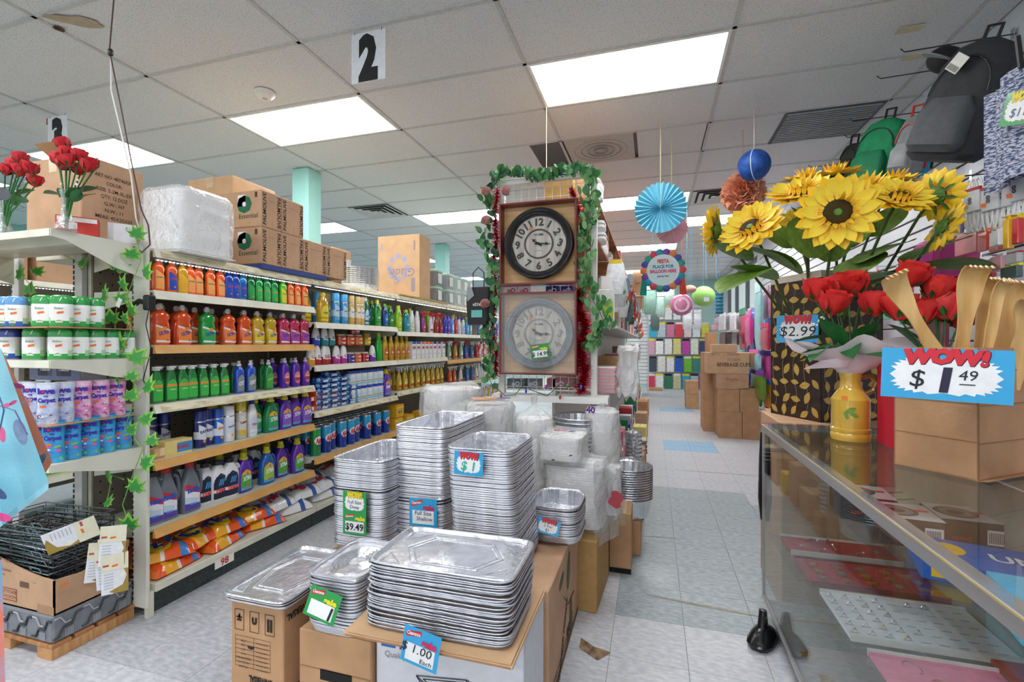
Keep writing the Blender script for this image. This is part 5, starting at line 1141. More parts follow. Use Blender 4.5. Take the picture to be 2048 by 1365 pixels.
m = M(); m.quad((bx1 + .001, by0 + .02, .105), (bx1 + .001, by0 + .05, .11), (bx1 + .001, by0 + .05, .122), (bx1 + .001, by0 + .02, .117), mat('f28a2e', var=0)); part('price_sticker', m, t)
m = M(); m.box(bx1 - .1, bx1 + .001, by0 - .001, by0, 0, .035, mat('a87c50', rough=.3, coat=.4)); part('tape', m, t)
# wire racks
CH = mat('9fa3ac', rough=.2, metal=.9, var=0); BW = mat('1c1d22', rough=.25, coat=.5, var=0)
@cached
def wire_rack(w=.50, d=.24):
    fr = M(); fr.tube([(-w / 2, -d / 2, 0), (w / 2, -d / 2, 0), (w / 2, d / 2, 0), (-w / 2, d / 2, 0)], .0035, BW, 5, True)
    fr2 = M(); fr2.tube([(-w / 2, -d / 2, .05), (w / 2, -d / 2, .05), (w / 2, d / 2, .05), (-w / 2, d / 2, .05)], .003, CH, 5, True)
    sp = [('frame', fr.done('frame'), []), ('rim', fr2.done('rim'), [])]
    g = M()
    for k in range(9): g.tube([(-w / 2, -d / 2 + d * k / 8, .002), (w / 2, -d / 2 + d * k / 8, .002)], .0018, CH if k % 2 else BW, 4)
    for k in range(7): g.tube([(-w / 2 + w * k / 6, -d / 2, .05), (-w / 2 + w * k / 6, -d / 2, 0), (-w / 2 + w * k / 6, d / 2, 0), (-w / 2 + w * k / 6, d / 2, .05)], .0018, BW, 4)
    sp.append(('wires', g.done('wires'), []))
    h = M(); h.tube([(w * .3, -d / 2, .05), (w * .3, -d / 2 - .01, .075), (w * .42, -d / 2 - .01, .075), (w * .42, -d / 2, .05)], .002, CH, 4); sp.append(('hook', h.done('hook'), []))
    return sp
rr = random.Random(11)
WRS = wire_rack(); 
for k in range(15):
    o = spawn(WRS, 'wire_rack', 'black and chrome wire rack, %s up in the carton' % nth(k), 'rack', ((bx0 + bx1) / 2 + rr.uniform(-.02, .02), (by0 + by1) / 2 + rr.uniform(-.01, .01), z0 + .012 + k * .0195), rr.uniform(-.05, .05), 'wire racks in the carton', rx=rr.uniform(-.04, .04), ry=rr.uniform(-.05, .05))
# hang cards
KH = mat('a58a3c', rough=.5); CRM = paper('e9e6cc'); WHT = paper('eceef4')
@cached
def card():
    m = M(); m.box(-.045, .045, -.001, .001, -.17, 0, WHT)
    p = M(); p.add([(-.02 + .06 * cos(a), -.0016, -.16 + .12 * (.5 + .5 * sin(a))) for a in [R(q) for q in (-90, -40, 0, 40)]] + [(.045, -.0016, -.02), (.045, -.0016, -.17), (-.0, -.0016, -.17)], [(0, 1, 2, 3, 4, 5, 6)], KH)
    q = M(); q.quad((-.045, -.002, -.07), (.045, -.002, -.07), (.045, -.002, 0), (-.045, -.002, 0), CRM); q.quad((-.04, -.0026, -.05), (-.02, -.0026, -.05), (-.02, -.0026, -.042), (-.04, -.0026, -.042), mat('c0504a', var=0))
    s = M(); s.quad((-.01, -.003, -.055), (.01, -.003, -.053), (.01, -.003, -.045), (-.01, -.003, -.047), mat('f0772a', var=0))
    l = M()
    for k in range(6): l.quad((-.036, -.0026, -.085 - k * .012), (-.005, -.0026, -.085 - k * .012), (-.005, -.0026, -.082 - k * .012), (-.036, -.0026, -.082 - k * .012), mat('b8bac4', var=0))
    b = M(); b.quad((.015, -.003, -.105), (.035, -.003, -.105), (.035, -.003, -.09), (.015, -.003, -.09), paper('f2f2ec'))
    return [('card', m.done('card'), []), ('gold_print', p.done('gold_print'), []), ('header', q.done('header'), [('price_sticker', s.done('price_sticker'))]), ('text_lines', l.done('text_lines'), []), ('barcode', b.done('barcode'), [])]
cdp = card()
for k, (u, v, ry_) in enumerate(((228, 1052, .05), (222, 1075, -.08), (205, 1085, .1), (230, 1108, 0), (216, 1098, -.05), (195, 1050, 1.3))):
    p = at(u, v, y=1.47 - .006 * k if u < 226 else 1.45)
    p.x = max(p.x, bx1 + .012) if k != 5 else p.x
    spawn(cdp, 'hang_card', 'cream and gold product card hanging off the racks, %s one' % ('topmost', 'second', 'third', 'lowest right', 'lowest left', 'flat upper')[k], 'card', p, .75 + .05 * k, 'product cards on the wire racks', ry=ry_)
# ---------------------------------------------------------------- second shelf run beyond the end display
GX2 = -4.3
for b in range(3):
    t = thing('shelf_unit', 'beige shelf unit beyond the end display, %s from the front' % nth(b), 'shelf', (GX2, .9 + b * 1.12, 0), 0, 'far beige shelf bays')
    part('pegboard', pkm, t, loc=(-DEP - .012, 0, 0)); part('upright', upm, t, loc=(-DEP - .03, 0, 0))
    for z in (1.755, 1.3, .95, .6, .3): part('shelf', SHM[id(LIPW)], t, loc=(0, 0, z))
    part('light_strip', ledm, t, label='lit white LED strip', loc=(-.01, 0, 1.755 - .046))
for k, (y0, y1, z1, mt) in enumerate(((.95, 1.35, 2.05, CARD2), (1.4, 1.75, 2.1, CARD), (1.8, 2.25, 2.0, CARD2), (2.3, 2.62, 2.12, CARD), (2.66, 3.1, 2.03, CARD3), (3.15, 3.6, 2.1, CARD2))):
    put_carton('carton', 'brown carton on the far shelf top, %s from the front' % nth(k), GX2 - .36, GX2 - .02, y0, y1, 1.7565, z1, mt, group='cartons on the far shelf top', tape=False)
GBK = tote('8fd43a', '7cc42e', .26, .18, .09)
for k in range(8):
    spawn(GBK, 'plastic_basket', 'bright green plastic basket, %s on the low far shelf' % nth(k), 'basket', (GX2 - .15, 1.0 + k * .26, .3006), pi / 2, 'green baskets on the far shelf')
gp = [cleaner('2a7ac8', 'e0e8f0'), cleaner('c8402a', 'f0e0c0'), carton(.14, .12, .2, 'a9aec8', (('- -', '4a4a6a', .02, 0, .12),)), tub()]
for s, z in enumerate((1.3, .95, .6)):
    for k in range(14):
        spawn(gp[(k // 3 + s) % 4], 'household_item', 'small household item, %s along the %s far shelf' % (nth(k), ('upper', 'middle', 'lower')[s]), 'goods', (GX2 - .1, .98 + k * .2, z + .0006), pi / 2, 'goods on the far shelves')
# ---------------------------------------------------------------- printed cloth, near left edge
CY = .60
BLU = mat('86cfe4', rough=.85, c2='a8e0ee', var=0, scale=5, bump=.15, bscale=200); ORG = mat('ef8a6c', rough=.85, var=.04, bump=.15, bscale=200)
t = thing('hanging_garment', 'light blue floral cloth with orange trim hanging at the left edge', 'clothing', at(-60, 660, y=CY))
B = Vector(t.location)
def Q(u, v, dy=0): return at(u, v, y=CY + dy) - B
def fold(a, b): return .018 * sin(a * 9) * (0.3 + b)
m = M()
Lp = [(-160, 560), (-160, 1130)]; 
def fnb(u, v):
    r0 = (2, 698); r1 = (97, 965)
    ru = r0[0] + (r1[0] - r0[0]) * v; rv = r0[1] + (r1[1] - r0[1]) * v
    lu, lv = -150, 560 + 600 * v
    return Q(lu + (ru - lu) * u, lv + (rv - lv) * u, fold(u, v))
m.grid(16, 12, fnb, BLU); part('cloth', m, t, smooth=True)
m = M()
def fno(u, v):
    a0 = (3, 700); a1 = (104, 925); b0 = (2, 704); b1 = (97, 985)
    ru = a0[0] + (a1[0] - a0[0]) * v + 4 * sin(v * 3); rv = a0[1] + (a1[1] - a0[1]) * v
    lu = b0[0] + (b1[0] - b0[0]) * v - 30 - 22 * sin(pi * v); lv = b0[1] + (b1[1] - b0[1]) * v
    return Q(lu + (ru - lu) * u, lv + (rv - lv) * u, .045 + .01 * u)
m.grid(5, 10, fno, ORG); part('trim', m, t, smooth=True)
m = M(); m.grid(8, 2, lambda u, v: Q(-150 + 247 * u, 1160 - 195 * u + 14 * v, fold(u, 1) - .003), mat('9ad6e8', rough=.85)); part('hem', m, t, smooth=True)
fl = M()
for (u, v, s, a, c) in ((40, 862, 30, 1.25, '7f93b8'), (12, 812, 11, -.3, 'e06a9a'), (26, 806, 9, -.5, 'd84a86'), (4, 868, 18, 1.4, 'e06a9a'), (-5, 985, 22, .6, '3f5a8a'), (4, 1035, 20, .2, 'e04a96'), (-25, 760, 20, .9, 'e06a9a'), (-20, 900, 30, 2.2, '7f93b8')):
    pts = [(s * cos(q) * (1 if cos(q) > 0 else .8), s * .42 * sin(q)) for q in [2 * pi * k / 14 for k in range(14)]]
    fp = M(); fp.poly([Q(u + x * cos(a) - y * sin(a), v + x * sin(a) + y * cos(a), -.03) for x, y in pts][::-1], mat(c, rough=.85, var=.12, scale=80)); part('printed_petal', fp, t)
for (u, v, s, a, c) in ((36, 772, 14, .2, 'd84a86'), (52, 805, 14, -.5, 'e8a0a0'), (78, 925, 22, -.9, '6a7488')):
    fp = M(); part('printed_petal', fp.poly([Q(u + s * cos(q) * cos(a) - s * .35 * sin(q) * sin(a), v + s * cos(q) * sin(a) + s * .35 * sin(q) * cos(a), .02) for q in [2 * pi * k / 12 for k in range(12)]][::-1], mat(c, rough=.85, var=.12, scale=80)), t)
fl.tube([Q(u, v, -.03) for u, v in ((-20, 830), (0, 812), (30, 822), (55, 870))], .0012, mat('4a5a86', var=0), 4); fl.tube([Q(u, v, -.03) for u, v in ((0, 860), (8, 820), (-6, 780))], .0012, mat('4a5a86', var=0), 4)
part('floral_print', fl, t)
m = M(); m.grid(3, 8, lambda u, v: Q(-60 + (64 + 8 * v) * u, 1120 + 300 * v, .02 * u), mat('ee8264', rough=.85, c2='7fb0d8', var=0, scale=14)); part('lower_panel', m, t, smooth=True)
rt = thing('garment_rail', 'garment rail just beyond the left edge of the picture', 'rail', (B.x, CY, 0))
m = M(); m.tube([(-.5, .05, 0), (-.5, .05, 1.62), (.0, .05, 1.62)], .014, CH, 8); part('frame', m, rt)
m = M(); m.box(-.8, -.2, -.2, .3, 0, .03, BLACKP); part('foot', m, rt)
m = M(); m.tube([Q(-60, 560, .0), (.0, .02, 1.60 - B.z)], .003, CH, 6); part('hanger', m, t)
# ================================================================ price tags
def tag_parts(t, w, h, kind, lines, loc=(0, 0, 0), rot=(0, 0, 0)):
    """printed sale card facing -Y, its own print in relief; lines: (text, height, x, z, colour, bold)"""
    base = {'blue': '2fa8e0', 'green': '1f9a48'}[kind[0]]
    g = thing('x', 'x', 'x') if False else t
    m = M(); m.box(-w / 2, w / 2, 0, .0012, -h / 2, h / 2, mat(base, rough=.35, coat=.2, var=.02)); part('card', m, g)
    e = -.0008
    def P(a, b): return (a * w / 2, e, b * h / 2)
    if 'wow' in kind:
        z0, z1 = kind[2] if len(kind) > 2 else (-1, 1)
        zc = (z0 + z1) / 2; zh = (z1 - z0) / 2
        n = 26; pts = []
        for k in range(n * 2):
            a = 2 * pi * k / (n * 2); r = .86 if k % 2 == 0 else .76
            ca, sa = cos(a), sin(a)
            pts.append(P(math.copysign(abs(ca) ** .6, ca) * r, zc + zh * (math.copysign(abs(sa) ** .6, sa) * r * .86 - .06)))
        m = M(); m.poly(pts[::-1] if False else pts, paper('f6f8fa')); part('starburst', m, g)
        m = M(); put_text(m, 'WOW!', mat('e8d21e' if kind[0] == 'green' else 'd8283a', rough=.5, var=0), lambda a, b: (a, e - .0012, b + .012 * w * cos(a / w * 5)), h * .25 * zh, 0, (zc + zh * .42) * h / 2, bold=.09, slant=.12, width=w * .66)
        part('headline', m, g)
        m = M(); put_text(m, 'WOW!', mat('3a1420' if kind[0] == 'blue' else 'b89a10', rough=.5, var=0), lambda a, b: (a + .0012, e - .0007, b - .0012 + .012 * w * cos(a / w * 5)), h * .25 * zh, 0, (zc + zh * .42) * h / 2, bold=.11, slant=.12, width=w * .67)
        part('headline_shadow', m, g)
    if 'clear' in kind:
        z0, z1 = kind[2] if 'wow' not in kind and len(kind) > 2 else kind[3] if len(kind) > 3 else (-1, 1)
        zc = (z0 + z1) / 2; zh = (z1 - z0) / 2
        m = M(); m.quad(P(-.78, zc - .82 * zh), P(.78, zc - .82 * zh), P(.78, zc + .14 * zh), P(-.78, zc + .14 * zh), paper('f2f5f8')); part('panel', m, g)
        m = M(); a0 = .12
        pts = [(-.84, .42), (-.1, .62), (-.02, .80), (-.1, .92), (-.8, .72), (-.9, .56)]
        m.poly([P(a, zc + b * zh) for a, b in pts], mat('d42a38', rough=.5, var=0)); part('red_bubble', m, g)
        m = M(); put_text(m, 'Clearance', paper('f6f6f6'), lambda a, b: (a, e - .001, b), h * .10 * zh, -.46 * w / 2, (zc + .60 * zh) * h / 2, bold=.03, slant=.15, width=w * .36, rot=.13)
        put_text(m, 'sale', mat('d42a5a' if kind[0] == 'blue' else 'e8e02a', rough=.5, var=0), lambda a, b: (a, e - .001, b), h * .17 * zh, .42 * w / 2, (zc + .22 * zh) * h / 2, bold=.06, width=w * .42); part('headline', m, g)
    m = M()
    for s, hh, x, z, c, b in lines: put_text(m, s, ink(c), lambda a, q: (a, e - .0014, q), hh, x, z, bold=b, slant=.12)
    part('handwriting', m, g)
def price_tag(label, p, w, h, kind, lines, rz=0.0, rx=0.0, ry=0.0, name='price_tag'):
    t = thing(name, label, 'price tag', p, rz, None, rx, ry); tag_parts(t, w, h, kind, lines); return t
# ================================================================ centre run with the clocks
EYC = 3.12
BRN = mat('9a5f36', rough=.6, c2='b5794a', var=0, scale=8, stretch=(1, 1, 6)); WHS = mat('e6e6e2', rough=.4, var=.04, scale=6)
cx0, cx1 = -1.04, -.25
t = thing('end_rack', 'white end rack carrying the two boxed wall clocks', 'rack', (0, EYC, 0))
for x in (cx0 + .03, cx1 - .12):
    m = M(); m.box(x - .02, x + .02, 0, .04, 0, 2.44, WHS, .002); part('post', m, t)
m = M(); m.box(cx0, cx1 - .10, -.004, .03, 2.40, 2.44, WHS, .002); part('top_bar', m, t)
m = M(); m.box(cx0, cx1 - .02, -.12, .02, .945, .957, WHS); m.add([(cx0, -.12, .957), (cx1 - .02, -.12, .957), (cx1 - .02, -.13, .915), (cx0, -.13, .915)], [(0, 3, 2, 1)], WHS); part('shelf', m, t)
m = M(); m.prism([(-.12, .95), (-.12, .915), (.02, .86), (.02, .95)], cx1 - .02, cx1 - .017, WHS, 'x'); part('bracket', m, t)
m = M(); m.box(cx0, cx1, .0, .03, .0, .12, WHS); part('base', m, t)
g = M()
for k in range(12): g.tube([(cx0 + .06 + k * .055, .012, .96), (cx0 + .06 + k * .055, .012, 2.40)], .0022, WHS, 4)
for k in range(20): g.tube([(cx0 + .05, .014, 1.0 + k * .072), (cx1 - .13, .014, 1.0 + k * .072)], .0022, WHS, 4)
part('wire_grid', g, t)
MAR = mat('7a2320', rough=.45, coat=.3, var=.05); PINE = mat('d8b07c', rough=.55, c2='c59a64', var=0, scale=5, stretch=(1, 1, 7), bump=.05)
def clock(cxp, cz, rimc, numc, label, cover=False, fw=.262, fh=.275):
    t = thing('wall_clock', label, 'clock', (cxp, EYC - .10, cz))
    for a in ((-fw, -fw + .012, -fh, fh), (fw - .012, fw, -fh, fh)):
        m = M(); m.box(a[0], a[1], -.01, .085, a[2], a[3], MAR, .002); part('case_side', m, t)
    for a in ((fh - .012, fh), (-fh, -fh + .012)):
        m = M(); m.box(-fw + .012, fw - .012, -.01, .085, a[0], a[1], MAR, .002); part('case_rail', m, t)
    m = M(); m.box(-fw + .01, fw - .01, .072, .08, -fh + .01, fh - .01, PINE); part('backboard', m, t)
    RX = lambda prof, mt, n=48, **k: None
    def ringy(prof, mt, n=56):
        m = M(); rs = []
        for y, r in prof: rs.append([(r * cos(2 * pi * k / n), y, r * sin(2 * pi * k / n)) for k in range(n)])
        m.rings(rs, mt); return m
    rm = mat(rimc, rough=.3, coat=.5, var=.12, scale=30)
    part('rim', ringy([(.07, .236), (.02, .238), (.008, .232), (.004, .222), (.012, .212), (.008, .206), (.004, .200), (.010, .192), (.028, .186), (.040, .184)], rm), t, smooth=True)
    for k in range(9):
        x0 = -.186 + k * .372 / 9; x1 = x0 + .372 / 9 - .001
        def zc(x): return math.sqrt(max(0, .186 ** 2 - x * x))
        m = M(); m.add([(x0, .042, -zc(x0)), (x1, .042, -zc(x1)), (x1, .042, 0), (x1, .042, zc(x1)), (x0, .042, zc(x0)), (x0, .042, 0)], [(0, 1, 2, 5), (5, 2, 3, 4)], mat('cfcac0', rough=.7, c2='b5b0a6', var=0, scale=9, stretch=(4, 1, .6)) if k % 2 else mat('d8d4cc', rough=.7, c2='c2bdb4', var=0, scale=9, stretch=(4, 1, .6)))
        part('face_plank', m, t)
    part('inner_ring', ringy([(.040, .100), (.036, .100), (.036, .090), (.040, .090)], mat(numc, rough=.4, var=0)), t)
    nm = mat(numc, rough=.5, var=0)
    for h in range(1, 13):
        a = 2 * pi * h / 12; x, z = .146 * sin(a), .146 * cos(a)
        rot = -a if (h <= 3 or h >= 9) else -a + pi
        if h in (3,): rot = -a * .25
        if h == 9: rot = 0
        m = M(); put_text(m, str(h), nm, lambda p, q: (p, .0385, q), .048, 0, -.024, bold=.035, slant=0.0)
        m.v = [(p[0] * cos(rot) - p[2] * sin(rot), p[1], p[0] * sin(rot) + p[2] * cos(rot)) for p in m.v]
        part('numeral', m, t, loc=(x, 0, z))
    for ang, L, w in ((R(-55), .062, .007), (R(93), .085, .006)):
        d = (sin(ang), cos(ang)); n = (cos(ang), -sin(ang)); m = M()
        pts = [(-.03, 0), (-.02, w), (0, w * .7), (L * .5, w * .5), (L * .62, w * 1.8), (L * .75, w * .5), (L, 0)]
        full = pts + [(a, -b) for a, b in pts[-2:0:-1]]
        m.prism([(a * d[0] + b * n[0], a * d[1] + b * n[1]) for a, b in full], .030, .032, ink('141414'), 'y'); part('hand', m, t)
    m = M(); m.prism([(.009 * cos(2 * pi * k / 14), .009 * sin(2 * pi * k / 14)) for k in range(14)], .026, .033, ink('141414'), 'y'); part('hub', m, t)
    m = M(); put_text(m, 'HOME', ink('2a2a2a'), lambda p, q: (p, .038, q), .014, 0, .055, bold=.01, width=.065); put_text(m, 'quality', ink('6a6a6a'), lambda p, q: (p, .038, q), .007, 0, -.048, width=.05); part('lettering', m, t)
    m = M(); m.prism([(-.05 + .010 * cos(2 * pi * k / 12), .105 + .010 * sin(2 * pi * k / 12)) for k in range(12)], .034, .036, mat('f0772a', var=0), 'y'); part('price_sticker', m, t)
    if cover:
        m = M(); m.box(-fw + .004, fw - .004, -.006, -.005, -fh + .004, fh - .004, clear_mat('clock_film', gloss=.04, rough=.02, haze=.04)); part('clear_cover', m, t)
    return t
ctop = at(1076, 487, y=EYC - .08); cbot = at(1076, 670, y=EYC - .08)
clock(ctop.x, 1.965, '1d2023', '33302c', 'boxed wall clock with black rim, upper of the two')
clock(cbot.x, 1.365, '7d8890', '8a8a88', 'boxed wall clock with grey rim under clear cover, lower of the two', True)
price_tag('green sale tag priced 14.99 on the grey-rimmed clock', at(1080, 703, y=EYC - .125), .125, .095, ('green', 'clear'), [('$ 14.99', .026, 0, -.030, '16161a', .02)], ry=-.12)
# garland
EUC = [mat('3f7d45', rough=.5, var=.12, scale=30), mat('5c9a5c', rough=.5, var=.12, scale=30), mat('35624a', rough=.5, var=.12, scale=30), mat('7fae72', rough=.5, var=.1)]
def euc(s, mt, long=False):
    m = M(); n = 10
    def fn(u, v):
        w = s * (.9 if not long else .45) * math.sqrt(max(0, 1 - (2 * v - 1) ** 2)) ** (1 if not long else .8)
        return ((2 * u - 1) * w, v * s * 1.9, .25 * abs((2 * u - 1) * w) - .2 * s * v * v)
    m.grid(2, 6, fn, mt); return m.done('leaf', True)
EL = [euc(.029, EUC[0]), euc(.025, EUC[1]), euc(.026, EUC[2]), euc(.036, EUC[0], True), euc(.034, EUC[3], True), euc(.034, EUC[1], True)]
def garland(label, pxs, y, n, spread, kinds, seed):
    r = random.Random(seed); pts = [at(u, v, y=y) for u, v in pxs]; B = pts[0]; t = thing('leaf_garland', label, 'garland', B)
    m = M(); m.tube([p - B for p in pts], .003, mat('6a7a4a', rough=.6), 5); part('stem', m, t, smooth=True)
    L = [0]
    for a, b in zip(pts, pts[1:]): L.append(L[-1] + (b - a).length)
    for k in range(n):
        q = L[-1] * (k + r.random()) / n; i = max(j for j in range(len(L)) if L[j] <= q); i = min(i, len(pts) - 2)
        f = (q - L[i]) / max(L[i + 1] - L[i], 1e-6); p = pts[i].lerp(pts[i + 1], f)
        off = Vector((r.uniform(-1, 1) * spread, r.uniform(-.6, .3) * spread, r.uniform(-1, 1) * spread * .5))
        part('leaf', EL[r.choice(kinds)], t, loc=p + off * .6 - B, rot=(r.uniform(.9, 2.2), r.uniform(-.7, .7), r.uniform(-pi, pi)))
    return t
garland('eucalyptus garland along the top of the clock rack', [(985, 372), (1005, 350), (1040, 352), (1080, 362), (1120, 350), (1150, 345), (1185, 352)], EYC - .06, 130, .075, [0, 2, 3, 3, 5], 2)
garland('eucalyptus garland hanging down left of the clocks', [(985, 372), (972, 400), (978, 440), (965, 480), (985, 520), (990, 570), (982, 620), (975, 660), (988, 700), (975, 745), (985, 775)], EYC - .06, 150, .075, [0, 1, 2, 2, 5], 4)
garland('eucalyptus garland hanging down right of the upper clock', [(1185, 352), (1175, 390), (1185, 430), (1168, 470), (1172, 510), (1168, 560), (1185, 600), (1200, 625), (1212, 655), (1190, 690), (1172, 702)], EYC - .06, 190, .085, [0, 1, 4, 5, 4], 6)
PINKR = mat('ecc8c0', rough=.6, c2='d8a09c', var=0, scale=40)
for k, (u, v) in enumerate(((974, 446), (972, 612), (1012, 388), (972, 388))):
    p = at(u, v, y=EYC - .13); t = thing('silk_rose', 'dusty pink silk rose tied into the garland, %s' % ('beside the upper clock', 'beside the lower clock', 'at the upper left corner', 'leftmost under the top leaves')[k], 'flower', p, 0, 'pink roses in the clock garland')
    rose_parts(t, (0, .01, 0), .032, PINKR, (1.2, .2 * k, 0), .5)
TIN = mat('c01832', rough=.18, metal=.8, var=.3, scale=200)
def tinsel(label, pxs, y, n, rad, seed):
    r = random.Random(seed); pts = [at(u, v, y=y) for u, v in pxs]; m = M(); B = pts[0]
    m.tube([p - B for p in pts], .003, TIN, 4)
    for k in range(n):
        q = r.random() * (len(pts) - 1); i = int(q); p = pts[i].lerp(pts[i + 1], q - i) - B
        d = Vector((r.gauss(0, 1), r.gauss(0, 1), r.gauss(0, .8))).normalized(); e = d.orthogonal().normalized() * .0016
        L = rad * r.uniform(.6, 1.2); mid = p + d * L * .5 + Vector((0, 0, -.004))
        m.add([p - e, p + e, mid + e, p + d * L, mid - e], [(0, 1, 2, 3, 4)], TIN)
    t = thing('tinsel', label, 'tinsel', B); part('strands', m, t, kind='stuff')
tinsel('red tinsel strand running down left of both clocks', [(994, 378), (990, 430), (993, 480), (986, 530), (992, 590), (984, 640), (992, 700), (990, 750)], EYC - .03, 2600, .045, 1)
tinsel('red tinsel bunch hanging right of the lower clock', [(1158, 580), (1160, 625), (1172, 650), (1160, 700), (1170, 740), (1162, 786)], EYC - .04, 2400, .06, 2)
tinsel('short red tinsel piece at the top right corner', [(1142, 378), (1150, 395), (1165, 440)], EYC - .03, 500, .035, 3)
# coloured bulbs
t = thing('light_string', 'green wired string of coloured bulbs under the lower clock', 'lights', at(1000, 772, y=EYC - .14))
B = Vector(t.location); pts = [at(u, v, y=EYC - .14) for u, v in ((992, 775), (1010, 792), (1030, 790), (1052, 765), (1060, 780), (1095, 792), (1120, 768), (1140, 775), (1150, 760))]
m = M(); m.tube([p - B for p in pts], .003, mat('1f5a38', rough=.5), 5); part('wire', m, t, smooth=True)
for (u, v), c in zip(((1002, 788), (1052, 778), (1092, 770), (1113, 782), (1120, 790), (1135, 768), (1162, 770)), ('c03a3a', '2a3ac8', '7a2fa8', '2a8a4a', 'c02a2a', '2a8a4a', '3a5ad8')):
    m = M(); m.lathe([(-.03, .003), (-.02, .008), (-.005, .007), (0, .004)], mat(c, rough=.15, coat=.8, var=0), 8); part('bulb', m, t, loc=at(u, v, y=EYC - .145) - B, smooth=True)
for k, (u0, u1, v0, v1, c) in enumerate(((1012, 1035, 572, 592, 'e8e4ec'), (1036, 1062, 572, 592, 'e4dcec'), (1092, 1118, 572, 592, '2a3a9a'), (1122, 1146, 572, 592, '24308a'), (1015, 1050, 758, 777, '6a7078'), (1055, 1080, 758, 777, '7a828a'), (1094, 1146, 758, 777, 'b06a70'))):
    a = at(u0, v1, y=EYC + .06); b = at(u1, v0, y=EYC + .06); w = b.x - a.x
    spawn(carton(w, .1, b.z - a.z, c, (('oO', 'c0506a' if k < 2 else 'c8d0f0', .03, 0, .02, dict(bold=.05)),)), 'small_carton', 'small carton seen through the rack, %s from left %s' % (nth(k % 4), 'between the clocks' if k < 4 else 'below the clocks'), 'box', ((a.x + b.x) / 2, EYC + .10, a.z), 0)
for z, nm in ((at(1050, 592, y=EYC + .06).z - .012, 'between the clocks'), (at(1050, 777, y=EYC + .06).z - .012, 'below the clocks')):
    m = M(); m.box(cx0 + .02, cx1 - .14, EYC + .045, EYC + .45, 0, .011, WHS); solo('rear_shelf', m, 'white shelf seen through the end rack ' + nm, 'shelf', (0, 0, z))
# centre run proper
L0, L1 = EYC + .05, 11.6
t = thing('centre_gondola', 'long centre shelf run going back behind the clocks', 'shelf', (0, 0, 0))
m = M(); m.box(-.66, -.64, L0, L1, .1, 1.745, WHS); part('spine', m, t)
for z in (.945, 1.43): m = M(); m.box(-.64, cx1, L0 + .4, L1, z - .02, z, WHS, .002); part('shelf', m, t)
m = M(); m.box(-1.04, cx1 + .02, L0 + .45, L1, .08, .14, WHS, .002); part('base', m, t)
for z in (.5, .945, 1.43, 1.75): m = M(); m.box(-1.04, -.66, L0 + .5, L1, z - .02, z, WHS, .002); part('shelf', m, t)
t = thing('timber_rack', 'brown timber overhead rack above the centre run', 'rack', (0, 0, 0))
for z in (2.02, 2.31):
    m = M(); m.box(-.9, -.36, L0 + .1, L1, z - .022, z, BRN, .002); part('board', m, t)
for k in range(10):
    y = L0 + .12 + k * .9
    m = M(); m.box(-.9, -.37, y, y + .022, 1.75, 2.305, BRN, .002); part('divider', m, t)
# goods on the right face
TINW = clear_mat('bag_film', gloss=.2, rough=.1, bump=1.0, bscale=25, haze=.42)
foam_s = foam_tray_me(.2, .16, 16, 6, .02)
def stackgoods(nm, label, me, n, pitch, x, y, z, film=None, rz=0.0, child='tray'):
    t = thing(nm, label, 'stack', (x, y, z), rz)
    for k in range(n): part(child, me, t, loc=(0, 0, .002 + k * pitch))
    if film: part('film', film, t)
    return t
for k, (u, v0, v1, w) in enumerate(((1192, 500, 484, 50), (1190, 483, 464, 48))):
    a = at(u, v0, y=3.45); stackgoods('foam_box_stack', 'white foam boxes on the timber rack, %s pair' % ('lower', 'upper')[k], foam_tray_me(.17, .2, 16, 6, .03), 2, .03, a.x - .01, 3.45, 2.022 + k * .085)
stackgoods('foam_tray_stack', 'white foam trays in film at the top right of the rack', foam_s, 8, .012, -.44, 3.4, 2.312, crumple(.10, .085, .0, .15, .08, 1.3, WRAP2, 20, 8, .05))
for k in range(5):
    stackgoods('bagged_tableware', 'bagged white tableware on the timber rack, %s from the front' % nth(k), foam_s, 6, .012, -.46, 4.0 + k * .55, 2.022, crumple(.10, .085, .0, .14, .1, 2.3 + k, WRAP2, 16, 8, .03))
put_carton('carton', 'tan carton at the very top of the centre rack', -.64, -.44, 3.3, 3.55, 2.45 - .13, 2.53, CARD3)
put_carton('carton', 'yellow brown carton behind the top garland', -.72, -.52, 3.2, 3.29, 2.2, 2.50, mat('c9a05c', rough=.8, var=.06), tape=False)
put_carton('carton', 'small dark red carton on the timber rack', -.55, -.4, 6.3, 6.6, 2.312, 2.52, mat('8a2a34', rough=.6), tape=False)
# wooden-end boards etc on the metal shelves
pinkme = M(); pinkme.box(-.13, .13, -.10, .10, 0, .013, mat('efb0bc', rough=.4, var=.03), .002); pinkme = pinkme.done('pink_pack')
wme = M(); wme.box(-.128, .131, -.10, .10, 0, .006, mat('f2ecee', rough=.4), .002); wme = wme.done('white_band')
t = thing('napkin_stack', 'stack of pink and white striped packs beside the lower clock', 'stack', (-.375, 3.36, .958))
for k in range(16): part('pack', pinkme if k % 2 == 0 else wme, t, loc=(rr.uniform(-.004, .004), 0, .001 + sum((.0145 if j % 2 == 0 else .0075) for j in range(k))))
spawn(carton(.14, .1, .24, 'eef0ee', (('---', '6a7a6a', .02, 0, .12),), ((-.0, .07, .05, .16, 'b8d838'),)), 'white_carton', 'white carton with a lime green stripe right of the garland', 'box', (-.34, 3.34, 1.432), .25)
spawn(carton(.1, .1, .36, 'f2f2f0', (('==', '9a9aa0', .03, 0, .2),)), 'white_carton', 'tall narrow white carton behind the lime-striped one', 'box', (-.33, 3.56, 1.432), .3)
PANR = oval_pan(.11, .09, .05)
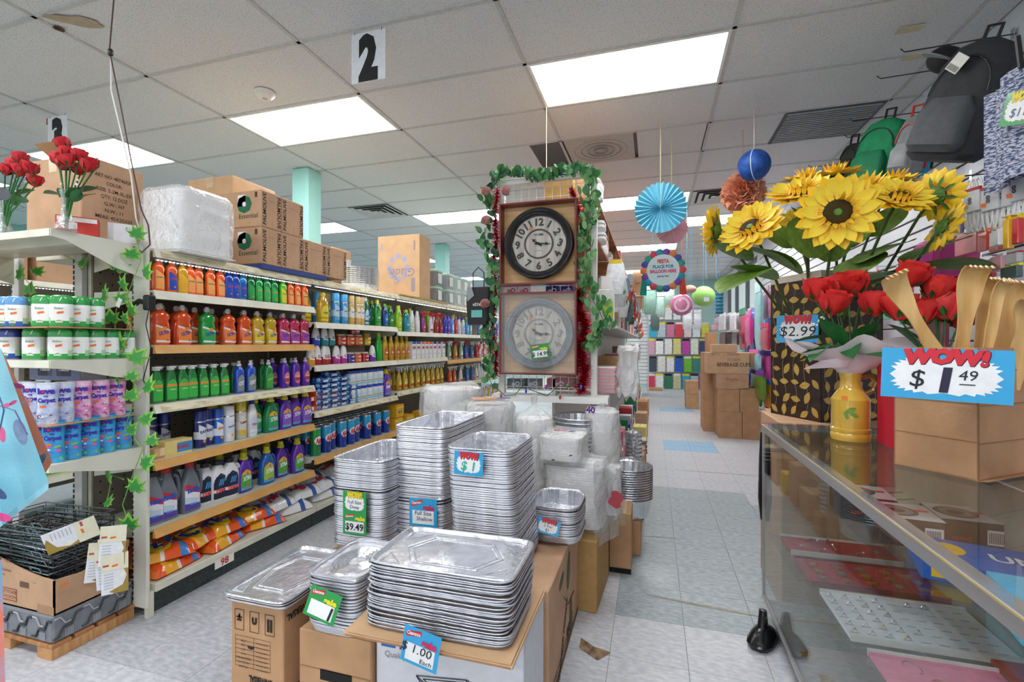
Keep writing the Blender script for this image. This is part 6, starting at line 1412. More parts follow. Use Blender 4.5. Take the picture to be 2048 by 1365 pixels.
kinds = [('pan_stack', 'grey hanging bakeware', '6a6e74'), ('bagged_goods', 'clear bagged goods', 'dfe3e6'), ('green_box', 'dark green boxed goods', '1f6a3a'), ('card_goods', 'carded goods', 'd8c84a')]
r = random.Random(21)
PAL = ['dfe3e6', 'c8ccd0', '2a7a4a', 'e8e0c8', 'b8382f', '3a5ab0', 'e8c83a', 'd8d8dc', '8a6a4a', 'e07aa0', 'f0f0f0', 'c9a078']
def box_goods(w, d, h, c, c2): return carton(round(w, 2), round(d, 2), round(h, 2), c, (('ooo', c2, .02, 0, h * .3, dict(bold=.05)),), ((-w * .4, w * .4, h * .55, h * .8, c2),))
n = 0
for lvl, (z, y0) in enumerate(((.142, 3.95), (.946, 3.75), (1.431, 3.85))):
    y = y0; k = 0
    while y < 11.3:
        w = r.uniform(.10, .22); h = r.choice([.12, .18, .25, .32]); c = r.choice(PAL); c2 = r.choice(PAL)
        if lvl == 0: x = cx1 + .02 - .11
        else: x = cx1 - .10
        spawn(box_goods(w, .16, h, c, c2), 'boxed_goods', 'small packaged item, %s back along the %s of the centre run' % (nth(k), ('base', 'lower shelf', 'upper shelf')[lvl]), 'box', (x, y + w / 2, z), pi / 2 + r.uniform(-.1, .1), 'packaged goods on the right face of the centre run')
        y += w + .02; k += 1
# hanging bagged goods on the face
for k in range(22):
    y = 3.55 + k * .27; z = 1.9 - .07 * (k % 3); c = r.choice(['dfe3e6', 'c9cdd2', '5a5e64', 'e8e8ea', 'b8bcc2', '7a8a9a'])
    t = thing('hanging_pack', 'hanging %s pack, %s back along the centre run' % ('pale' if c > 'a' else 'dark', nth(k)), 'pack', (cx1 - .01, y, z))
    m = M(); m.tube([(-.2, 0, .01), (.06, 0, .01), (.07, 0, .02)], .002, WIRE, 4); part('hook', m, t)
    m = M(); m.lathe([(-.24, .05, .025), (-.12, .075, .03), (-.02, .06, .008), (0, .05, .003)], mat(c, rough=.35, var=.1, bump=.4, bscale=30), 12, ex=4); part('pack', m, t, smooth=True)
    m = M(); m.box(-.045, .045, -.006, .004, -.04, .02, paper(r.choice(['e8e8e0', 'd83a3a', '2a8a4a', 'e8c83a', '3a5ac0']))); part('header_card', m, t)
# coloured tinsel rope along the shelf edge
for k, c in enumerate(('2a50b0', '2a8a4a', 'd87a3a', 'c83a4a')):
    mt = mat(c, rough=.2, metal=.5, var=.2, scale=100); m = M(); rs = random.Random(k)
    for q in range(420):
        y = 3.7 + rs.random() * 5.5; z = 1.72 - .05 * (y - 3.7) + .06 * sin(y * 4 + k) ; x = cx1 + .02 + .022 * k + rs.uniform(-.008, .008)
        d = Vector((rs.gauss(0, .3), rs.gauss(0, 1), rs.gauss(0, 1))).normalized() * .035; e = d.orthogonal().normalized() * .004; p = Vector((x, y, z))
        m.add([p - e, p + e, p + d], [(0, 1, 2)], mt)
    tt = thing('coloured_tinsel', '%s tinsel draped along the centre run' % ('blue', 'green', 'orange', 'red')[k], 'tinsel', (0, 0, 0)); part('strands', m, tt, kind='stuff')
part('carrier_bag', crumple(.07, .05, 0, .34, .18, 8.1, TINW, 18, 12, .03, ex=2.5), thing('plastic_bag', 'crumpled clear plastic bag beside the pink striped packs', 'bag', (-.16, 3.34, .93)))
# floor goods along the aisle beyond the boxes
for k, (y, w, h, c) in enumerate(((3.9, .2, .2, 'c9a078'), (4.2, .18, .33, 'c29c7c'), (4.5, .16, .18, 'e8c83a'), (4.8, .2, .25, 'b48a64'), (5.15, .2, .12, '3a2f2a'), (5.4, .22, .22, 'd8c8b0'), (5.8, .25, .3, 'e8dc8a'), (6.2, .2, .2, 'b48a64'), (6.6, .25, .35, 'c29c7c'), (7.1, .22, .2, 'e8c83a'), (7.5, .3, .4, 'b48a64'), (8.0, .25, .2, '9a6a4a'), (8.6, .3, .3, 'c9a078'), (9.2, .3, .22, 'c29c7c'))):
    put_carton('carton', 'open-stock carton on the aisle floor, %s beyond the foil roaster' % nth(k), -.22, -.07, y, y + w, 0.0, h, mat(c, rough=.8, var=.06), rz=r.uniform(-.08, .08), tape=False, group='cartons along the centre run floor')
# magazines stack
for k in range(9):
    m = M(); m.box(-.1, .1, -.07, .07, 0, .011, mat(['2a2624', 'd8d4c8', '3a332e'][k % 3], rough=.6), .002); solo('dark_tray', m, 'dark shallow tray, %s up in the low stack by the aisle' % nth(k), 'tray', (-.16, 5.27, .122 + k * .0125), r.uniform(-.2, .2), 'low stack of dark trays')
# shopping bag left of the lower clock
t = thing('shopping_bag', 'black and grey shopping bag hanging left of the lower clock', 'bag', at(957, 575, y=3.05))
m = M(); m.lathe([(-.26, .075, .03), (-.1, .085, .03), (0, .08, .015)], mat('1c1c1e', rough=.6), 14, ex=5); part('body', m, t, smooth=True)
m = M(); m.quad((-.07, -.032, -.1), (-.02, -.032, -.06), (-.04, -.03, .0), (-.075, -.03, 0), mat('9aa0a6', rough=.6)); part('grey_panel', m, t)
m = M(); put_text(m, 'x21x', paper('e8e8e8'), lambda a, b: (a, -.034, b), .02, .0, -.13, bold=.04); part('lettering', m, t)
m = M(); m.quad((-.04, -.034, -.21), (.04, -.034, -.21), (.04, -.034, -.16), (-.04, -.034, -.16), mat('6ac0b8', rough=.5)); part('teal_patch', m, t)
m = M(); m.tube([(-.04, 0, 0), (-.04, 0, .1), (.0, 0, .14), (.04, 0, .1), (.04, 0, 0)], .004, BLACKP, 5); part('handle', m, t)
# wire from the ceiling above the clock rack
pc = at(1093, 212, z=CZ); m = M(); m.tube([(pc.x, pc.y, CZ), (pc.x + .01, pc.y - .05, 2.8), at(1093, 345, y=EYC)], .0018, mat('d8c89a', rough=.5), 5); solo('hanging_wire', m, 'thin wire holding the clock rack from the ceiling', 'wire')
# ================================================================ foil pans, foam ware and the cartons under them
def pan_top(w, d, h, ex=7, pattern=0, n=72):
    """fluted foil pan with rolled rim"""
    m = M(); rs = []
    for (z, s, fl) in ((0.001, .55, 0), (0, .86, 0), (.003, .885, 1), (h * .35, .91, 1), (h * .9, .945, 1), (h * .94, .955, 0), (h * .965, .99, 0), (h, 1.0, 0), (h - .003, 1.008, 0), (h - .006, 1.0, 0)):
        r = []
        for k in range(n):
            a = 2 * pi * (k + .5) / n; ca, sa = cos(a), sin(a)
            f = .0022 * (1 if k % 2 else -1) if fl else 0
            r.append(((w / 2 * s + f) * math.copysign(abs(ca) ** (2 / ex), ca), (d / 2 * s + f) * math.copysign(abs(sa) ** (2 / ex), sa), z))
        rs.append(r)
    m.rings(rs[::-1] if False else rs, FOIL, True, False)
    return m.done('foil_pan', False)
def pan_rim(w, d, h=.03, ex=7, n=36, mt=None):
    m = M(); m.lathe([(0, w * .472, d * .472), (h * .75, w * .485, d * .485), (h * .82, w * .498, d * .498), (h, w * .5, d * .5), (h * .8, w * .503, d * .503)], mt or FOILR, n, ex=ex, cap0=False, cap1=False)
    return m.done('foil_pan', True)
def lid_top(w, d, ex=9, oval=False):
    """pressed flat foil lid or shallow tray with raised ribs"""
    m = M(); n = 64
    def ring(s, z, sd=None): 
        sd = sd or s; r = []
        for k in range(n):
            a = 2 * pi * (k + .5) / n; ca, sa = cos(a), sin(a)
            e = ex if s > .8 or not oval else 2
            r.append((w / 2 * s * math.copysign(abs(ca) ** (2 / e), ca), d / 2 * sd * math.copysign(abs(sa) ** (2 / e), sa), z))
        return r
    m.rings([ring(1.0, .008), ring(1.012, .011), ring(1.0, .015), ring(.972, .015), ring(.95, .009), ring(.93, .004)], FOIL)
    if oval: 
        rs = [ring(.93, .004), ring(.78, .004)]
        for k in range(5): s = .74 - k * .12; rs += [ring(s, .008), ring(s - .03, .003)]
        m.rings(rs, FOIL, False, True)
    else:
        m.poly(ring(.93, .004), FOIL)
        def rib(pts, closed=True): m.tube([(w / 2 * a, d / 2 * b, .005) for a, b in pts], .0022, FOIL, 5, closed)
        for s in (1, 1.14): rib([(-.62 * s, -.0), (-.40 * s, -.56 * s), (.40 * s, -.56 * s), (.62 * s, 0), (.40 * s, .56 * s), (-.40 * s, .56 * s)])
        for sx in (-1, 1):
            for sy in (-1, 1): rib([(sx * .85, sy * .80), (sx * .85, sy * .35), (sx * .56, sy * .80)])
    return m.done('foil_lid', False)
rp = random.Random(17)
def pan_stack(base, w, d, h, n, pitch, where, rz=0.0, lean=(0, 0), jit=.002, kind='pan', ex=7, deep=.07, toplabel=None, sag=0.0, rot_j=.006):
    rim = pan_rim(w, d, .014 if kind == 'lid' else .03, ex); hh = .014 if kind == 'lid' else .03
    body = M()
    x, y, z = base
    for k in range(n):
        f = k / max(1, n - 1); last = k == n - 1
        px, py = x + lean[0] * f + rp.uniform(-jit, jit), y + lean[1] * f + rp.uniform(-jit, jit)
        zz = z + k * pitch
        me = rim; 
        if last: me = pan_top(w, d, deep, ex) if kind == 'pan' else lid_top(w, d, oval=(kind == 'oval')); zz = z + k * pitch - ((deep - .03) if kind == 'pan' else 0)
        if k == 0 and kind == 'pan': me = BASEPAN(w, d, deep, ex); 
        tl = (rp.uniform(-.006, .006) + sag * f, rp.uniform(-.006, .006))
        lb = '%s foil pan, %s up in %s' % ('open top' if last else 'nested', nth(k), where)
        nmk = 'foil_pan' if kind == 'pan' else 'shallow_foil_tray'
        solo(nmk, me, lb if kind == 'pan' else lb.replace('foil pan', 'shallow foil tray'), 'pan', (px, py, zz), rz + rp.uniform(-rot_j, rot_j), 'foil pans in ' + where, rx=tl[0], ry=tl[1])
    return z + n * pitch
BP_ = {}
def BASEPAN(w, d, h, ex):
    k = (w, d, h)
    if k not in BP_:
        m = M(); m.lathe([(0, w * .43, d * .43), (.03, w * .47, d * .47), (.035, w * .5, d * .5)], FOILR, 36, ex=ex, cap1=False); BP_[k] = m.done('foil_pan', True)
    return BP_[k]
# cartons
wb = put_carton('carton', 'white printed carton at the front under the widest foil stack', -.845, -.357, 1.312, 1.575, 0, .445, mat('d9dce4', rough=.55, var=.03), faces=[('y-', '#', 0, .02, .34, dict(w=.05, hh=.05, fill=1, c='2a6ab8')), ('y-', '#', 0, .085, .34, dict(w=.05, hh=.05, fill=1, c='6a3a9a')), ('y-', 'Quality', .018, .07, .31, dict(c='8a8f98')), ('x+', 'ALUMINUM PANS', .014, .13, .12, dict(rot=1.1, c='5a5f68')), ('x+', 'HANDLE WITH CARE', .012, .16, .10, dict(rot=1.1, c='5a5f68'))], tape=False)
m = M(); c4 = ink('33363c'); f = lambda a, b: (a, -.134, b)
for s in (1.0, .8, .55, .35): m.tube([f(.02 + a * s * .12, .24 + b * s * .05) for a, b in ((-1, .6), (.4, 1), (1.1, .1), (-.2, -.6))], .0018, c4, 4, True)
for a, b in ((-1, .6), (.4, 1), (1.1, .1), (-.2, -.6)): m.tube([f(.02 + a * .12, .24 + b * .05), f(.02 + a * .8 * .12, .215 + b * .8 * .05)], .0018, c4, 4)
part('pan_drawing', m, wb)
cbs = M(); cbs.box(-.265, .255, -.20, .20, 0, .006, CARD3); t = thing('cardboard_sheet', 'flattened cardboard sheet under the widest foil stack', 'board', (-.605, 1.375, .4465), -.0); part('sheet', cbs, t)
m = M(); m.box(-.25, .25, -.195, .19, .0075, .0125, CARD3); part('upper_sheet', m, t)
m = M(); m.box(-.255, .25, -.2005, -.199, .0, .0055, CARDIN); part('torn_edge', m, t)
bb = put_carton('carton', 'brown carton with a hand slot under the oval lids', -1.127, -.852, 1.295, 1.60, 0, .352, CARD2, faces=[('y-', '#', 0, .085, .20, dict(w=.12, hh=.035, fill=1, c='151210')), ('y-', '#', 0, .0, .232, dict(w=.275, hh=.002, fill=1, c='8a6444')), ('y-', 'o', .05, .075, .12, dict(c='6a4a34')), ('y-', 'LITE', .02, .15, .13, dict(c='5a4030', bold=.04)), ('y-', '#', 0, .21, .1, dict(w=.05, hh=.06, c='6a4a34'))], tape=False)
m = M(); m.box(-1.40, -1.19, 1.30, 1.58, 0, .108, BLACKP, .004); solo('plinth_box', m, 'black box under the front left carton', 'box')
rows = []
for k in range(8): rows.append(('y-', '#', 0, .02, .07 + k * .015, dict(w=.15, hh=.0012, fill=1, c='3a2c20')))
for k in range(7): rows += [('y-', ['FRAGILE', 'GROSS WT', 'MEASUREMENT', 'N.W.', 'QTY', 'SIZE', 'ITEM'][k], .007, .055, .073 + k * .015, dict(c='3a2c20', flip=True)), ('y-', 'CARTON No.', .006, .135, .073 + k * .015, dict(c='3a2c20', flip=True))]
for a in (.02, .10, .17): rows.append(('y-', '#', 0, a, .07, dict(w=.0012, hh=.105, fill=1, c='3a2c20')))
ub = put_carton('carton', 'brown carton with upside-down shipping symbols at the front left', -1.414, -1.19, 1.295, 1.60, .109, .405, CARD2, faces=[('y-', '#', 0, .018 + k * .065, .195, dict(w=.04, hh=.072, c='2a2018')) for k in range(3)] + [('y-', 'T', .022, .038, .25, dict(c='2a2018', flip=True, bold=.05)), ('y-', '*', .04, .038, .205, dict(c='2a2018', bold=.04)), ('y-', 'U', .02, .103, .225, dict(c='2a2018', bold=.1)), ('y-', 'll', .04, .168, .21, dict(c='2a2018', bold=.04)), ('y-', 'UNIVERSAL', .02, .13, .045, dict(c='2a2018', bold=.05, flip=True, width=.10)), ('x+', 'UNIVERSAL', .022, .08, .265, dict(c='2a2018', bold=.04, flip=True, width=.13))] + rows, tape=False)
m = M(); m.poly([(-.024 + .016 * cos(a), -.1535, .146 + .012 * sin(a)) for a in [pi + pi * q / 8 for q in range(9)]], ink('2a2018')); part('umbrella_print', m, ub)
bc = put_carton('carton', 'brown carton printed with dark crossed leaves beside the white carton', -.77, -.345, 1.60, 2.27, 0, .437, CARD, faces=[('x+', 'BURMESE FOODS', .03, .28, .10, dict(c='3f3a30', bold=.05, rot=.9, width=.3)), ('x+', 'RICE', .05, .42, .05, dict(c='3f3a30', bold=.06)), ('x+', '#', 0, .0, .02, dict(w=.66, hh=.018, fill=1, c='4a4438')), ('x+', 'BURMESE FOODS COMPANY', .014, .2, .055, dict(c='3f3a30', bold=.03))], tape=False)
m = M()
for (a, b, s, q) in ((-.1, .36, .05, .3), (.06, .33, .08, 1.3), (.12, .12, .07, 1.5)):
    m.poly([(.2145, a + s * cos(t_) * cos(q) - s * .4 * sin(t_) * sin(q), b + s * cos(t_) * sin(q) + s * .4 * sin(t_) * cos(q)) for t_ in [2 * pi * j / 10 for j in range(10)]], mat('5f5f4c', rough=.85, var=.1))
m.tube([(.2135, -.05, .27), (.2135, .05, .19), (.2135, .2, .17)], .003, ink('4a4438'), 4)
part('leaf_print', m, bc)
put_carton('carton', 'tall plain brown carton leaning behind the printed one', -.56, -.245, 2.285, 2.68, 0, .345, mat('b8935c', rough=.85, var=.07, bump=.1), rz=-.06, tape=False)
be = put_carton('carton', 'narrow tan carton nearest the aisle with a black base strip', -.235, -.115, 2.72, 2.95, 0, .34, CARD2, faces=[('y-', '#', 0, 0, 0, dict(w=.12, hh=.03, fill=1, c='16140f')), ('y-', 'FAVORITA', .012, .06, .009, dict(c='e8e4dc'))])
# hidden platform cartons
for k, (x0, x1, y0, y1, z1) in enumerate(((-1.37, -1.09, 1.70, 2.2, .385), (-1.08, -.79, 1.72, 2.42, .37), (-1.05, -.60, 2.45, 3.0, .40), (-.585, -.26, 2.70, 3.05, .44), (-.225, -.07, 2.97, 3.28, .21))):
    put_carton('carton', 'plain carton serving as platform under %s' % ('the leftmost deep foil stack', 'the tallest foil stack', 'the bagged round plates', 'the foam plates by the clock rack', 'the round foil roaster')[k], x0, x1, y0, y1, 0, z1, CARD2, tape=False)
# stacks
zt = pan_stack((-.60, 1.345, .460), .455, .275, .2, 26, .0074, 'the widest front stack', rz=0.0, kind='lid', lean=(.012, 0), jit=.006, ex=9, rot_j=.02)
pan_stack((-1.30, 1.47, .407), .27, .40, .02, 3, .009, 'the short stack on the UNIVERSAL carton', kind='lid', ex=9, jit=.004)
def oval_stack():
    pan_stack((-.995, 1.43, .355), .205, .285, .19, 18, .0103, 'the small oval-patterned stack', kind='oval', ex=6, jit=.003)
oval_stack()
pan_stack((-1.225, 1.975, .388), .285, .44, .4, 47, .0082, 'the leftmost deep stack', jit=.002, deep=.09)
pan_stack((-.985, 2.125, .373), .27, .54, .55, 64, .0084, 'the tallest deep stack', jit=.003, deep=.09, lean=(0.0, .0))
pan_stack((-.585, 1.78, .440), .265, .34, .46, 55, .0082, 'the deep stack with the dollar tag', jit=.002, deep=.09, lean=(-.03, .0))
pan_stack((-.405, 2.10, .44), .22, .27, .16, 15, .0095, 'the rounded stack at the right', jit=.003, deep=.07, ex=4)
for z, x, y, w, d in ((.66, -1.225, 1.975, .29, .445), (.60, -.985, 2.125, .275, .545), (.613, -.985, 2.125, .275, .545)):
    m = M(); m.lathe([(0, w * .5, d * .5), (.006, w * .5, d * .5)], BLACKP, 36, ex=7, cap0=False, cap1=False); solo('strap', m, 'thin black strap round the foil stack at height %s' % ('of the green tag' if x < -1.1 else 'of the shallow tag' if z < .61 else 'just above the shallow tag'), 'strap', (x, y, z))
for z in (.583, .53): m = M(); m.lathe([(0, .1115, .1365), (.004, .1115, .1365)], BLACKP, 36, ex=4, cap0=False, cap1=False); solo('strap', m, 'black strap round the rounded foil stack, %s' % ('upper' if z > .55 else 'lower'), 'strap', (-.405, 2.10, z))
# tags on the stacks
price_tag('blue clearance tag reading 1.00 each on the front cardboard sheet', at(841, 1299, y=1.16), .112, .112, ('blue', 'clear'), [('$ 1.00', .026, -.012, -.018, '16161a', .0), ('Each', .014, .02, -.042, '16161a', .0)], ry=.20, rx=.1)
price_tag('blue WOW tag reading 1 dollar on the deep foil stack', at(937, 928, y=1.585), .112, .085, ('blue', 'wow'), [('$ 1', .032, 0, -.024, '2ab8a0', .02)], ry=.04)
t = price_tag('blue clearance tag reading full size shallow', at(846, 1026, y=1.82), .13, .12, ('blue', 'clear'), [('Full Size', .017, -.0, -.01, '3a2a5a', .0), ('Shallow', .017, .006, -.034, '3a2a5a', .0)], ry=-.02)
t = price_tag('tall green tag reading full size deep 9.49', at(709, 1027, y=1.735), .115, .185, ('green', 'wow+clear', (0.0, 1.0), (-1.0, 0.05)) if False else ('green', 'wow', (0.0, 1.0)), [('Full Size', .015, 0, .040, '2a2a3a', .0), ('Deep', .015, 0, .020, '2a2a3a', .0)], ry=.0)
e = -.0008
m = M(); m.quad((-.046, e, -.082), (.046, e, -.082), (.046, e, -.036), (-.046, e, -.036), paper('f2f5f8')); part('panel', m, t)
m = M(); m.poly([(-.048, e, -.024), (-.004, e, -.016), (-.002, e, -.004), (-.044, e, -.012)], mat('d42a38', rough=.5, var=0)); part('red_bubble', m, t)
m = M(); put_text(m, 'Clearance', paper('f6f6f6'), lambda a, b: (a, e - .001, b), .008, -.024, -.018, bold=.03, width=.038, rot=.12); put_text(m, 'sale', mat('e8e02a', var=0), lambda a, b: (a, e - .001, b), .018, .028, -.03, bold=.06, width=.05); put_text(m, '$9.49', ink(), lambda a, b: (a, e - .0014, b), .028, 0, -.072, bold=.02); part('sale_lettering', m, t)
price_tag('tilted green sale tag reading 1 on the small oval stack', at(645, 1211, y=1.25), .115, .09, ('green', 'clear'), [('1', .036, .034, -.034, '16161a', .03)], ry=.22, rx=-.25)
price_tag('small blue starburst tag tucked beside the rounded foil stack', at(1096, 1054, y=1.93), .10, .062, ('blue', 'wow'), [('2 For', .012, .0, -.004, '2a2a3a', .0), ('$1', .012, 0, -.02, '2a2a3a', 0)], ry=.18, rx=-.4)
# foam ware
plate = M(); plate.lathe([(0, .07), (.003, .108), (.004, .115), (.014, .115), (.013, .111)], FOAM, 32, cap1=False); plate.lathe([(.0035, .07), (.0115, .109)], FOAM, 32, cap1=False); plate = plate.done('foam_plate', True)
def plate_stack(label, u, vtop, y, z0, dia, seed, film=WRAP, tuft=.06, px=0.0, extra=None):
    p = at(u, vtop, y=y); s = dia / .23; n = int((p.z - z0) / (.0105)); 
    t = thing('plate_stack', label, 'plate stack', (p.x + px, y, z0))
    for k in range(n):
        o = part('foam_plate', plate, t, loc=(0, 0, .003 + k * .0105)); o.scale = (s, s, 1)
    part('film', crumple(dia * .54, dia * .54, .002, p.z - z0 + .01, .09, seed, film, 30, 14, tuft, ex=2.1), t)
    return t, p.z - z0
t, h = plate_stack('wide stack of white plates in clear film, leftmost and farthest', 905, 776, 2.82, .405, .37, 3.1, WRAP, .02)
t, h = plate_stack('stack of bagged plates with orange print on top', 980, 808, 2.60, .405, .27, 5.2, WRAP, .03)
m = M(); m.poly([(.09 * cos(a) * (1 + .2 * sin(3 * a)) - .03, .07 * sin(a), h + .03) for a in [2 * pi * k / 16 for k in range(16)]], mat('f0a050', rough=.3, coat=.6, var=.1)); part('orange_print', m, t)
m = M(); m.poly([(.045 * cos(a) + .075, .03 * sin(a) + .03, h + .032) for a in [2 * pi * k / 12 for k in range(12)]], mat('3a5ac0', rough=.3, coat=.6)); part('blue_print', m, t)
plate_stack('stack of white plates with knotted film beside the orange print', 1068, 835, 2.56, .405, .20, 7.7, WRAP, .10)
t, h = plate_stack('tall stack of foam bowls with a red printed number', 1206, 822, 2.86, .445, .19, 9.4, WRAP, .03)
m = M(); put_text(m, '40', mat('5a2a8a', rough=.4, var=0), lambda a, b: (a, -.106, b), .035, -.06, h - .0, bold=.05); part('print', m, t)
for w_, d_, z_, n_, x_, y_, lab_, sd in ((.30, .25, .347, 24, -.385, 2.50, 'large film-wrapped stack of white foam trays above the tall carton', 2.2), (.22, .24, .69, 9, -.445, 2.46, 'shorter wrapped tray stack with coloured print, on the large one', 6.6)):
    fme = foam_tray_me(w_, d_, 20, 5, .024)
    t = thing('foam_tray_stack', lab_, 'tray stack', (x_, y_, z_), -.08)
    for k in range(n_): part('foam_tray', fme, t, loc=(rp.uniform(-.002, .002), 0, .003 + k * .0128))
    part('film', crumple(w_ * .535, d_ * .535, .001, n_ * .0128 + .03, .06, sd, WRAP, 32, 16, .03 if z_ < .5 else .0), t)
    if z_ > .5:
        for k, (a, c) in enumerate(((-.04, 'c8384a'), (.0, 'e07aa0'), (.04, '3a3aa0'))):
            m = M(); m.poly([(a + .02 * cos(q), .0 + .02 * sin(q), n_ * .0128 + .032) for q in [2 * pi * j / 9 for j in range(9)]], mat(c, rough=.3, coat=.5)); part('print', m, t)
        for k, (a, b) in enumerate(((.06, .05), (-.03, .02))):
            m = M(); m.tube([(a, -.14, b), (a + .015, -.142, b + .006)], .0025, BLACKP, 4); part('film_slit', m, t)
plate_stack('low bag of small plates with red print by the aisle', 1222, 935, 2.50, .3465 if False else .41, .10, 4.4, WRAP, .02, px=-.0)
m = M(); m.poly([(.0 + .035 * cos(a) * (1 + .3 * sin(4 * a)), 0, .045 * sin(a)) for a in [2 * pi * k / 16 for k in range(16)]], mat('b02a3a', rough=.35, coat=.5)); solo('red_label', m, 'red printed label on the film by the narrow carton', 'label', at(1232, 1000, y=2.42))
# bag scrap hanging from the foam ware
t = thing('plastic_sheet', 'crinkled clear sheet hanging beside the rounded foil stack', 'sheet', (-.27, 2.35, .2))
m = M(); m.grid(14, 18, lambda u, v: (.10 * u + .02 * noise.noise(Vector((u * 4, v * 6, 1))), -.05 + .2 * u + .02 * noise.noise(Vector((u * 5, v * 5, 7))), .1 + .42 * v), WRAP); part('film', m, t, smooth=True)
# roasters near the aisle
def round_pan(r_, h, n=44):
    m = M(); rs = []
    for z, s, fl in ((0, .80, 0), (.004, .82, 1), (h * .92, .95, 1), (h * .95, 1, 0), (h, 1.02, 0), (h - .005, 1.03, 0)):
        rs.append([((r_ * s + (.003 if k % 2 and fl else 0)) * cos(2 * pi * k / n), (r_ * s + (.003 if k % 2 and fl else 0)) * sin(2 * pi * k / n), z) for k in range(n)])
    m.rings(rs, FOIL, True, False); return m
rme = round_pan(.15, .12).done('foil_roaster')
for k in range(14): solo('foil_roaster', rme, 'round foil roaster at the aisle, %s from the bottom' % nth(k), 'pan', (-.15, 3.10, .2115 + k * .0145), rp.uniform(0, 3), 'nested round foil roasters')
rme2 = round_pan(.17, .14).done('foil_roaster')
for k in range(12): solo('foil_roaster', rme2, 'large foil roaster under the end rack, %s from the bottom' % nth(k), 'pan', (-.43, 2.93, .446 + k * .024), rp.uniform(0, 3), 'large foil roasters under the end rack')
put_carton('carton', 'narrow carton under the tall stack of foil cups', -.22, -.06, 3.58, 3.74, 0, .141, CARD2, tape=False)
cme = round_pan(.06, .04, 28).done('foil_cup')
for k in range(16): solo('foil_cup', cme, 'small round foil cup by the aisle, %s from the bottom' % nth(k), 'cup', (-.135, 3.66, .142 + k * .03), rp.uniform(0, 3), 'tall stack of foil cups')
sme = round_pan(.075, .05, 28).done('foil_cup')
for k in range(5): solo('foil_cup', sme, 'wide foil cup in the short stack, %s from the bottom' % nth(k), 'cup', (-.15, 3.42, .3495 + k * .02), rp.uniform(0, 3), 'short stack of foil cups')
put_carton('carton', 'plain carton under the short stack of foil cups', -.225, -.075, 3.33, 3.52, 0, .349, CARD2, tape=False)
m = M(); m.poly([(0, 0, 0), (.1, -.02, 0), (.12, .06, 0), (.06, .02, .02), (-.02, .05, .01)], mat('a88a68', rough=.9, c2='6a5a48', var=0)); solo('torn_scrap', m, 'torn cardboard scrap on the floor beside the printed carton', 'scrap', (-.3, 2.0, .002), -.4)
m = M(); m.poly([(0, 0, 0), (.07, .0, 0), (.07, .025, .002), (0, .025, 0)], mat('d8d0b8', rough=.8, c2='b06a4a', var=0, scale=60)); solo('paper_scrap', m, 'small printed paper scrap on the aisle floor', 'scrap', (.13, 1.74, .0015), .1)
# ================================================================ glass counter
ALU = mat('c3c4c8', rough=.3, metal=.7, var=.05, scale=40, stretch=(1, .05, 1)); CX0, CX1, CY0, CY1, CTZ = .502, 1.04, -.35, 2.50, .915
t = thing('display_counter', 'long glass display counter with aluminium edge along the right aisle', 'counter', (0, 0, 0))
def bar(*a):
    m = M(); m.box(*a, ALU, .004); part('frame_bar', m, t)
bar(CX0 - .004, CX0 + .034, CY0, CY1, CTZ - .036, CTZ - .002); bar(CX1 - .03, CX1, CY0, CY1, CTZ - .036, CTZ - .002); bar(CX0 + .034, CX1 - .03, CY1 - .02, CY1, CTZ - .03, CTZ - .002)
bar(CX0, CX0 + .012, CY1 - .012, CY1, .10, CTZ - .036); bar(CX1 - .02, CX1, CY1 - .02, CY1, .10, CTZ - .036); bar(CX0, CX0 + .015, CY0, CY1, .085, .105)
for a, nm in (((CX0 + .002, CX0 + .007, CY0, CY1 - .012, .105, CTZ - .036), 'front_glass'), ((CX0 + .012, CX1 - .02, CY1 - .008, CY1 - .003, .105, CTZ - .03), 'end_glass'), ((CX0 + .0, CX1, CY0, CY1, CTZ, CTZ + .007), 'top_glass'), ((CX0 + .02, CX1 - .04, CY0, CY1 - .02, .40, .406), 'glass_shelf'), ((CX0 + .14, CX1 - .04, CY0, CY1 - .02, .665, .671), 'glass_shelf')):
    m = M(); m.box(*a, GLASS); part(nm, m, t)
m = M(); m.box(CX1 - .035, CX1 - .03, CY0, CY1 - .02, .105, CTZ - .04, mat('9aa09a', rough=.5)); part('sliding_door', m, t)
m = M(); m.box(CX0 + .01, CX1 - .03, CY0, CY1 - .02, .075, .085, mat('a9adb0', rough=.25, metal=.4)); part('deck', m, t)
m = M(); m.box(CX0 + .08, CX1 - .05, CY0 + .1, CY1 - .15, .0, .075, BLACKP); part('plinth', m, t)
m = M(); m.box(CX0 - .0055, CX0 - .0045, CY0, CY1, CTZ - .004, CTZ - .001, mat('b59a5a', rough=.6)); part('edge_strip', m, t)
# trays and boxes inside
RV = mat('b01a2c', rough=.8, c2='8e1424', var=0, scale=60); GOLD = mat('d8b45a', rough=.3, metal=.9, var=0); SILV = mat('d4d6da', rough=.25, metal=.9, var=0)
def tray(label, x, y, w, d, mt, rim='e0dcd8', z=.4065):
    t = thing('jewellery_tray', label, 'tray', (x, y, z)); m = M(); m.box(-w / 2, w / 2, -d / 2, d / 2, 0, .012, mt, .002); part('pad', m, t)
    m = M()
    for a in ((-w / 2, w / 2, -d / 2 - .004, -d / 2), (-w / 2, w / 2, d / 2, d / 2 + .004)): m.box(*a, 0, .02, mat(rim, rough=.5))
    part('rim', m, t); return t
rj = random.Random(8)
t1 = tray('red velvet tray of hairpins farthest in the counter', .76, 2.33, .40, .17, RV); t2 = tray('red velvet tray of gold charms', .77, 2.08, .42, .21, RV, '7a2030'); t3 = tray('white ring tray with silver rings and empty slots', .78, 1.78, .42, .27, mat('dfe1e8', rough=.6))
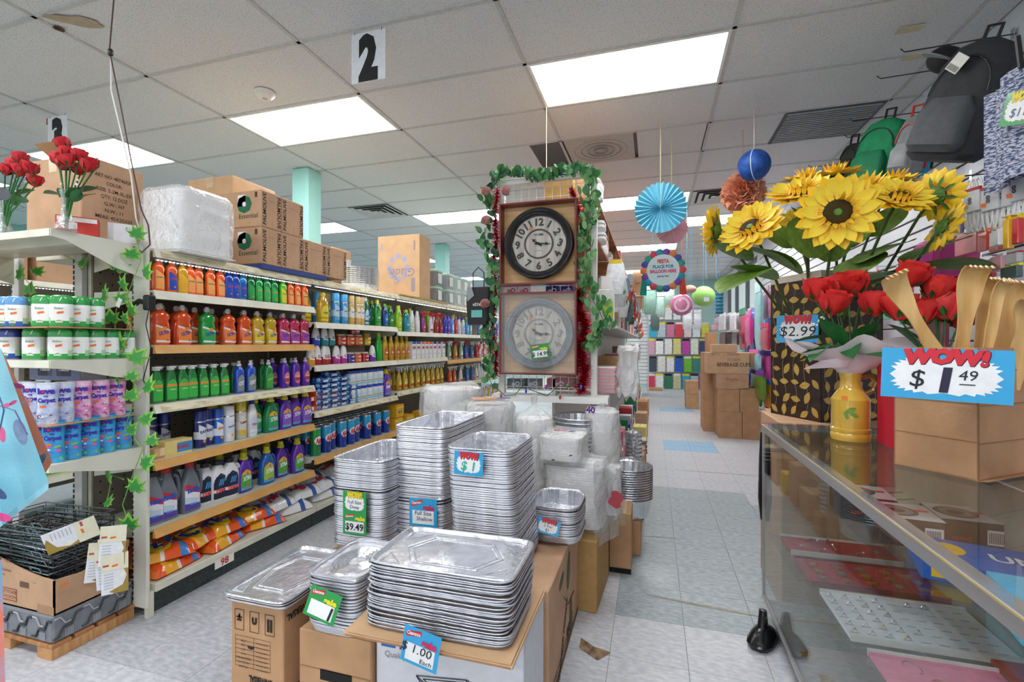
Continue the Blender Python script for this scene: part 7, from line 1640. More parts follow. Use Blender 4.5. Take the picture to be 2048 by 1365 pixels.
t4 = tray('pink tray with bangles nearest in the counter', .74, 1.38, .30, .40, mat('d87a98', rough=.6, var=.06)); t5 = tray('dark red tray behind the pink one', .95, 1.42, .09, .46, RV)
for k in range(8):
    m = M(); x, y, a = rj.uniform(-.15, .15), rj.uniform(-.06, .06), rj.uniform(0, 3); m.tube([(-.03, 0, .016), (.0, .006, .022), (.03, 0, .016)], .002, SILV, 5); m.ball((.03, 0, .017), .006, SILV, 6, 4); part('hairpin', m, t1, loc=(x, y, 0), rot=(0, 0, a))
for k in range(14):
    x, y = -.16 + .08 * (k % 5), -.06 + .055 * (k // 5); m = M(); n = rj.choice([5, 6, 8]); m.prism([((.022 if q % 2 == 0 else .010) * cos(2 * pi * q / (2 * n)), (.022 if q % 2 == 0 else .010) * sin(2 * pi * q / (2 * n))) for q in range(2 * n)], .0125, .018, GOLD if k % 3 else SILV); part('charm', m, t2, loc=(x, y, 0), rot=(0, 0, rj.random()))
for i in range(9):
    for j in range(6):
        x, y = -.19 + i * .045, -.11 + j * .042; m = M(); m.box(-.013, .013, -.0012, .0012, .0121, .0128, mat('8a8d96', var=0)); part('ring_slot', m, t3, loc=(x, y, 0))
        if i < 4 or rj.random() < .1:
            m = M(); m.tube([(.008 * cos(q), 0, .015 + .008 * sin(q)) for q in [pi * s / 7 for s in range(8)]], .0014, SILV if (i + j) % 3 else GOLD, 5); m.ball((0, 0, .024), .004, SILV, 6, 4); part('ring', m, t3, loc=(x, y, 0), rot=(0, 0, .1))
for k in range(6):
    m = M(); m.tube([(.025 * cos(q), .018 * sin(q), .015) for q in [2 * pi * s / 14 for s in range(11)]], .0015, SILV if k % 2 else GOLD, 5); part('bangle', m, t4, loc=(rj.uniform(-.1, .1), -.15 + k * .06, 0), rot=(0, 0, k))
for k, (x, y, s) in enumerate(((.60, 1.95, .03), (.64, 1.9, .035), (.68, 1.86, .03), (.57, 2.08, .02), (.60, 1.62, .02))):
    m = M(); m.prism([((s if q % 2 == 0 else s * .5) * cos(2 * pi * q / 10), (s if q % 2 == 0 else s * .5) * sin(2 * pi * q / 10)) for q in range(10)], 0, .004, GOLD); solo('gold_charm', m, 'gold star charm on the counter floor, %s from the far end' % nth(k), 'charm', (x, y, .0855))
for k in range(3):
    m = M(); m.box(-.04, .04, -.05, .05, 0, .14 - .02 * k, mat('a8222c', rough=.5), .002); solo('red_jewel_box', m, 'red upright jewel box low in the counter, %s' % nth(k), 'box', (.82 + .0 * k, 1.25 + k * .16, .0855), .3)
def speaker_box(label, x, y, rz, w=.165, h=.085):
    t = thing('speaker_carton', label, 'box', (x, y, .6715), rz)
    m = M(); m.box(-w / 2, w / 2, -w / 2, w / 2, 0, h, mat('26282e', rough=.5), .002); part('box', m, t)
    m = M(); m.quad((-w / 2, -w / 2, h + .001), (w / 2, -w / 2, h + .001), (w / 2, w / 2, h + .001), (-w / 2, w / 2, h + .001), paper('dfe0e6')); part('top_print', m, t)
    for r_, c in ((.055, '4a4c54'), (.042, '8f9198'), (.022, '33353b')):
        m = M(); m.poly([(r_ * cos(q) - .015, r_ * sin(q), h + .0015 + (.055 - r_) * .02) for q in [2 * pi * s / 24 for s in range(24)]], mat(c, rough=.5, var=0)); part('speaker_picture', m, t)
    m = M(); m.quad((.03, -w / 2 - .001, .02), (.075, -w / 2 - .001, .02), (.075, -w / 2 - .001, .065), (.03, -w / 2 - .001, .065), paper('eceef2'))
    for k in range(9): m.quad((.034 + k * .004, -w / 2 - .0015, .026), (.036 + k * .004, -w / 2 - .0015, .026), (.036 + k * .004, -w / 2 - .0015, .058), (.034 + k * .004, -w / 2 - .0015, .058), ink())
    part('barcode', m, t)
    m = M(); put_text(m, 'xplod', mat('c0283a', var=0), lambda a, b: (a, -w / 2 - .0012, b), .014, -.03, .025, bold=.02); part('lettering', m, t)
    m = M(); m.quad((.035, .0, h + .003), (.07, .0, h + .003), (.07, .02, h + .003), (.035, .02, h + .003), mat('ee5a3a', var=0)); part('price_sticker', m, t)
speaker_box('speaker carton under the left part of the counter top', .735, 2.02, -.1); speaker_box('second speaker carton, nearer and in front of the first', .775, 1.82, -.1); speaker_box('third speaker carton, right of the other two', .945, 1.85, -.1, .16)
t = spawn(carton(.30, .2, .05, '1f62b8', (('UNO', 'e8f0f8', .03, .06, .01, dict(bold=.03)),), ((-.13, -.05, .01, .04, 'f0c030'), (.0, .14, .0, .012, 'e89a5a'))), 'blue_carton', 'flat blue carton with yellow emblem inside the counter', 'box', (.86, 1.58, .6715), -.25)
m = M(); m.poly([(.035 * cos(q) - .07, .045 * sin(q) + .02, .0515) for q in [2 * pi * s / 16 for s in range(16)]], mat('f0c030', var=0)); part('emblem', m, t)
m = M(); put_text(m, 'UNI', paper('e8f0f8'), lambda a, b: (a, b, .0515), .05, .07, -.02, bold=.02); part('top_lettering', m, t)
spawn(carton(.26, .18, .08, '4ab4e0', ((('- -'), '1f62b8', .02, 0, .03),)), 'light_blue_carton', 'light blue carton near the right edge inside the counter', 'box', (.88, 1.30, .6715), -.2)
for k in range(6):
    m = M(); m.box(-.07, .07, -.04, .04, 0, .004, mat('3f7a68', rough=.3, coat=.5)); m.box(-.06, .06, -.03, .03, .004, .0045, mat('9ab8a8', rough=.3, coat=.5)); solo('framed_card', m, 'dark framed card lying in the counter, %s' % nth(k), 'card', (.86 + .1 * (k % 2), 2.38 - .09 * (k // 2), .6715), .4)
m = M(); m.lathe([(0, .05, .09), (.02, .055, .10), (.05, .04, .07), (.07, .02, .03), (.14, .015, .012)], mat('131416', rough=.25, bump=.4, bscale=30), 12, ex=2.5); solo('black_bag', m, 'crumpled black plastic bag at the foot of the counter', 'bag', (.46, 2.27, .0), -.5, smooth=True)
m = M(); m.lathe([(0, .02, .03), (.1, .03, .04), (.3, .025, .04), (.42, .02, .02)], mat('131416', rough=.25, bump=.4, bscale=30), 12); m2 = solo('black_bag', m, 'black plastic bag hanging off the far corner of the counter', 'bag', (.52, 2.525, .45), smooth=True)
# ================================================================ gift box with sunflowers
put_carton('carton', 'plain tall carton standing behind the counter end under the patterned box', .60, 1.12, 2.56, 3.02, 0, .912, CARD, tape=False)
bx = thing('patterned_box', 'tall brown box with gold leaf pattern holding the sunflowers', 'box', (.872, 2.862, .913), R(28.5))
w, d, h = .185, .165, .745
PB_ = mat('33231b', rough=.35, coat=.3, var=.1); LG = mat('d0ab58', rough=.4, metal=.3, var=.08); VN = mat('c9b48a', rough=.5)
for a in ((-w, w, -d, -d + .004), (-w, w, d - .004, d), (-w, -w + .004, -d, d), (w - .004, w, -d, d)):
    m = M(); m.box(a[0], a[1], a[2], a[3], 0, h, PB_); part('panel', m, bx)
m = M(); m.box(-w - .002, w + .002, -d - .002, -d, h - .035, h, mat('cdbfae', rough=.6)); m.box(-w - .002, -w, -d, d, h - .035, h, mat('cdbfae', rough=.6)); part('rim_band', m, bx)
m = M(); m.box(-w, w, -d, d, 0, .004, PB_); part('bottom', m, bx)
rl = random.Random(4)
def leafprint(fn, W, nm):
    m = M()
    for i in range(int(W / .066)):
        for j in range(10):
            cx, cy = .033 + i * .066 + rl.uniform(-.006, .006) + (.014 if j % 2 else 0), .035 + j * .072 + rl.uniform(-.01, .01); a = rl.uniform(0, pi); s = rl.uniform(.026, .035)
            if cx > W - .02: continue
            for sg in (1, -1):
                pts = [(0 - s, 0)] + [(s * (-1 + 2 * q / 5), sg * s * .52 * sin(pi * q / 5)) for q in range(1, 5)] + [(s, 0)]
                pts = [(cx + x * cos(a) - y * sin(a), cy + x * sin(a) + y * cos(a)) for x, y in pts]
                m.poly([fn(x, y + sg * .0006) for x, y in (pts if sg < 0 else pts)], LG)
    for i in range(int(W / .07)):
        m.tube([fn(.03 + i * .07 + .015 * sin(q * 1.3), .02 + q * .065) for q in range(11)], .0009, VN, 4)
    part(nm, m, bx, kind='stuff')
leafprint(lambda a, b: (-w + a, -d - .0015, b), 2 * w, 'leaf_pattern'); leafprint(lambda a, b: (-w - .0015, d - a, b), 2 * d, 'leaf_pattern'); leafprint(lambda a, b: (w + .0015, -d + a, b), 2 * d, 'leaf_pattern')
m = M(); m.tube([(-w * .55, -d - .004, h - .03), (-w * .6, -d - .012, h - .10)], .006, paper('f0ece4'), 6); part('ribbon_handle', m, bx)
YP = mat('fcd02a', rough=.6, c2='f6a41e', var=0, scale=4, thr=(.5, .8)); YP2 = mat('ffe040', rough=.6, c2='f8b424', var=0, scale=4, thr=(.5, .8)); DSC = mat('3a2412', rough=.9, c2='6a5a20', var=0, scale=160, bump=.8); SGL = mat('5f8a2a', rough=.5, c2='3f6a24', var=0, scale=12)
YO = mat('f4a024', rough=.6, var=.06)
def petal(L, W, mt, cup):
    m = M()
    def fn(u, v):
        ww = W * (sin(pi * min(1, v * .93 + .07)) ** .75); x = (2 * u - 1) * ww
        return (x, v * L, cup * L * (v - .2) ** 2 * 1.2 + .25 * abs(x) + .006 * sin(v * 6))
    m.grid(4, 6, fn, mt, lambda u, v: YO if v < .34 and abs(u - .5) < .3 else mt); return m.done('petal', True)
PTS = [petal(1, .205, YP, .12), petal(.88, .19, YP2, .28), petal(.3, .07, YP, 1.6)]
dm = M(); dm.lathe([(-.02, .36), (.04, .37), (.09, .33), (.12, .22), (.10, .10), (.115, .0001)], DSC, 24); dm.lathe([(.10, .11), (.13, .09), (.135, .001)], SGL, 12); dm = dm.done('disc', True)
cs = M()
for k in range(9):
    a = 2 * pi * k / 9; cs.add([(.15 * cos(a - .3), .15 * sin(a - .3), -.08), (.15 * cos(a + .3), .15 * sin(a + .3), -.08), (.58 * cos(a + .12), .58 * sin(a + .12), -.02), (.78 * cos(a), .78 * sin(a), .03), (.58 * cos(a - .12), .58 * sin(a - .12), -.02)], [(0, 1, 2, 3, 4)], SGL)
cs.lathe([(-.22, .08), (-.1, .3), (-.03, .36)], SGL, 12); cs = cs.done('sepals')
base = Vector((.872, 2.862, 1.0))
BIG = leaf_me(1, .36, mat('5c7f2c', rough=.45, c2='77993a', var=0, scale=6, stretch=(3, 1, 1)), 8, .12, .18).done('leaf', True)
SF = [(1675, 425, 2.30, 72, (0, -.12), 'largest sunflower facing straight out at the centre'), (1602, 386, 2.55, 62, (-.1, .95), 'sunflower tilted upward, upper left of the largest'), (1502, 457, 2.45, 62, (-.5, .55), 'sunflower at left facing up over the broad leaf'), (1432, 462, 2.55, 50, (-1.9, .1), 'leftmost sunflower seen from its side'), (1668, 352, 2.75, 50, (.0, 1.35), 'topmost sunflower seen nearly edge on'), (1732, 378, 2.55, 60, (.25, 1.0), 'sunflower behind and right of the largest, tilted up'), (1800, 396, 2.40, 58, (.35, .75), 'sunflower right of centre facing up and out'), (1872, 392, 2.50, 52, (2.3, .2), 'upper right sunflower seen from behind'), (1884, 455, 2.45, 50, (1.9, -.35), 'lower right sunflower turned away downward'), (1588, 452, 2.75, 36, (-.4, .2), 'small partly hidden sunflower under the left ones'), (1612, 358, 2.85, 44, (-.2, 1.3), 'sunflower rim behind the upper left one'), (1788, 362, 2.80, 46, (.3, 1.25), 'sunflower rim at upper right behind the others')]
for k, (u, v, y, rp_, (yaw, pit), lb) in enumerate(SF):
    p = at(u, v, y=y); dd = p.y / (CS + SN * (u - 1024) / FPX); s = rp_ / FPX * dd
    t = thing('sunflower', lb, 'flower', p, 0, 'artificial sunflowers in the patterned box')
    face = math.atan2(p.x, p.y)
    hd = link(bpy.data.objects.new('flower_head', dm), t); hd.scale = (s, s, s)
    hd.rotation_euler = (Matrix.Rotation(-face * .6 + yaw, 3, 'Z') @ Matrix.Rotation(pi / 2 - pit, 3, 'X')).to_euler()
    part('sepals', cs, hd)
    for lay, (n, pm, z, r0) in enumerate(((17, PTS[0], 0, .26), (15, PTS[1], .03, .24))):
        for q in range(n):
            a = 2 * pi * (q + .5 * lay) / n; o = part('petal', pm, hd, loc=(-sin(a) * r0, cos(a) * r0, z), rot=(rl.uniform(-.1, .12), 0, a)); o.scale = (1, .80, 1)
    for q in range(10): a = 2 * pi * q / 14 + pi * .65; o = part('petal', PTS[2], hd, loc=(-sin(a) * .36, cos(a) * .36, .06), rot=(1.0, 0, a + pi))
    b = base + Vector(((k % 5 - 2) * .04, ((k * 2) % 5 - 2) * .03, -.1)) - p
    m = M(); m.tube([(0, 0, 0), (b.x * .12, b.y * .12, -.07), (b.x * .7, b.y * .7, b.z * .55), tuple(b)], .0065, mat('3f5a20', rough=.5, var=.1), 7); part('stem', m, t, smooth=True)
t = thing('sunflower_leaves', 'broad green leaves between the sunflower stems', 'leaves', base)
for (u, v, y, L, rz, rx) in ((1500, 520, 2.45, .24, 2.3, -.3), (1555, 470, 2.5, .22, .6, .9), (1620, 490, 2.42, .20, .2, 1.2), (1590, 530, 2.5, .18, 1.6, .7), (1700, 470, 2.6, .18, -.4, 1.0), (1730, 500, 2.45, .22, -1.2, .5), (1800, 520, 2.35, .30, -1.5, .1), (1760, 540, 2.4, .26, -1.2, .3), (1840, 500, 2.5, .24, -1.3, .5), (1660, 500, 2.5, .18, .0, 1.2), (1530, 545, 2.5, .18, 1.9, .4), (1770, 440, 2.6, .18, -.8, .9), (1700, 540, 2.42, .2, -.9, .7), (1740, 560, 2.4, .2, -1.4, .4), (1575, 515, 2.45, .2, 1.3, .6), (1820, 555, 2.35, .24, -1.7, .0), (1640, 460, 2.62, .2, .9, 1.1), (1470, 500, 2.5, .16, 2.0, .5)):
    p = at(u, v - 30, y=y); q = p - base; o = part('leaf', BIG, t, loc=q * .85 - Vector((0, .02, .0)), rot=(rx, 0, rz)); o.scale = (L * 1.7, L * 1.3, L * 1.3)
price_tag('blue WOW tag priced 2.99 on the patterned box', at(1594, 658, y=2.60), .175, .135, ('blue', 'wow'), [('$2.99', .048, 0, -.035, '16161a', .0)], rz=-.35)
# ================================================================ jug, roses, red box
jp = Vector((.745, 2.15, CTZ + .0075)); t = thing('ceramic_jug', 'yellow ceramic jug with brown handle and green leaf motif', 'jug', jp)
YC = mat('e8c04a', rough=.18, coat=.8, c2='dda83a', var=0, scale=4)
m = M(); m.lathe([(0, .064), (.012, .067), (.026, .067), (.03, .064), (.034, .067), (.046, .067), (.05, .062), (.055, .064), (.15, .064), (.158, .066), (.165, .062), (.19, .046), (.205, .036), (.235, .034), (.255, .038), (.262, .036), (.25, .03)], YC, 32, cap1=False); part('body', m, t, smooth=True)
m = M(); m.tube([(.034, 0, .245), (.07, 0, .25), (.085, 0, .225), (.075, 0, .195), (.05, 0, .18)], .010, mat('a0642a', rough=.2, coat=.8), 8); part('handle', m, t, smooth=True)
for (a0, z, r_, s) in ((-1.9, .12, .5, .02), (-1.75, .105, -.6, .018), (-2.1, .10, 1.9, .016)):
    m = M(); m.poly([((.0655) * cos(a0 + (s * cos(q) * cos(r_) - s * .45 * sin(q) * sin(r_)) / .065), .0655 * sin(a0 + (s * cos(q) * cos(r_) - s * .45 * sin(q) * sin(r_)) / .065), z + s * cos(q) * sin(r_) + s * .45 * sin(q) * cos(r_)) for q in [2 * pi * k / 10 for k in range(10)]], mat('7a9a3a', rough=.3)); part('leaf_motif', m, t)
m = M(); m.add([(.0665 * cos(a), .0665 * sin(a), z) for a, z in ((-2.35, .158), (-2.05, .158), (-2.05, .175), (-2.35, .175))], [(0, 1, 2, 3)], mat('f28a3a', var=0)); part('price_sticker', m, t)
RG2 = RGL; rb_ = jp + Vector((0, 0, .20))
rose_bunch(rb_, [(1632, 603, 0), (1698, 592, .05), (1660, 628, -.06), (1748, 632, -.05), (1722, 590, .06), (1672, 600, .03)], 'bunch of large red silk roses in the yellow jug', .058, [(1640, 680, 0), (1670, 690, -.05), (1700, 660, -.04), (1730, 690, 0), (1760, 680, .03), (1650, 650, 0), (1690, 700, .03), (1720, 665, -.06), (1745, 705, -.02), (1635, 665, -.03), (1680, 668, -.07), (1712, 690, -.04), (1770, 695, -.01), (1655, 700, .02), (1738, 660, .0)], 12, mt=RED2)
t = thing('tissue_wrap', 'pale pink tissue collar round the roses in the yellow jug', 'wrapping', jp + Vector((0, 0, .256)))
TISM = mat('efe2ea', rough=.7, c2='f4cdd8', var=0, scale=5, thr=(.5, .7))
m = M()
def tw(u, v):
    a = 2 * pi * u; f = .6 + .4 * cos(a * 2.0 + .6); r = .03 + v * (.085 + .09 * f); return (r * cos(a) * 1.1, r * sin(a) * .9, .0 + v ** .8 * (.115 + .03 * sin(a * 3)) + .010 * sin(a * 7) * v)
m.grid(44, 6, tw, TISM); part('sheet', m, t, smooth=True)
m = M(); m.add([(-.03, -.05, .03), (-.18, -.06, .02), (-.12, -.07, .055), (-.02, -.06, .07)], [(0, 1, 2, 3)], TISM); part('corner', m, t)
rose_bunch(Vector((1.02, 2.12, 1.10)), [(1815, 572, 0), (1868, 600, .0), (1800, 640, -.1), (1835, 655, -.08), (1890, 640, -.02), (1925, 630, 0), (1915, 655, .05), (1875, 630, .05)], 'bunch of red silk roses behind the wooden back scratchers', .058, [(1860, 670, 0), (1900, 680, 0), (1820, 680, 0), (1840, 665, 0)], 14, mt=RED2)
spawn(carton(.17, .13, .30, 'd0223c', (), ((.05, .058, .17, .176, 'e8c040'),)), 'red_box', 'plain red open box between jug and cardboard carton', 'box', (.905, 2.05, CTZ + .0075), .0)
m = M(); m.lathe([(0, .05), (.18, .06)], mat('7a5a3a', rough=.6), 14); solo('rose_holder', m, 'tan holder pot behind the red box', 'pot', (1.0, 2.14, .9225))
# ================================================================ carton of wooden back scratchers
q = thing('scratcher_carton', 'worn cardboard carton holding wooden back scratchers on the counter', 'box', (.935, 1.785, CTZ + .0075), R(37))
w, d, h = .183, .104, .365; KR = mat('c0916a', rough=.85, var=.10, scale=7, bump=.35, bscale=26)
for a, nm in (((-w, w, -d, -d + .005), 'front_wall'), ((-w, w, d - .005, d), 'rear_wall'), ((-w, -w + .005, -d, d), 'side_wall'), ((w - .005, w, -d, d), 'side_wall')):
    m = M(); m.box(a[0], a[1], a[2], a[3], 0, h, KR, .001); part(nm, m, q)
m = M(); m.box(-w, w, -d, d, 0, .004, KR); part('bottom', m, q)
for z in (.10, .205, .30): m = M(); m.box(-w + .003, w, -d - .0016, -d, z, z + .003, mat('9a7250', rough=.9)); m.box(-w - .0016, -w, -d + .003, d, z + .004, z + .007, mat('9a7250', rough=.9)); part('crease', m, q)
m = M(); m.box(.05, .085, -d - .002, -d, 0, h - .002, mat('8f8478', rough=.4, c2='6f655a', var=0, scale=40)); part('torn_tape', m, q)
m = M(); m.add([(-w, -d, 0), (w, -d, 0), (w + .01, -d - .02, .004), (-w, -d - .022, .004)], [(0, 1, 2, 3)], KR); part('bottom_flap', m, q)
WOOD = mat('e0b878', rough=.42, c2='cd9c5a', var=0, scale=5, stretch=(7, 7, 1), coat=.15)
def scratcher(u0, v0, u1, v1, y, lb, k, hw=.030, head=1):
    a, b = at(u0, v0, y=y), at(u1, v1, y=y - .02); t = thing('back_scratcher', lb, 'back scratcher', a, 0, 'wooden back scratchers in the carton')
    ax = b - a; L = ax.length; e = ax.normalized(); s = Vector((0, -1, 0)).cross(e).normalized(); f = e.cross(s)
    if f.y > 0: f = -f
    m = M()
    def P(uu, vv, back):
        ww = hw * (.62 + .12 * sin(vv * 9 + k) + (.5 * max(0, vv - .62) / .38)); c = 1.0 if vv < .86 else math.cos((vv - .86) / .14 * 1.3)
        z = L * min(vv, .86) + (L * .13 * sin((vv - .86) / .14 * 1.5) if vv > .86 else 0); out = .035 * (max(0, vv - .84) / .16) ** 1.6 * head
        th = .006 * (1 if back else 0)
        x = (2 * uu - 1) * ww
        return e * z + s * x + f * (out + .006 * (1 - (2 * uu - 1) ** 2) * -1 - th)
    m.grid(6, 20, lambda uu, vv: P(uu, vv, 0), WOOD); m.grid(6, 20, lambda uu, vv: P(1 - uu, vv, 1), WOOD)
    for uu in (0, 1): m.grid(1, 20, lambda a_, vv, uu=uu: P(uu, vv, a_ > .5), WOOD)
    m.grid(6, 1, lambda uu, a_: P(uu, 1, a_ > .5), WOOD)
    part('blade', m, t, smooth=True)
    tn = M()
    for j in range(5):
        c = P(.14 + j * .18, 1.0, 0); tn.tube([tuple(c), tuple(c + f * .012 - e * .006)], .0035, WOOD, 5)
    part('teeth', tn, t)
scratcher(1905, 760, 1778, 548, 1.66, 'wooden back scratcher leaning left, leftmost in the carton', 0)
scratcher(1915, 760, 1948, 532, 1.74, 'upright wooden back scratcher, second from left', 1, .033)
scratcher(1950, 760, 1985, 556, 1.80, 'wooden back scratcher, third from left, set back', 2)
scratcher(1965, 760, 2003, 560, 1.68, 'narrow side-on back scratcher, fourth from left', 3, .018)
scratcher(1990, 760, 2030, 562, 1.76, 'wide wooden back scratcher, fifth from left', 4, .036)
scratcher(2025, 780, 2062, 600, 1.70, 'wooden back scratcher at the right edge', 5, .034)
price_tag('large blue WOW tag priced 1.49 on the back scratcher carton', at(1888, 750, y=1.50), .258, .135, ('blue', 'wow'), [('$', .045, -.055, -.034, '1a1a2a', .0), ('1', .058, -.0, -.042, '2a2440', .06), ('49', .026, .045, -.012, '1a1a2a', .0), ('__', .02, .045, -.02, '1a1a2a', .02)], rz=-.32, ry=.03)
# ================================================================ goods on the right wall
def hook(label, y, z, L=.32, parent=None):
    m = M(); m.tube([(0, 0, 0), (-L, 0, -.01), (-L - .02, 0, .012)], .0035, mat('3a3c40', rough=.3, metal=.6), 6); m.box(-.018, -.014, -.012, .012, -.03, .03, WIRE)
    return solo('wall_hook', m, label, 'hook', (WX - .0, y, z))
def backpack(label, u, v, x, w, d, h, body, pocket, rz=0.0, tilt=0.0, trim='1a1b1e'):
    p = at(u, v, x=x); t = thing('backpack', label, 'backpack', p, rz, 'backpacks hanging on the slat wall', rx=0, ry=tilt)
    bm = mat(body, rough=.75, c2=body, var=0, bump=.3, bscale=40) if False else mat(body, rough=.75, var=.15, scale=20, bump=.3, bscale=60)
    m = M(); m.lathe([(-h / 2, w * .40, d * .40), (-h / 2 + .03, w * .5, d * .5), (0, w * .5, d * .5), (h * .3, w * .46, d * .42), (h * .44, w * .34, d * .3), (h / 2, w * .12, d * .12)], bm, 24, ex=3); part('body', m, t, smooth=True)
    m = M(); m.lathe([(-h * .44, w * .32, .02), (-h * .38, w * .38, .05), (-h * .1, w * .36, .05), (h * .02, w * .26, .015)], mat(pocket, rough=.7, var=.12, scale=20, bump=.3, bscale=60), 20, cy=-d * .5, ex=3.5); part('front_pocket', m, t, smooth=True)
    for s in (-1, 1):
        m = M(); m.tube([(s * w * .25, d * .4, h * .42), (s * w * .32, d * .62, h * .1), (s * w * .36, d * .5, -h * .38)], .014, mat(trim, rough=.7), 6); part('strap', m, t, smooth=True)
    m = M(); m.tube([(s * w * .40 * cos(a), -d * .43, h * .05 + h * .30 * sin(a)) for a in [pi * k / 10 for k in range(11)]], .004, mat(trim, rough=.4), 5); part('zip', m, t)
    m = M(); m.tube([(-.03, 0, h * .48), (-.03, .0, h * .48 + .07), (.03, 0, h * .48 + .07), (.03, 0, h * .48)], .008, mat(trim, rough=.6), 6); part('grab_loop', m, t, smooth=True)
    return t
bp = backpack('large black backpack with mesh sides and white tag', 1930, 205, 1.52, .34, .20, .56, '2b2d31', '4a4d52', rz=-1.0, tilt=.38)
m = M(); m.box(-.035, .035, -.002, .002, -.05, .03, mat('e4e2da', rough=.4), .002); m.box(-.03, .03, -.003, -.002, -.045, -.02, mat('8a8a80', rough=.5)); part('care_tag', m, bp, loc=(-.02, -.12, .17), rot=(0, .5, 0))
backpack('bright green backpack hanging left of the grey one', 1762, 308, 1.50, .31, .18, .45, '0f8a58', '0d7a4e', rz=-1.0, tilt=.25)
backpack('dark olive backpack mostly behind the green one', 1702, 322, 1.52, .16, .10, .26, '3a3d38', '44463f', rz=-1.0, tilt=.2)
g = backpack('grey backpack with red zips beside the green one', 1822, 292, 1.58, .16, .12, .36, '8d9094', 'a4a6a9', rz=-1.0, tilt=.2, trim='d83a34')
backpack('turquoise backpack right of the grey one', 1842, 290, 1.66, .13, .10, .38, '1f9ec0', '25aed0', rz=-1.0, tilt=.2)
for k, (u, v, L) in enumerate(((2000, 72, .5), (1880, 138, .4), (1830, 225, .45), (1795, 262, .4), (1700, 325, .4), (1920, 352, .3), (1990, 345, .3))):
    p = at(u, v, x=1.80); hook('chrome wall hook, %s from the ceiling corner' % nth(k), p.y, p.z, L)
t = thing('cap', 'black baseball cap hanging above the backpacks', 'cap', at(1890, 120, x=1.55), -.8, ry=.6)
m = M(); m.ball((0, 0, 0), .085, mat('1a1b1e', rough=.7), 16, 8, .8); part('crown', m, t, smooth=True)
m = M(); m.prism([(.075 * cos(a), -.06 - .10 * sin(a)) for a in [pi * k / 10 for k in range(11)]], -.01, -.004, mat('8a8e94', rough=.6)); part('brim', m, t)
t = thing('knit_top', 'mottled blue and white garment at the right edge', 'clothing', at(2050, 240, x=1.35))
KN = mat('c4cade', rough=.9, c2='48557a', var=0, scale=60, thr=(.45, .55), stretch=(1, 1, 3), bump=.3)
m = M(); m.grid(14, 16, lambda u, v: (.02 * sin(u * 16) - .0, -.20 + .42 * u, -.20 + .42 * v + .02 * sin(u * 5)), KN); m.grid(14, 16, lambda u, v: (.035 + .02 * sin(u * 16), .22 - .42 * u, -.20 + .42 * v), KN); part('fabric', m, t, smooth=True)
for k in range(4): m = M(); m.tube([(-.01, .0, .2), (-.01, .02, .33)], .01, BLACKP, 5)
part('hanger_loop', m, t)
tg = thing('price_tag', 'green and yellow starburst tag on the mottled garment', 'price tag', at(2040, 215, x=1.32), -1.3, ry=.3)
tag_parts(tg, .13, .12, ('green', 'wow'), [('$11', .03, 0, -.03, '4a6a9a', .0)])
def pack(label, u0, v0, u1, v1, x=None, y=None, c='dfe3e6', hc='d83a3a', kind='card', name='hanging_pack', depth=.02, grp=None, tail=.06):
    """carded goods hung from a peg, front to the aisle"""
    a = at(u0, v1, x=x, y=y); b = at(u1, v0, x=x, y=y); cz = (a.z + b.z) / 2; h = abs(b.z - a.z)
    if x is not None: w = abs(b.y - a.y); pos = (x, (a.y + b.y) / 2, cz); rz = -pi / 2
    else: w = abs(b.x - a.x); pos = ((a.x + b.x) / 2, y, cz); rz = 0
    t = thing(name, label, 'pack', pos, rz, grp)
    m = M(); mt = mat(c, rough=.3, coat=.4, var=.10, scale=18, bump=.15, bscale=30)
    if kind == 'soft': m.lathe([(-h / 2, w * .42, .01), (-h * .3, w * .5, depth), (h * .2, w * .48, depth), (h * .38, w * .4, .006)], mt, 12, ex=5)
    else: m.box(-w * .48, w * .48, -depth, 0, -h / 2, h * .36, mt, .003)
    part('pack', m, t, smooth=kind == 'soft')
    m = M(); m.box(-w * .46, w * .46, -depth * .6, .001, h * .34, h * .5, paper(hc)); part('header_card', m, t)
    m = M(); m.tube([(0, -.03, h * .44), (0, tail, h * .44)], .0025, WIRE, 4); part('peg', m, t)
    return t
# cord bundles
def cord(label, u, v, x, c2):
    t = thing('cord_bundle', label, 'extension cord', at(u, v, x=x), -1.2, 'white extension cords on pegs'); WC = mat('eceef0', rough=.4, var=0)
    for k in range(5):
        m = M(); o = -.02 + .01 * k; m.tube([(o + .022 * cos(a), .006 * (k % 2), .12 * sin(a) - .02) for a in [2 * pi * j / 18 for j in range(18)]], .0038, WC, 6, True); part('coil', m, t, smooth=True)
    m = M(); m.box(-.036, .036, -.014, .014, -.05, .045, mat('cfd3da', rough=.4), .003); part('sleeve', m, t)
    m = M(); m.box(-.037, .037, -.015, .015, .045, .056, mat(c2, rough=.4)); part('red_band', m, t)
    m = M(); put_text(m, 'oo', ink('4a4c52'), lambda a, b: (a, -.0155, b), .02, 0, .0, bold=.05, rot=pi / 2); part('lettering', m, t)
    m = M(); m.quad((-.034, -.016, -.03), (-.014, -.016, -.032), (-.014, -.016, -.014), (-.034, -.016, -.012), mat('f0702a', var=0)); part('price_sticker', m, t)
for k, (u, v) in enumerate(((1948, 402), (1985, 398), (2008, 392), (2038, 378))): cord('white extension cord bundle with red band, %s from left' % nth(k), u, v, 1.38 + .02 * k, 'b8282c')
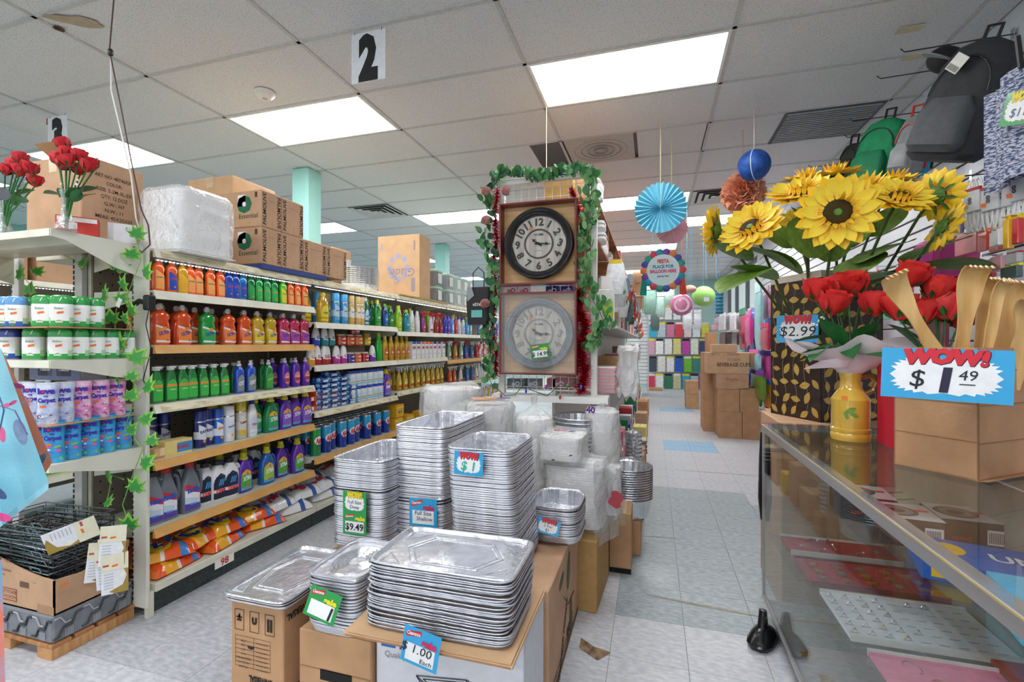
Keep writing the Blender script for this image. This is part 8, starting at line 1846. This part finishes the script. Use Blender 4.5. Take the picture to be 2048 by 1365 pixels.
W1 = [(1918, 455, 1965, 515, 'e07a80', 'f0c0c8', 1.42), (1965, 455, 1985, 505, 'e05a4a', 'f08a4a', 1.40), (1988, 455, 2005, 505, 'e05a4a', 'f08a4a', 1.40), (2006, 452, 2022, 500, 'e05a4a', 'f08a4a', 1.38), (2018, 428, 2030, 500, 'e8b81e', 'e8b81e', 1.28), (2036, 425, 2050, 490, 'c0282c', 'd8c01e', 1.28), (1990, 455, 2010, 495, 'e6e6ea', 'f0f0f2', 1.30),
      (1930, 520, 2000, 532, 'e8b8c4', 'd84a6a', 1.35), (1850, 505, 1900, 545, 'c84a9a', 'e07ac0', 1.5), (1870, 500, 1960, 535, 'b82a86', 'b82a86', 1.6), (1835, 548, 1880, 592, 'dfe0e4', 'b8283a', 1.45), (1885, 545, 1915, 600, 'c0d0c4', 'e8ecec', 1.48), (1990, 505, 2015, 545, 'e0a0b0', 'f0f0f2', 1.35), (2012, 525, 2048, 560, '4a5a5a', 'e8d82a', 1.3), (1960, 540, 1995, 560, 'c83a3a', 'f0702a', 1.38), (1800, 565, 1850, 590, 'b04a70', 'e8e0e4', 1.5), (1770, 590, 1800, 640, '8ac0a0', 'e8ecec', 1.5), (1805, 600, 1850, 650, '7aa86a', 'e0e4e0', 1.5), (1950, 585, 1985, 650, 'b85a8a', 'e0d8e0', 1.5), (1995, 565, 2040, 640, '5a6a8a', 'e8e8ec', 1.45), (1765, 570, 1790, 590, 'c84a6a', 'e8ecec', 1.5), (1915, 560, 1945, 640, 'd0d4dc', 'c04a5a', 1.5), (1900, 430, 1930, 490, '7a6a8a', 'e0e0e4', 1.6), (1880, 560, 1905, 640, 'a8b4c0', 'e0e0e4', 1.6), (1860, 610, 1900, 700, '9a4a5a', 'e0e0e4', 1.6), (1940, 400, 1975, 470, '6a6e80', 'a0a4ac', 1.7), (1975, 410, 2020, 480, '5a6a60', 'a0a4ac', 1.7), (2020, 500, 2048, 530, 'c8ccd2', 'd83a3a', 1.34)]
for k, (u0, v0, u1, v1, c, hc, x) in enumerate(W1): pack('carded wall item, %s of the packs right of the sunflowers' % nth(k), u0, v0, u1, v1, x=x, c=c, hc=hc, grp='carded goods on the near slat wall', tail=WX - x)
for k, (u, v, c) in enumerate(((1858, 522, 'd85aa8'), (1872, 524, 'c03a94'), (1905, 518, 'a82a7a'), (1922, 514, '98206a'))):
    m = M(); m.lathe([(0, .06, .10), (.006, .07, .11), (.014, .075, .115), (.010, .068, .105)], mat(c, rough=.3, coat=.5), 20, ex=3); solo('pink_plate', m, 'magenta melamine dish hanging on edge, %s from left' % nth(k), 'dish', at(u, v, x=1.40 + .02 * k), -.6, 'magenta dishes', rx=1.2, smooth=True)
# middle distance, right of the aisle: hanging party goods
W2 = [(1440, 625, 1452, 662, 'e8eaee', 'f4f4f6'), (1452, 625, 1463, 662, 'dfe2e8', 'f4f4f6'), (1463, 625, 1473, 662, 'e8eaee', 'f4f4f6'), (1473, 625, 1481, 660, 'd0d4da', 'f4f4f6'), (1442, 664, 1454, 690, '4a3a40', '6a5a60'), (1455, 664, 1466, 690, '5a4a4a', '6a5a60'), (1467, 664, 1478, 690, '3a3038', '6a5a60'), (1480, 615, 1492, 700, 'd84a6a', '4a9a7a'), (1493, 620, 1504, 690, 'd83a9a', 'e07ac0'), (1504, 615, 1512, 700, '3a4ac0', '7a8ae0'), (1512, 560, 1524, 700, '9ad0d8', 'c0e0e8'), (1524, 570, 1540, 640, 'e8a0c8', 'f0c0dc'), (1524, 645, 1540, 700, 'c02a5a', 'e04a7a'), (1484, 705, 1500, 770, '2a4a9a', '3a5ac0'), (1500, 700, 1520, 740, '9ad0e0', 'e07ac0'), (1520, 702, 1542, 760, 'd84aa0', '4a2a8a'), (1504, 745, 1530, 790, '5a8a1a', '7a3ab0'), (1528, 762, 1544, 810, 'e8a02a', '3a8ae0'), (1430, 630, 1440, 650, 'd8c0d8', '8a7a9a'), (1424, 648, 1434, 664, 'f0a0c0', 'f4d0e0')]
for k, (u0, v0, u1, v1, c, hc) in enumerate(W2):
    x = 1.35 + .1 * (k % 2); pack('hanging party item, %s of those left of the patterned box' % nth(k), u0, v0, u1, v1, x=x, c=c, hc=hc, kind='soft' if k > 6 else 'card', depth=.03, grp='party goods on the right wall', tail=WX - x)
r = random.Random(33)
for k in range(42):
    y = 3.6 + (k % 14) * .42 + r.uniform(-.05, .05); z = .55 + .55 * (k // 14); c = r.choice(['e07aa0', '3a8ac8', 'e8c83a', '5ab04a', 'd84a4a', 'e8e8ec', '8a5ac0', '4ac0b8'])
    t = thing('hanging_pack', 'wall-hung party pack, %s along the %s peg row' % (nth(k % 14), ('lower', 'middle', 'upper')[k // 14]), 'pack', (1.55, y, z), -pi / 2, 'party packs on the right wall')
    m = M(); m.lathe([(-.2, .07, .01), (-.1, .09, .03), (.1, .09, .03), (.18, .07, .006)], mat(c, rough=.3, coat=.4, var=.2, scale=25), 12, ex=4); part('pack', m, t, smooth=True)
    m = M(); m.box(-.07, .07, -.012, .002, .17, .23, paper('eceef0')); part('header_card', m, t)
    m = M(); m.tube([(0, -.05, .21), (0, WX - 1.55, .21)], .0025, WIRE, 4); part('peg', m, t)
# far wall of packaged table covers
C4 = ['2a3450', 'e89ab0', '3a4a5a', 'f0f0ec', 'd87aa0', 'e8c8d0', 'd83a5a', 'e8e4dc', 'f0f0ee', 'd8384a', '2a4a5a', 'e8f0f0', 'f0f0f0', 'e0d890', 'f0d8d8', 'b89a6a', '2a7a5a', '2a5ac0', 'c84ab0', 'e8f0f4', '4a7ae0', 'c8c8a0', '7ac83a', 'e8f0d8', 'e8e04a', '2a6ad0', '2ab0d0', '3a8a7a', '4a4a80', 'e8eef2', 'd8a0b8', 'b8c8d0']
k = 0
for row, (v0, v1) in enumerate(((612, 640), (645, 675), (678, 709), (713, 744), (748, 778))):
    n = 7 if row else 5
    for i in range(n):
        u = 1294 + i * 17.4 + (4 if row % 2 else 0)
        if row == 0: c, hc = ['dfe4e8', 'e8e4d8', 'f0f0f0', 'e4e8ea', 'dfe0e6'][i], 'e8d84a'
        else: c, hc = C4[(k * 5 + row) % len(C4)], ['e8d84a', '1a1c22', 'e8e8ea'][k % 3]
        pack('packaged table cover, %s in the %s row on the far wall' % (nth(i), ('top', 'second', 'third', 'fourth', 'bottom')[row]), u, v0, u + 15.5, v1, y=FY - .25 - .05 * (i % 2), c=c, hc=hc, grp='packaged table covers on the far wall', depth=.05, tail=.30); k += 1
for k, (u0, v0, u1, v1, c) in enumerate(((1266, 540, 1284, 566, CARD), (1262, 568, 1290, 592, CARD2), (1284, 590, 1306, 618, CARD3), (1266, 594, 1283, 618, CARD))):
    a = at(u0, v1, y=12.0); b = at(u1, v0, y=12.0); put_carton('carton', 'carton high at the aisle end, %s' % nth(k), a.x, b.x, 12.0, 12.4, a.z, b.z, c, tape=False, group='cartons on the end shelf')
a = at(1262, 619, y=12.0); m = M(); m.box(-.45, .12, -.1, .5, -.02, 0, WHS); m.box(-.45, -.42, -.1, .5, -a.z, -.02, WHS); m.box(.09, .12, -.1, .5, -a.z, -.02, WHS); m.box(-.45, .12, -.1, .5, .33 - .02, .33, WHS); solo('end_shelf_stand', m, 'white shelf stand carrying cartons at the aisle end', 'shelf', (a.x + .3, 12.0, a.z - .002))
# cartons on the aisle floor
def stackbox(lb, u0, v0, u1, v1, y, d, mt=CARD2, faces=(), zb=None):
    a = at(u0, v1, y=y); b = at(u1, v0, y=y); z0 = a.z if zb is None else zb; put_carton('carton', lb, a.x, b.x, y, y + d, max(z0, 0), b.z, mt, faces=faces, tape=False, group='cartons stacked on the right of the aisle'); return b.z
ya = 7.0
z = stackbox('lower left carton of the aisle stack', 1437, 825, 1484, 868, ya, .4, CARD2, zb=0); stackbox('lower right carton of the aisle stack', 1485, 825, 1522, 868, ya, .4, CARD2, zb=0)
z2_ = stackbox('middle left carton of the aisle stack', 1436, 780, 1479, 824, ya, .4, CARD2, zb=z + .002); stackbox('middle right carton of the aisle stack', 1480, 778, 1518, 824, ya, .4, CARD2, zb=z + .002)
z3_ = stackbox('carton with red print on the aisle stack', 1432, 749, 1498, 779, ya, .42, CARD, (('y-', 'Fragile', .04, .2, .12, dict(c='b8402a')), ('y-', '== ==', .03, .38, .1, dict(c='a87a5a'))), zb=z2_ + .002)
z4_ = stackbox('wide carton printed beverage cups on the aisle stack', 1415, 706, 1499, 749, ya, .42, CARD3, (('y-', 'GIANT', .035, .33, .25, dict(c='7a6a5a')), ('y-', 'FOAM', .04, .33, .17, dict(c='7a6a5a')), ('y-', 'BEVERAGE CUPS', .05, .33, .10, dict(c='6a5a4a', bold=.03, width=.42)), ('y-', '188721', .03, .1, .25, dict(c='7a6a5a'))), zb=z3_ + .002)
stackbox('small carton beside the beverage cups carton', 1500, 706, 1518, 732, ya + .05, .3, CARD2, zb=z3_ + .002 + .1)
stackbox('carton topping the beverage cups carton', 1424, 689, 1474, 705, ya, .3, CARD3, zb=z4_ + .002)
stackbox('tall carton behind the aisle stack', 1414, 665, 1434, 705, ya + .5, .3, CARD2, zb=z4_ + .0); 
put_carton('carton', 'carton supporting the tall one behind the aisle stack', .72, 1.12, ya + .47, ya + .9, 0, z4_ - .004, CARD2, tape=False)
z = stackbox('lower carton of the far pair', 1372, 790, 1398, 816, 9.9, .4, CARD2, zb=0); stackbox('upper carton of the far pair', 1371, 763, 1397, 789, 9.9, .4, CARD2, zb=z + .002)
stackbox('carton low by the far wall', 1294, 778, 1325, 799, 13.4, .4, CARD2, zb=0)
for k, (x, y, w_, h_, c) in enumerate(((1.0, 7.7, .3, .35, CARD), (.98, 8.2, .3, .5, CARD2), (1.0, 8.75, .35, .4, mat('e8c83a', rough=.6)), (1.0, 9.3, .3, .45, CARD2), (1.15, 5.2, .35, .6, CARD2), (1.2, 4.2, .3, .9, mat('2f3a34', rough=.7)), (1.15, 3.5, .35, .55, CARD))):
    put_carton('carton', 'floor carton along the right wall, %s' % nth(k), x, x + w_, y, y + w_ + .08, 0, h_, c, tape=False, rz=.05 * (k % 3 - 1), group='cartons along the right wall')
t = thing('soft_toys', 'green and yellow party bag on the floor cartons', 'bag', (1.0, 7.55, .4)); m = M(); m.ball((0, 0, .06), .1, mat('2aa04a', rough=.5), 12, 6, .7); m.ball((.1, -.03, .03), .08, mat('e8c82a', rough=.5), 12, 6, .6); m.ball((.05, -.08, .08), .05, mat('d8302a', rough=.5), 10, 5); part('bag', m, t, smooth=True)
# ================================================================ things hanging from the ceiling
def string(t, top, bot, c='c8c07a', r_=.0025): m = M(); m.tube([top, bot], r_, mat(c, rough=.5, var=0), 5); part('string', m, t)
def fan(label, u, v, y, rad, c, n=28, thick=.035, top=None):
    p = at(u, v, y=y); t = thing('paper_fan', label, 'decoration', p); mt = mat(c, rough=.7, var=.04)
    for k in range(n):
        a0, a1, am = 2 * pi * k / n, 2 * pi * (k + 1) / n, 2 * pi * (k + .5) / n
        m = M(); m.add([(0, 0, 0), (rad * cos(a0), 0, rad * sin(a0)), (rad * 1.05 * cos(am), -thick, rad * 1.05 * sin(am)), (rad * cos(a1), 0, rad * sin(a1)), (.02 * cos(am), -thick * .3, .02 * sin(am))], [(0, 1, 2, 4), (0, 4, 2, 3)], mt); part('pleat', m, t)
    string(t, (0, 0, 0), (0, .0, CZ - p.z)); return t
fan('round blue pleated paper fan hanging over the aisle', 1321, 417, 3.95, .195, '6ab4cc')
fan('pink and white pleated paper fan behind the blue one', 1343, 458, 4.3, .13, 'ecc4cc', 36)
p = at(1508, 331, y=4.0); t = thing('honeycomb_ball', 'dark blue honeycomb paper ball hanging above the coral one', 'decoration', p)
m = M(); m.ball((0, 0, 0), .118, mat('1b55a8', rough=.6, c2='123a80', var=0, scale=22, bump=1.0), 24, 12); part('ball', m, t, smooth=True)
m = M(); m.tube([(.118 * cos(a), -.01 + .05 * sin(a) * 0, .118 * sin(a)) for a in [2 * pi * k / 24 for k in range(24)]], .003, paper('e8ecf4'), 4, True); part('edge_band', m, t, rot=(0, .3, 1.1)); string(t, (0, 0, .1), (0, 0, CZ - p.z), 'e8e8e8')
p = at(1486, 387, y=4.35); t = thing('pompom', 'coral tissue paper pom-pom hanging left of the sunflowers', 'decoration', p); rr_ = random.Random(2); CO = mat('f6b08e', rough=.8, var=.1)
m = M()
for k in range(150):
    d_ = Vector((rr_.gauss(0, 1), rr_.gauss(0, 1), rr_.gauss(0, .75))).normalized(); e = d_.orthogonal().normalized(); f_ = d_.cross(e); a = rr_.uniform(0, 6); e, f_ = e * cos(a) + f_ * sin(a), f_ * cos(a) - e * sin(a); R_ = .165
    m.grid(4, 3, lambda u, v: d_ * (R_ * (.35 + .65 * v)) + e * ((u - .5) * .13 * (.3 + v)) + f_ * (.014 * sin(u * 12 + k)), CO)
part('petals', m, t, kind='stuff', smooth=True); string(t, (0, 0, .1), (0, 0, CZ - p.z), 'd8a84a')
# round sign
p = at(1326, 541, y=5.4); t = thing('party_sign', 'round party sign reading place for balloons with tassels', 'sign', p)
cols = ['d84a5a', '3aa08a', '4a5ab0', 'e8884a', '7a4aa8', '2a9ab0']
for k in range(18):
    a = 2 * pi * k / 18; m = M(); m.ball((.20 * cos(a), 0, .20 * sin(a)), .042, mat(cols[k % 6], rough=.6), 8, 5, 1, .4); part('ruffle', m, t, smooth=True)
m = M(); m.prism([(.17 * cos(a), .17 * sin(a)) for a in [2 * pi * k / 36 for k in range(36)]], -.03, -.02, paper('d8eef2'), 'y'); part('disc', m, t)
m = M(); f = lambda a, b: (a, -.0315, b)
for s, z, h_, w_, c in (('FIESTA', .075, .04, .12, 'd8384a'), ('PLACE FOR', .02, .034, .22, '3a9ab0'), ('BALLOON HERE', -.03, .034, .27, 'd84a8a'), ('party fun', -.075, .016, .12, '5a6a70')): put_text(m, s, ink(c), f, h_, 0, z, bold=.05, width=w_)
part('lettering', m, t); string(t, (0, 0, .2), (0, 0, CZ - p.z), '4aa0c8')
for s in (-1, 1):
    m = M()
    for j in range(6): m.tube([(s * .21 + .008 * j * -s, 0, -.02), (s * .24 + .012 * j * -s, 0, -.27)], .006, mat(['2aa090', 'e05a4a'][s > 0], rough=.7), 4)
    part('tassel', m, t)
def lantern(label, u, v, y, rx_, rz_, c, name='paper_lantern', strc='4aa0c8', ribs=9):
    p = at(u, v, y=y); t = thing(name, label, 'decoration', p); mt = mat(c, rough=.6, var=.03); rs = []
    m = M(); m.lathe([(rz_ * sin(-pi / 2 + pi * k / (ribs * 2)), max(.03, rx_ * cos(-pi / 2 + pi * k / (ribs * 2)) * (1 if k % 2 else .965))) for k in range(1, ribs * 2)], mt, 24); part('shade', m, t, smooth=True)
    string(t, (0, 0, rz_), (0, 0, CZ - p.z), strc); return t
t = lantern('lime green round paper lantern over the far aisle', 1407, 593, 7.5, .165, .15, 'a4e07a'); m = M(); m.box(-.01, .06, -.162, -.158, -.09, -.03, paper('dfe8f4')); part('tag', m, t)
p = at(1439, 599, y=7.0); t = thing('tissue_cylinder', 'blue cylindrical tissue lantern beside the lime one', 'decoration', p); m = M(); m.lathe([(-.2 + .4 * k / 16, .055 if k % 2 else .045) for k in range(17)], mat('2f7a98', rough=.6, var=.1), 16); part('shade', m, t); string(t, (0, 0, .2), (0, 0, CZ - p.z), '4aa0c8')
lantern('pale brown honeycomb ornament left of the lime lantern', 1380, 579, 7.2, .09, .06, 'c8a494', ribs=5)
p = at(1363, 610, y=6.6); t = thing('foil_balloon', 'round pink foil balloon in the aisle with dark trim', 'balloon', p)
m = M(); m.ball((0, 0, 0), .145, mat('e88ab4', rough=.15, coat=.8, metal=.2), 20, 8, 1.0, .3); part('balloon', m, t, smooth=True)
m = M(); m.poly([(.1 * cos(a), -.037, .1 * sin(a)) for a in [2 * pi * k / 20 for k in range(20)]], mat('f2dce6', rough=.2, coat=.6)); part('pale_centre', m, t); string(t, (0, 0, .14), (0, 0, CZ - p.z), 'c84a5a')
for k, (u, v, c, w_, h_) in enumerate(((1300, 600, '8ab8a8', 26, 60), (1340, 590, 'b8d0c8', 20, 40), (1322, 610, 'a8c8c0', 18, 50), (1375, 640, 'e0e4e8', 20, 40), (1310, 640, '6a7a7a', 18, 44), (1395, 640, 'd8dce4', 16, 40))):
    t = pack('clear bag of party pieces dangling over the far aisle, %s' % nth(k), u - w_ / 2, v - h_ / 2, u + w_ / 2, v + h_ / 2, y=9.5 + k * .2, c=c, hc='d8e0e0', kind='soft', depth=.05, grp='dangling party bags', tail=.05); string(t, (0, .0, .05), (0, 0, CZ - t.location.z), '4aa0c8')
for k, (u, v0, v1, y) in enumerate(((1305, 545, 578, 7.0), (1374, 480, 560, 6.5), (1383, 530, 565, 7.2), (1412, 500, 560, 8.0), (1432, 495, 560, 7.6))):
    p = at(u, v1, y=y); m = M(); m.tube([(0, 0, 0), (.02, 0, .02), (0, 0, .06), (0, 0, CZ - p.z)], .003, mat('4aa0c8', rough=.5, var=0), 5); solo('hanging_string', m, 'blue string with hook hanging from the ceiling, %s from left' % nth(k), 'string', p)
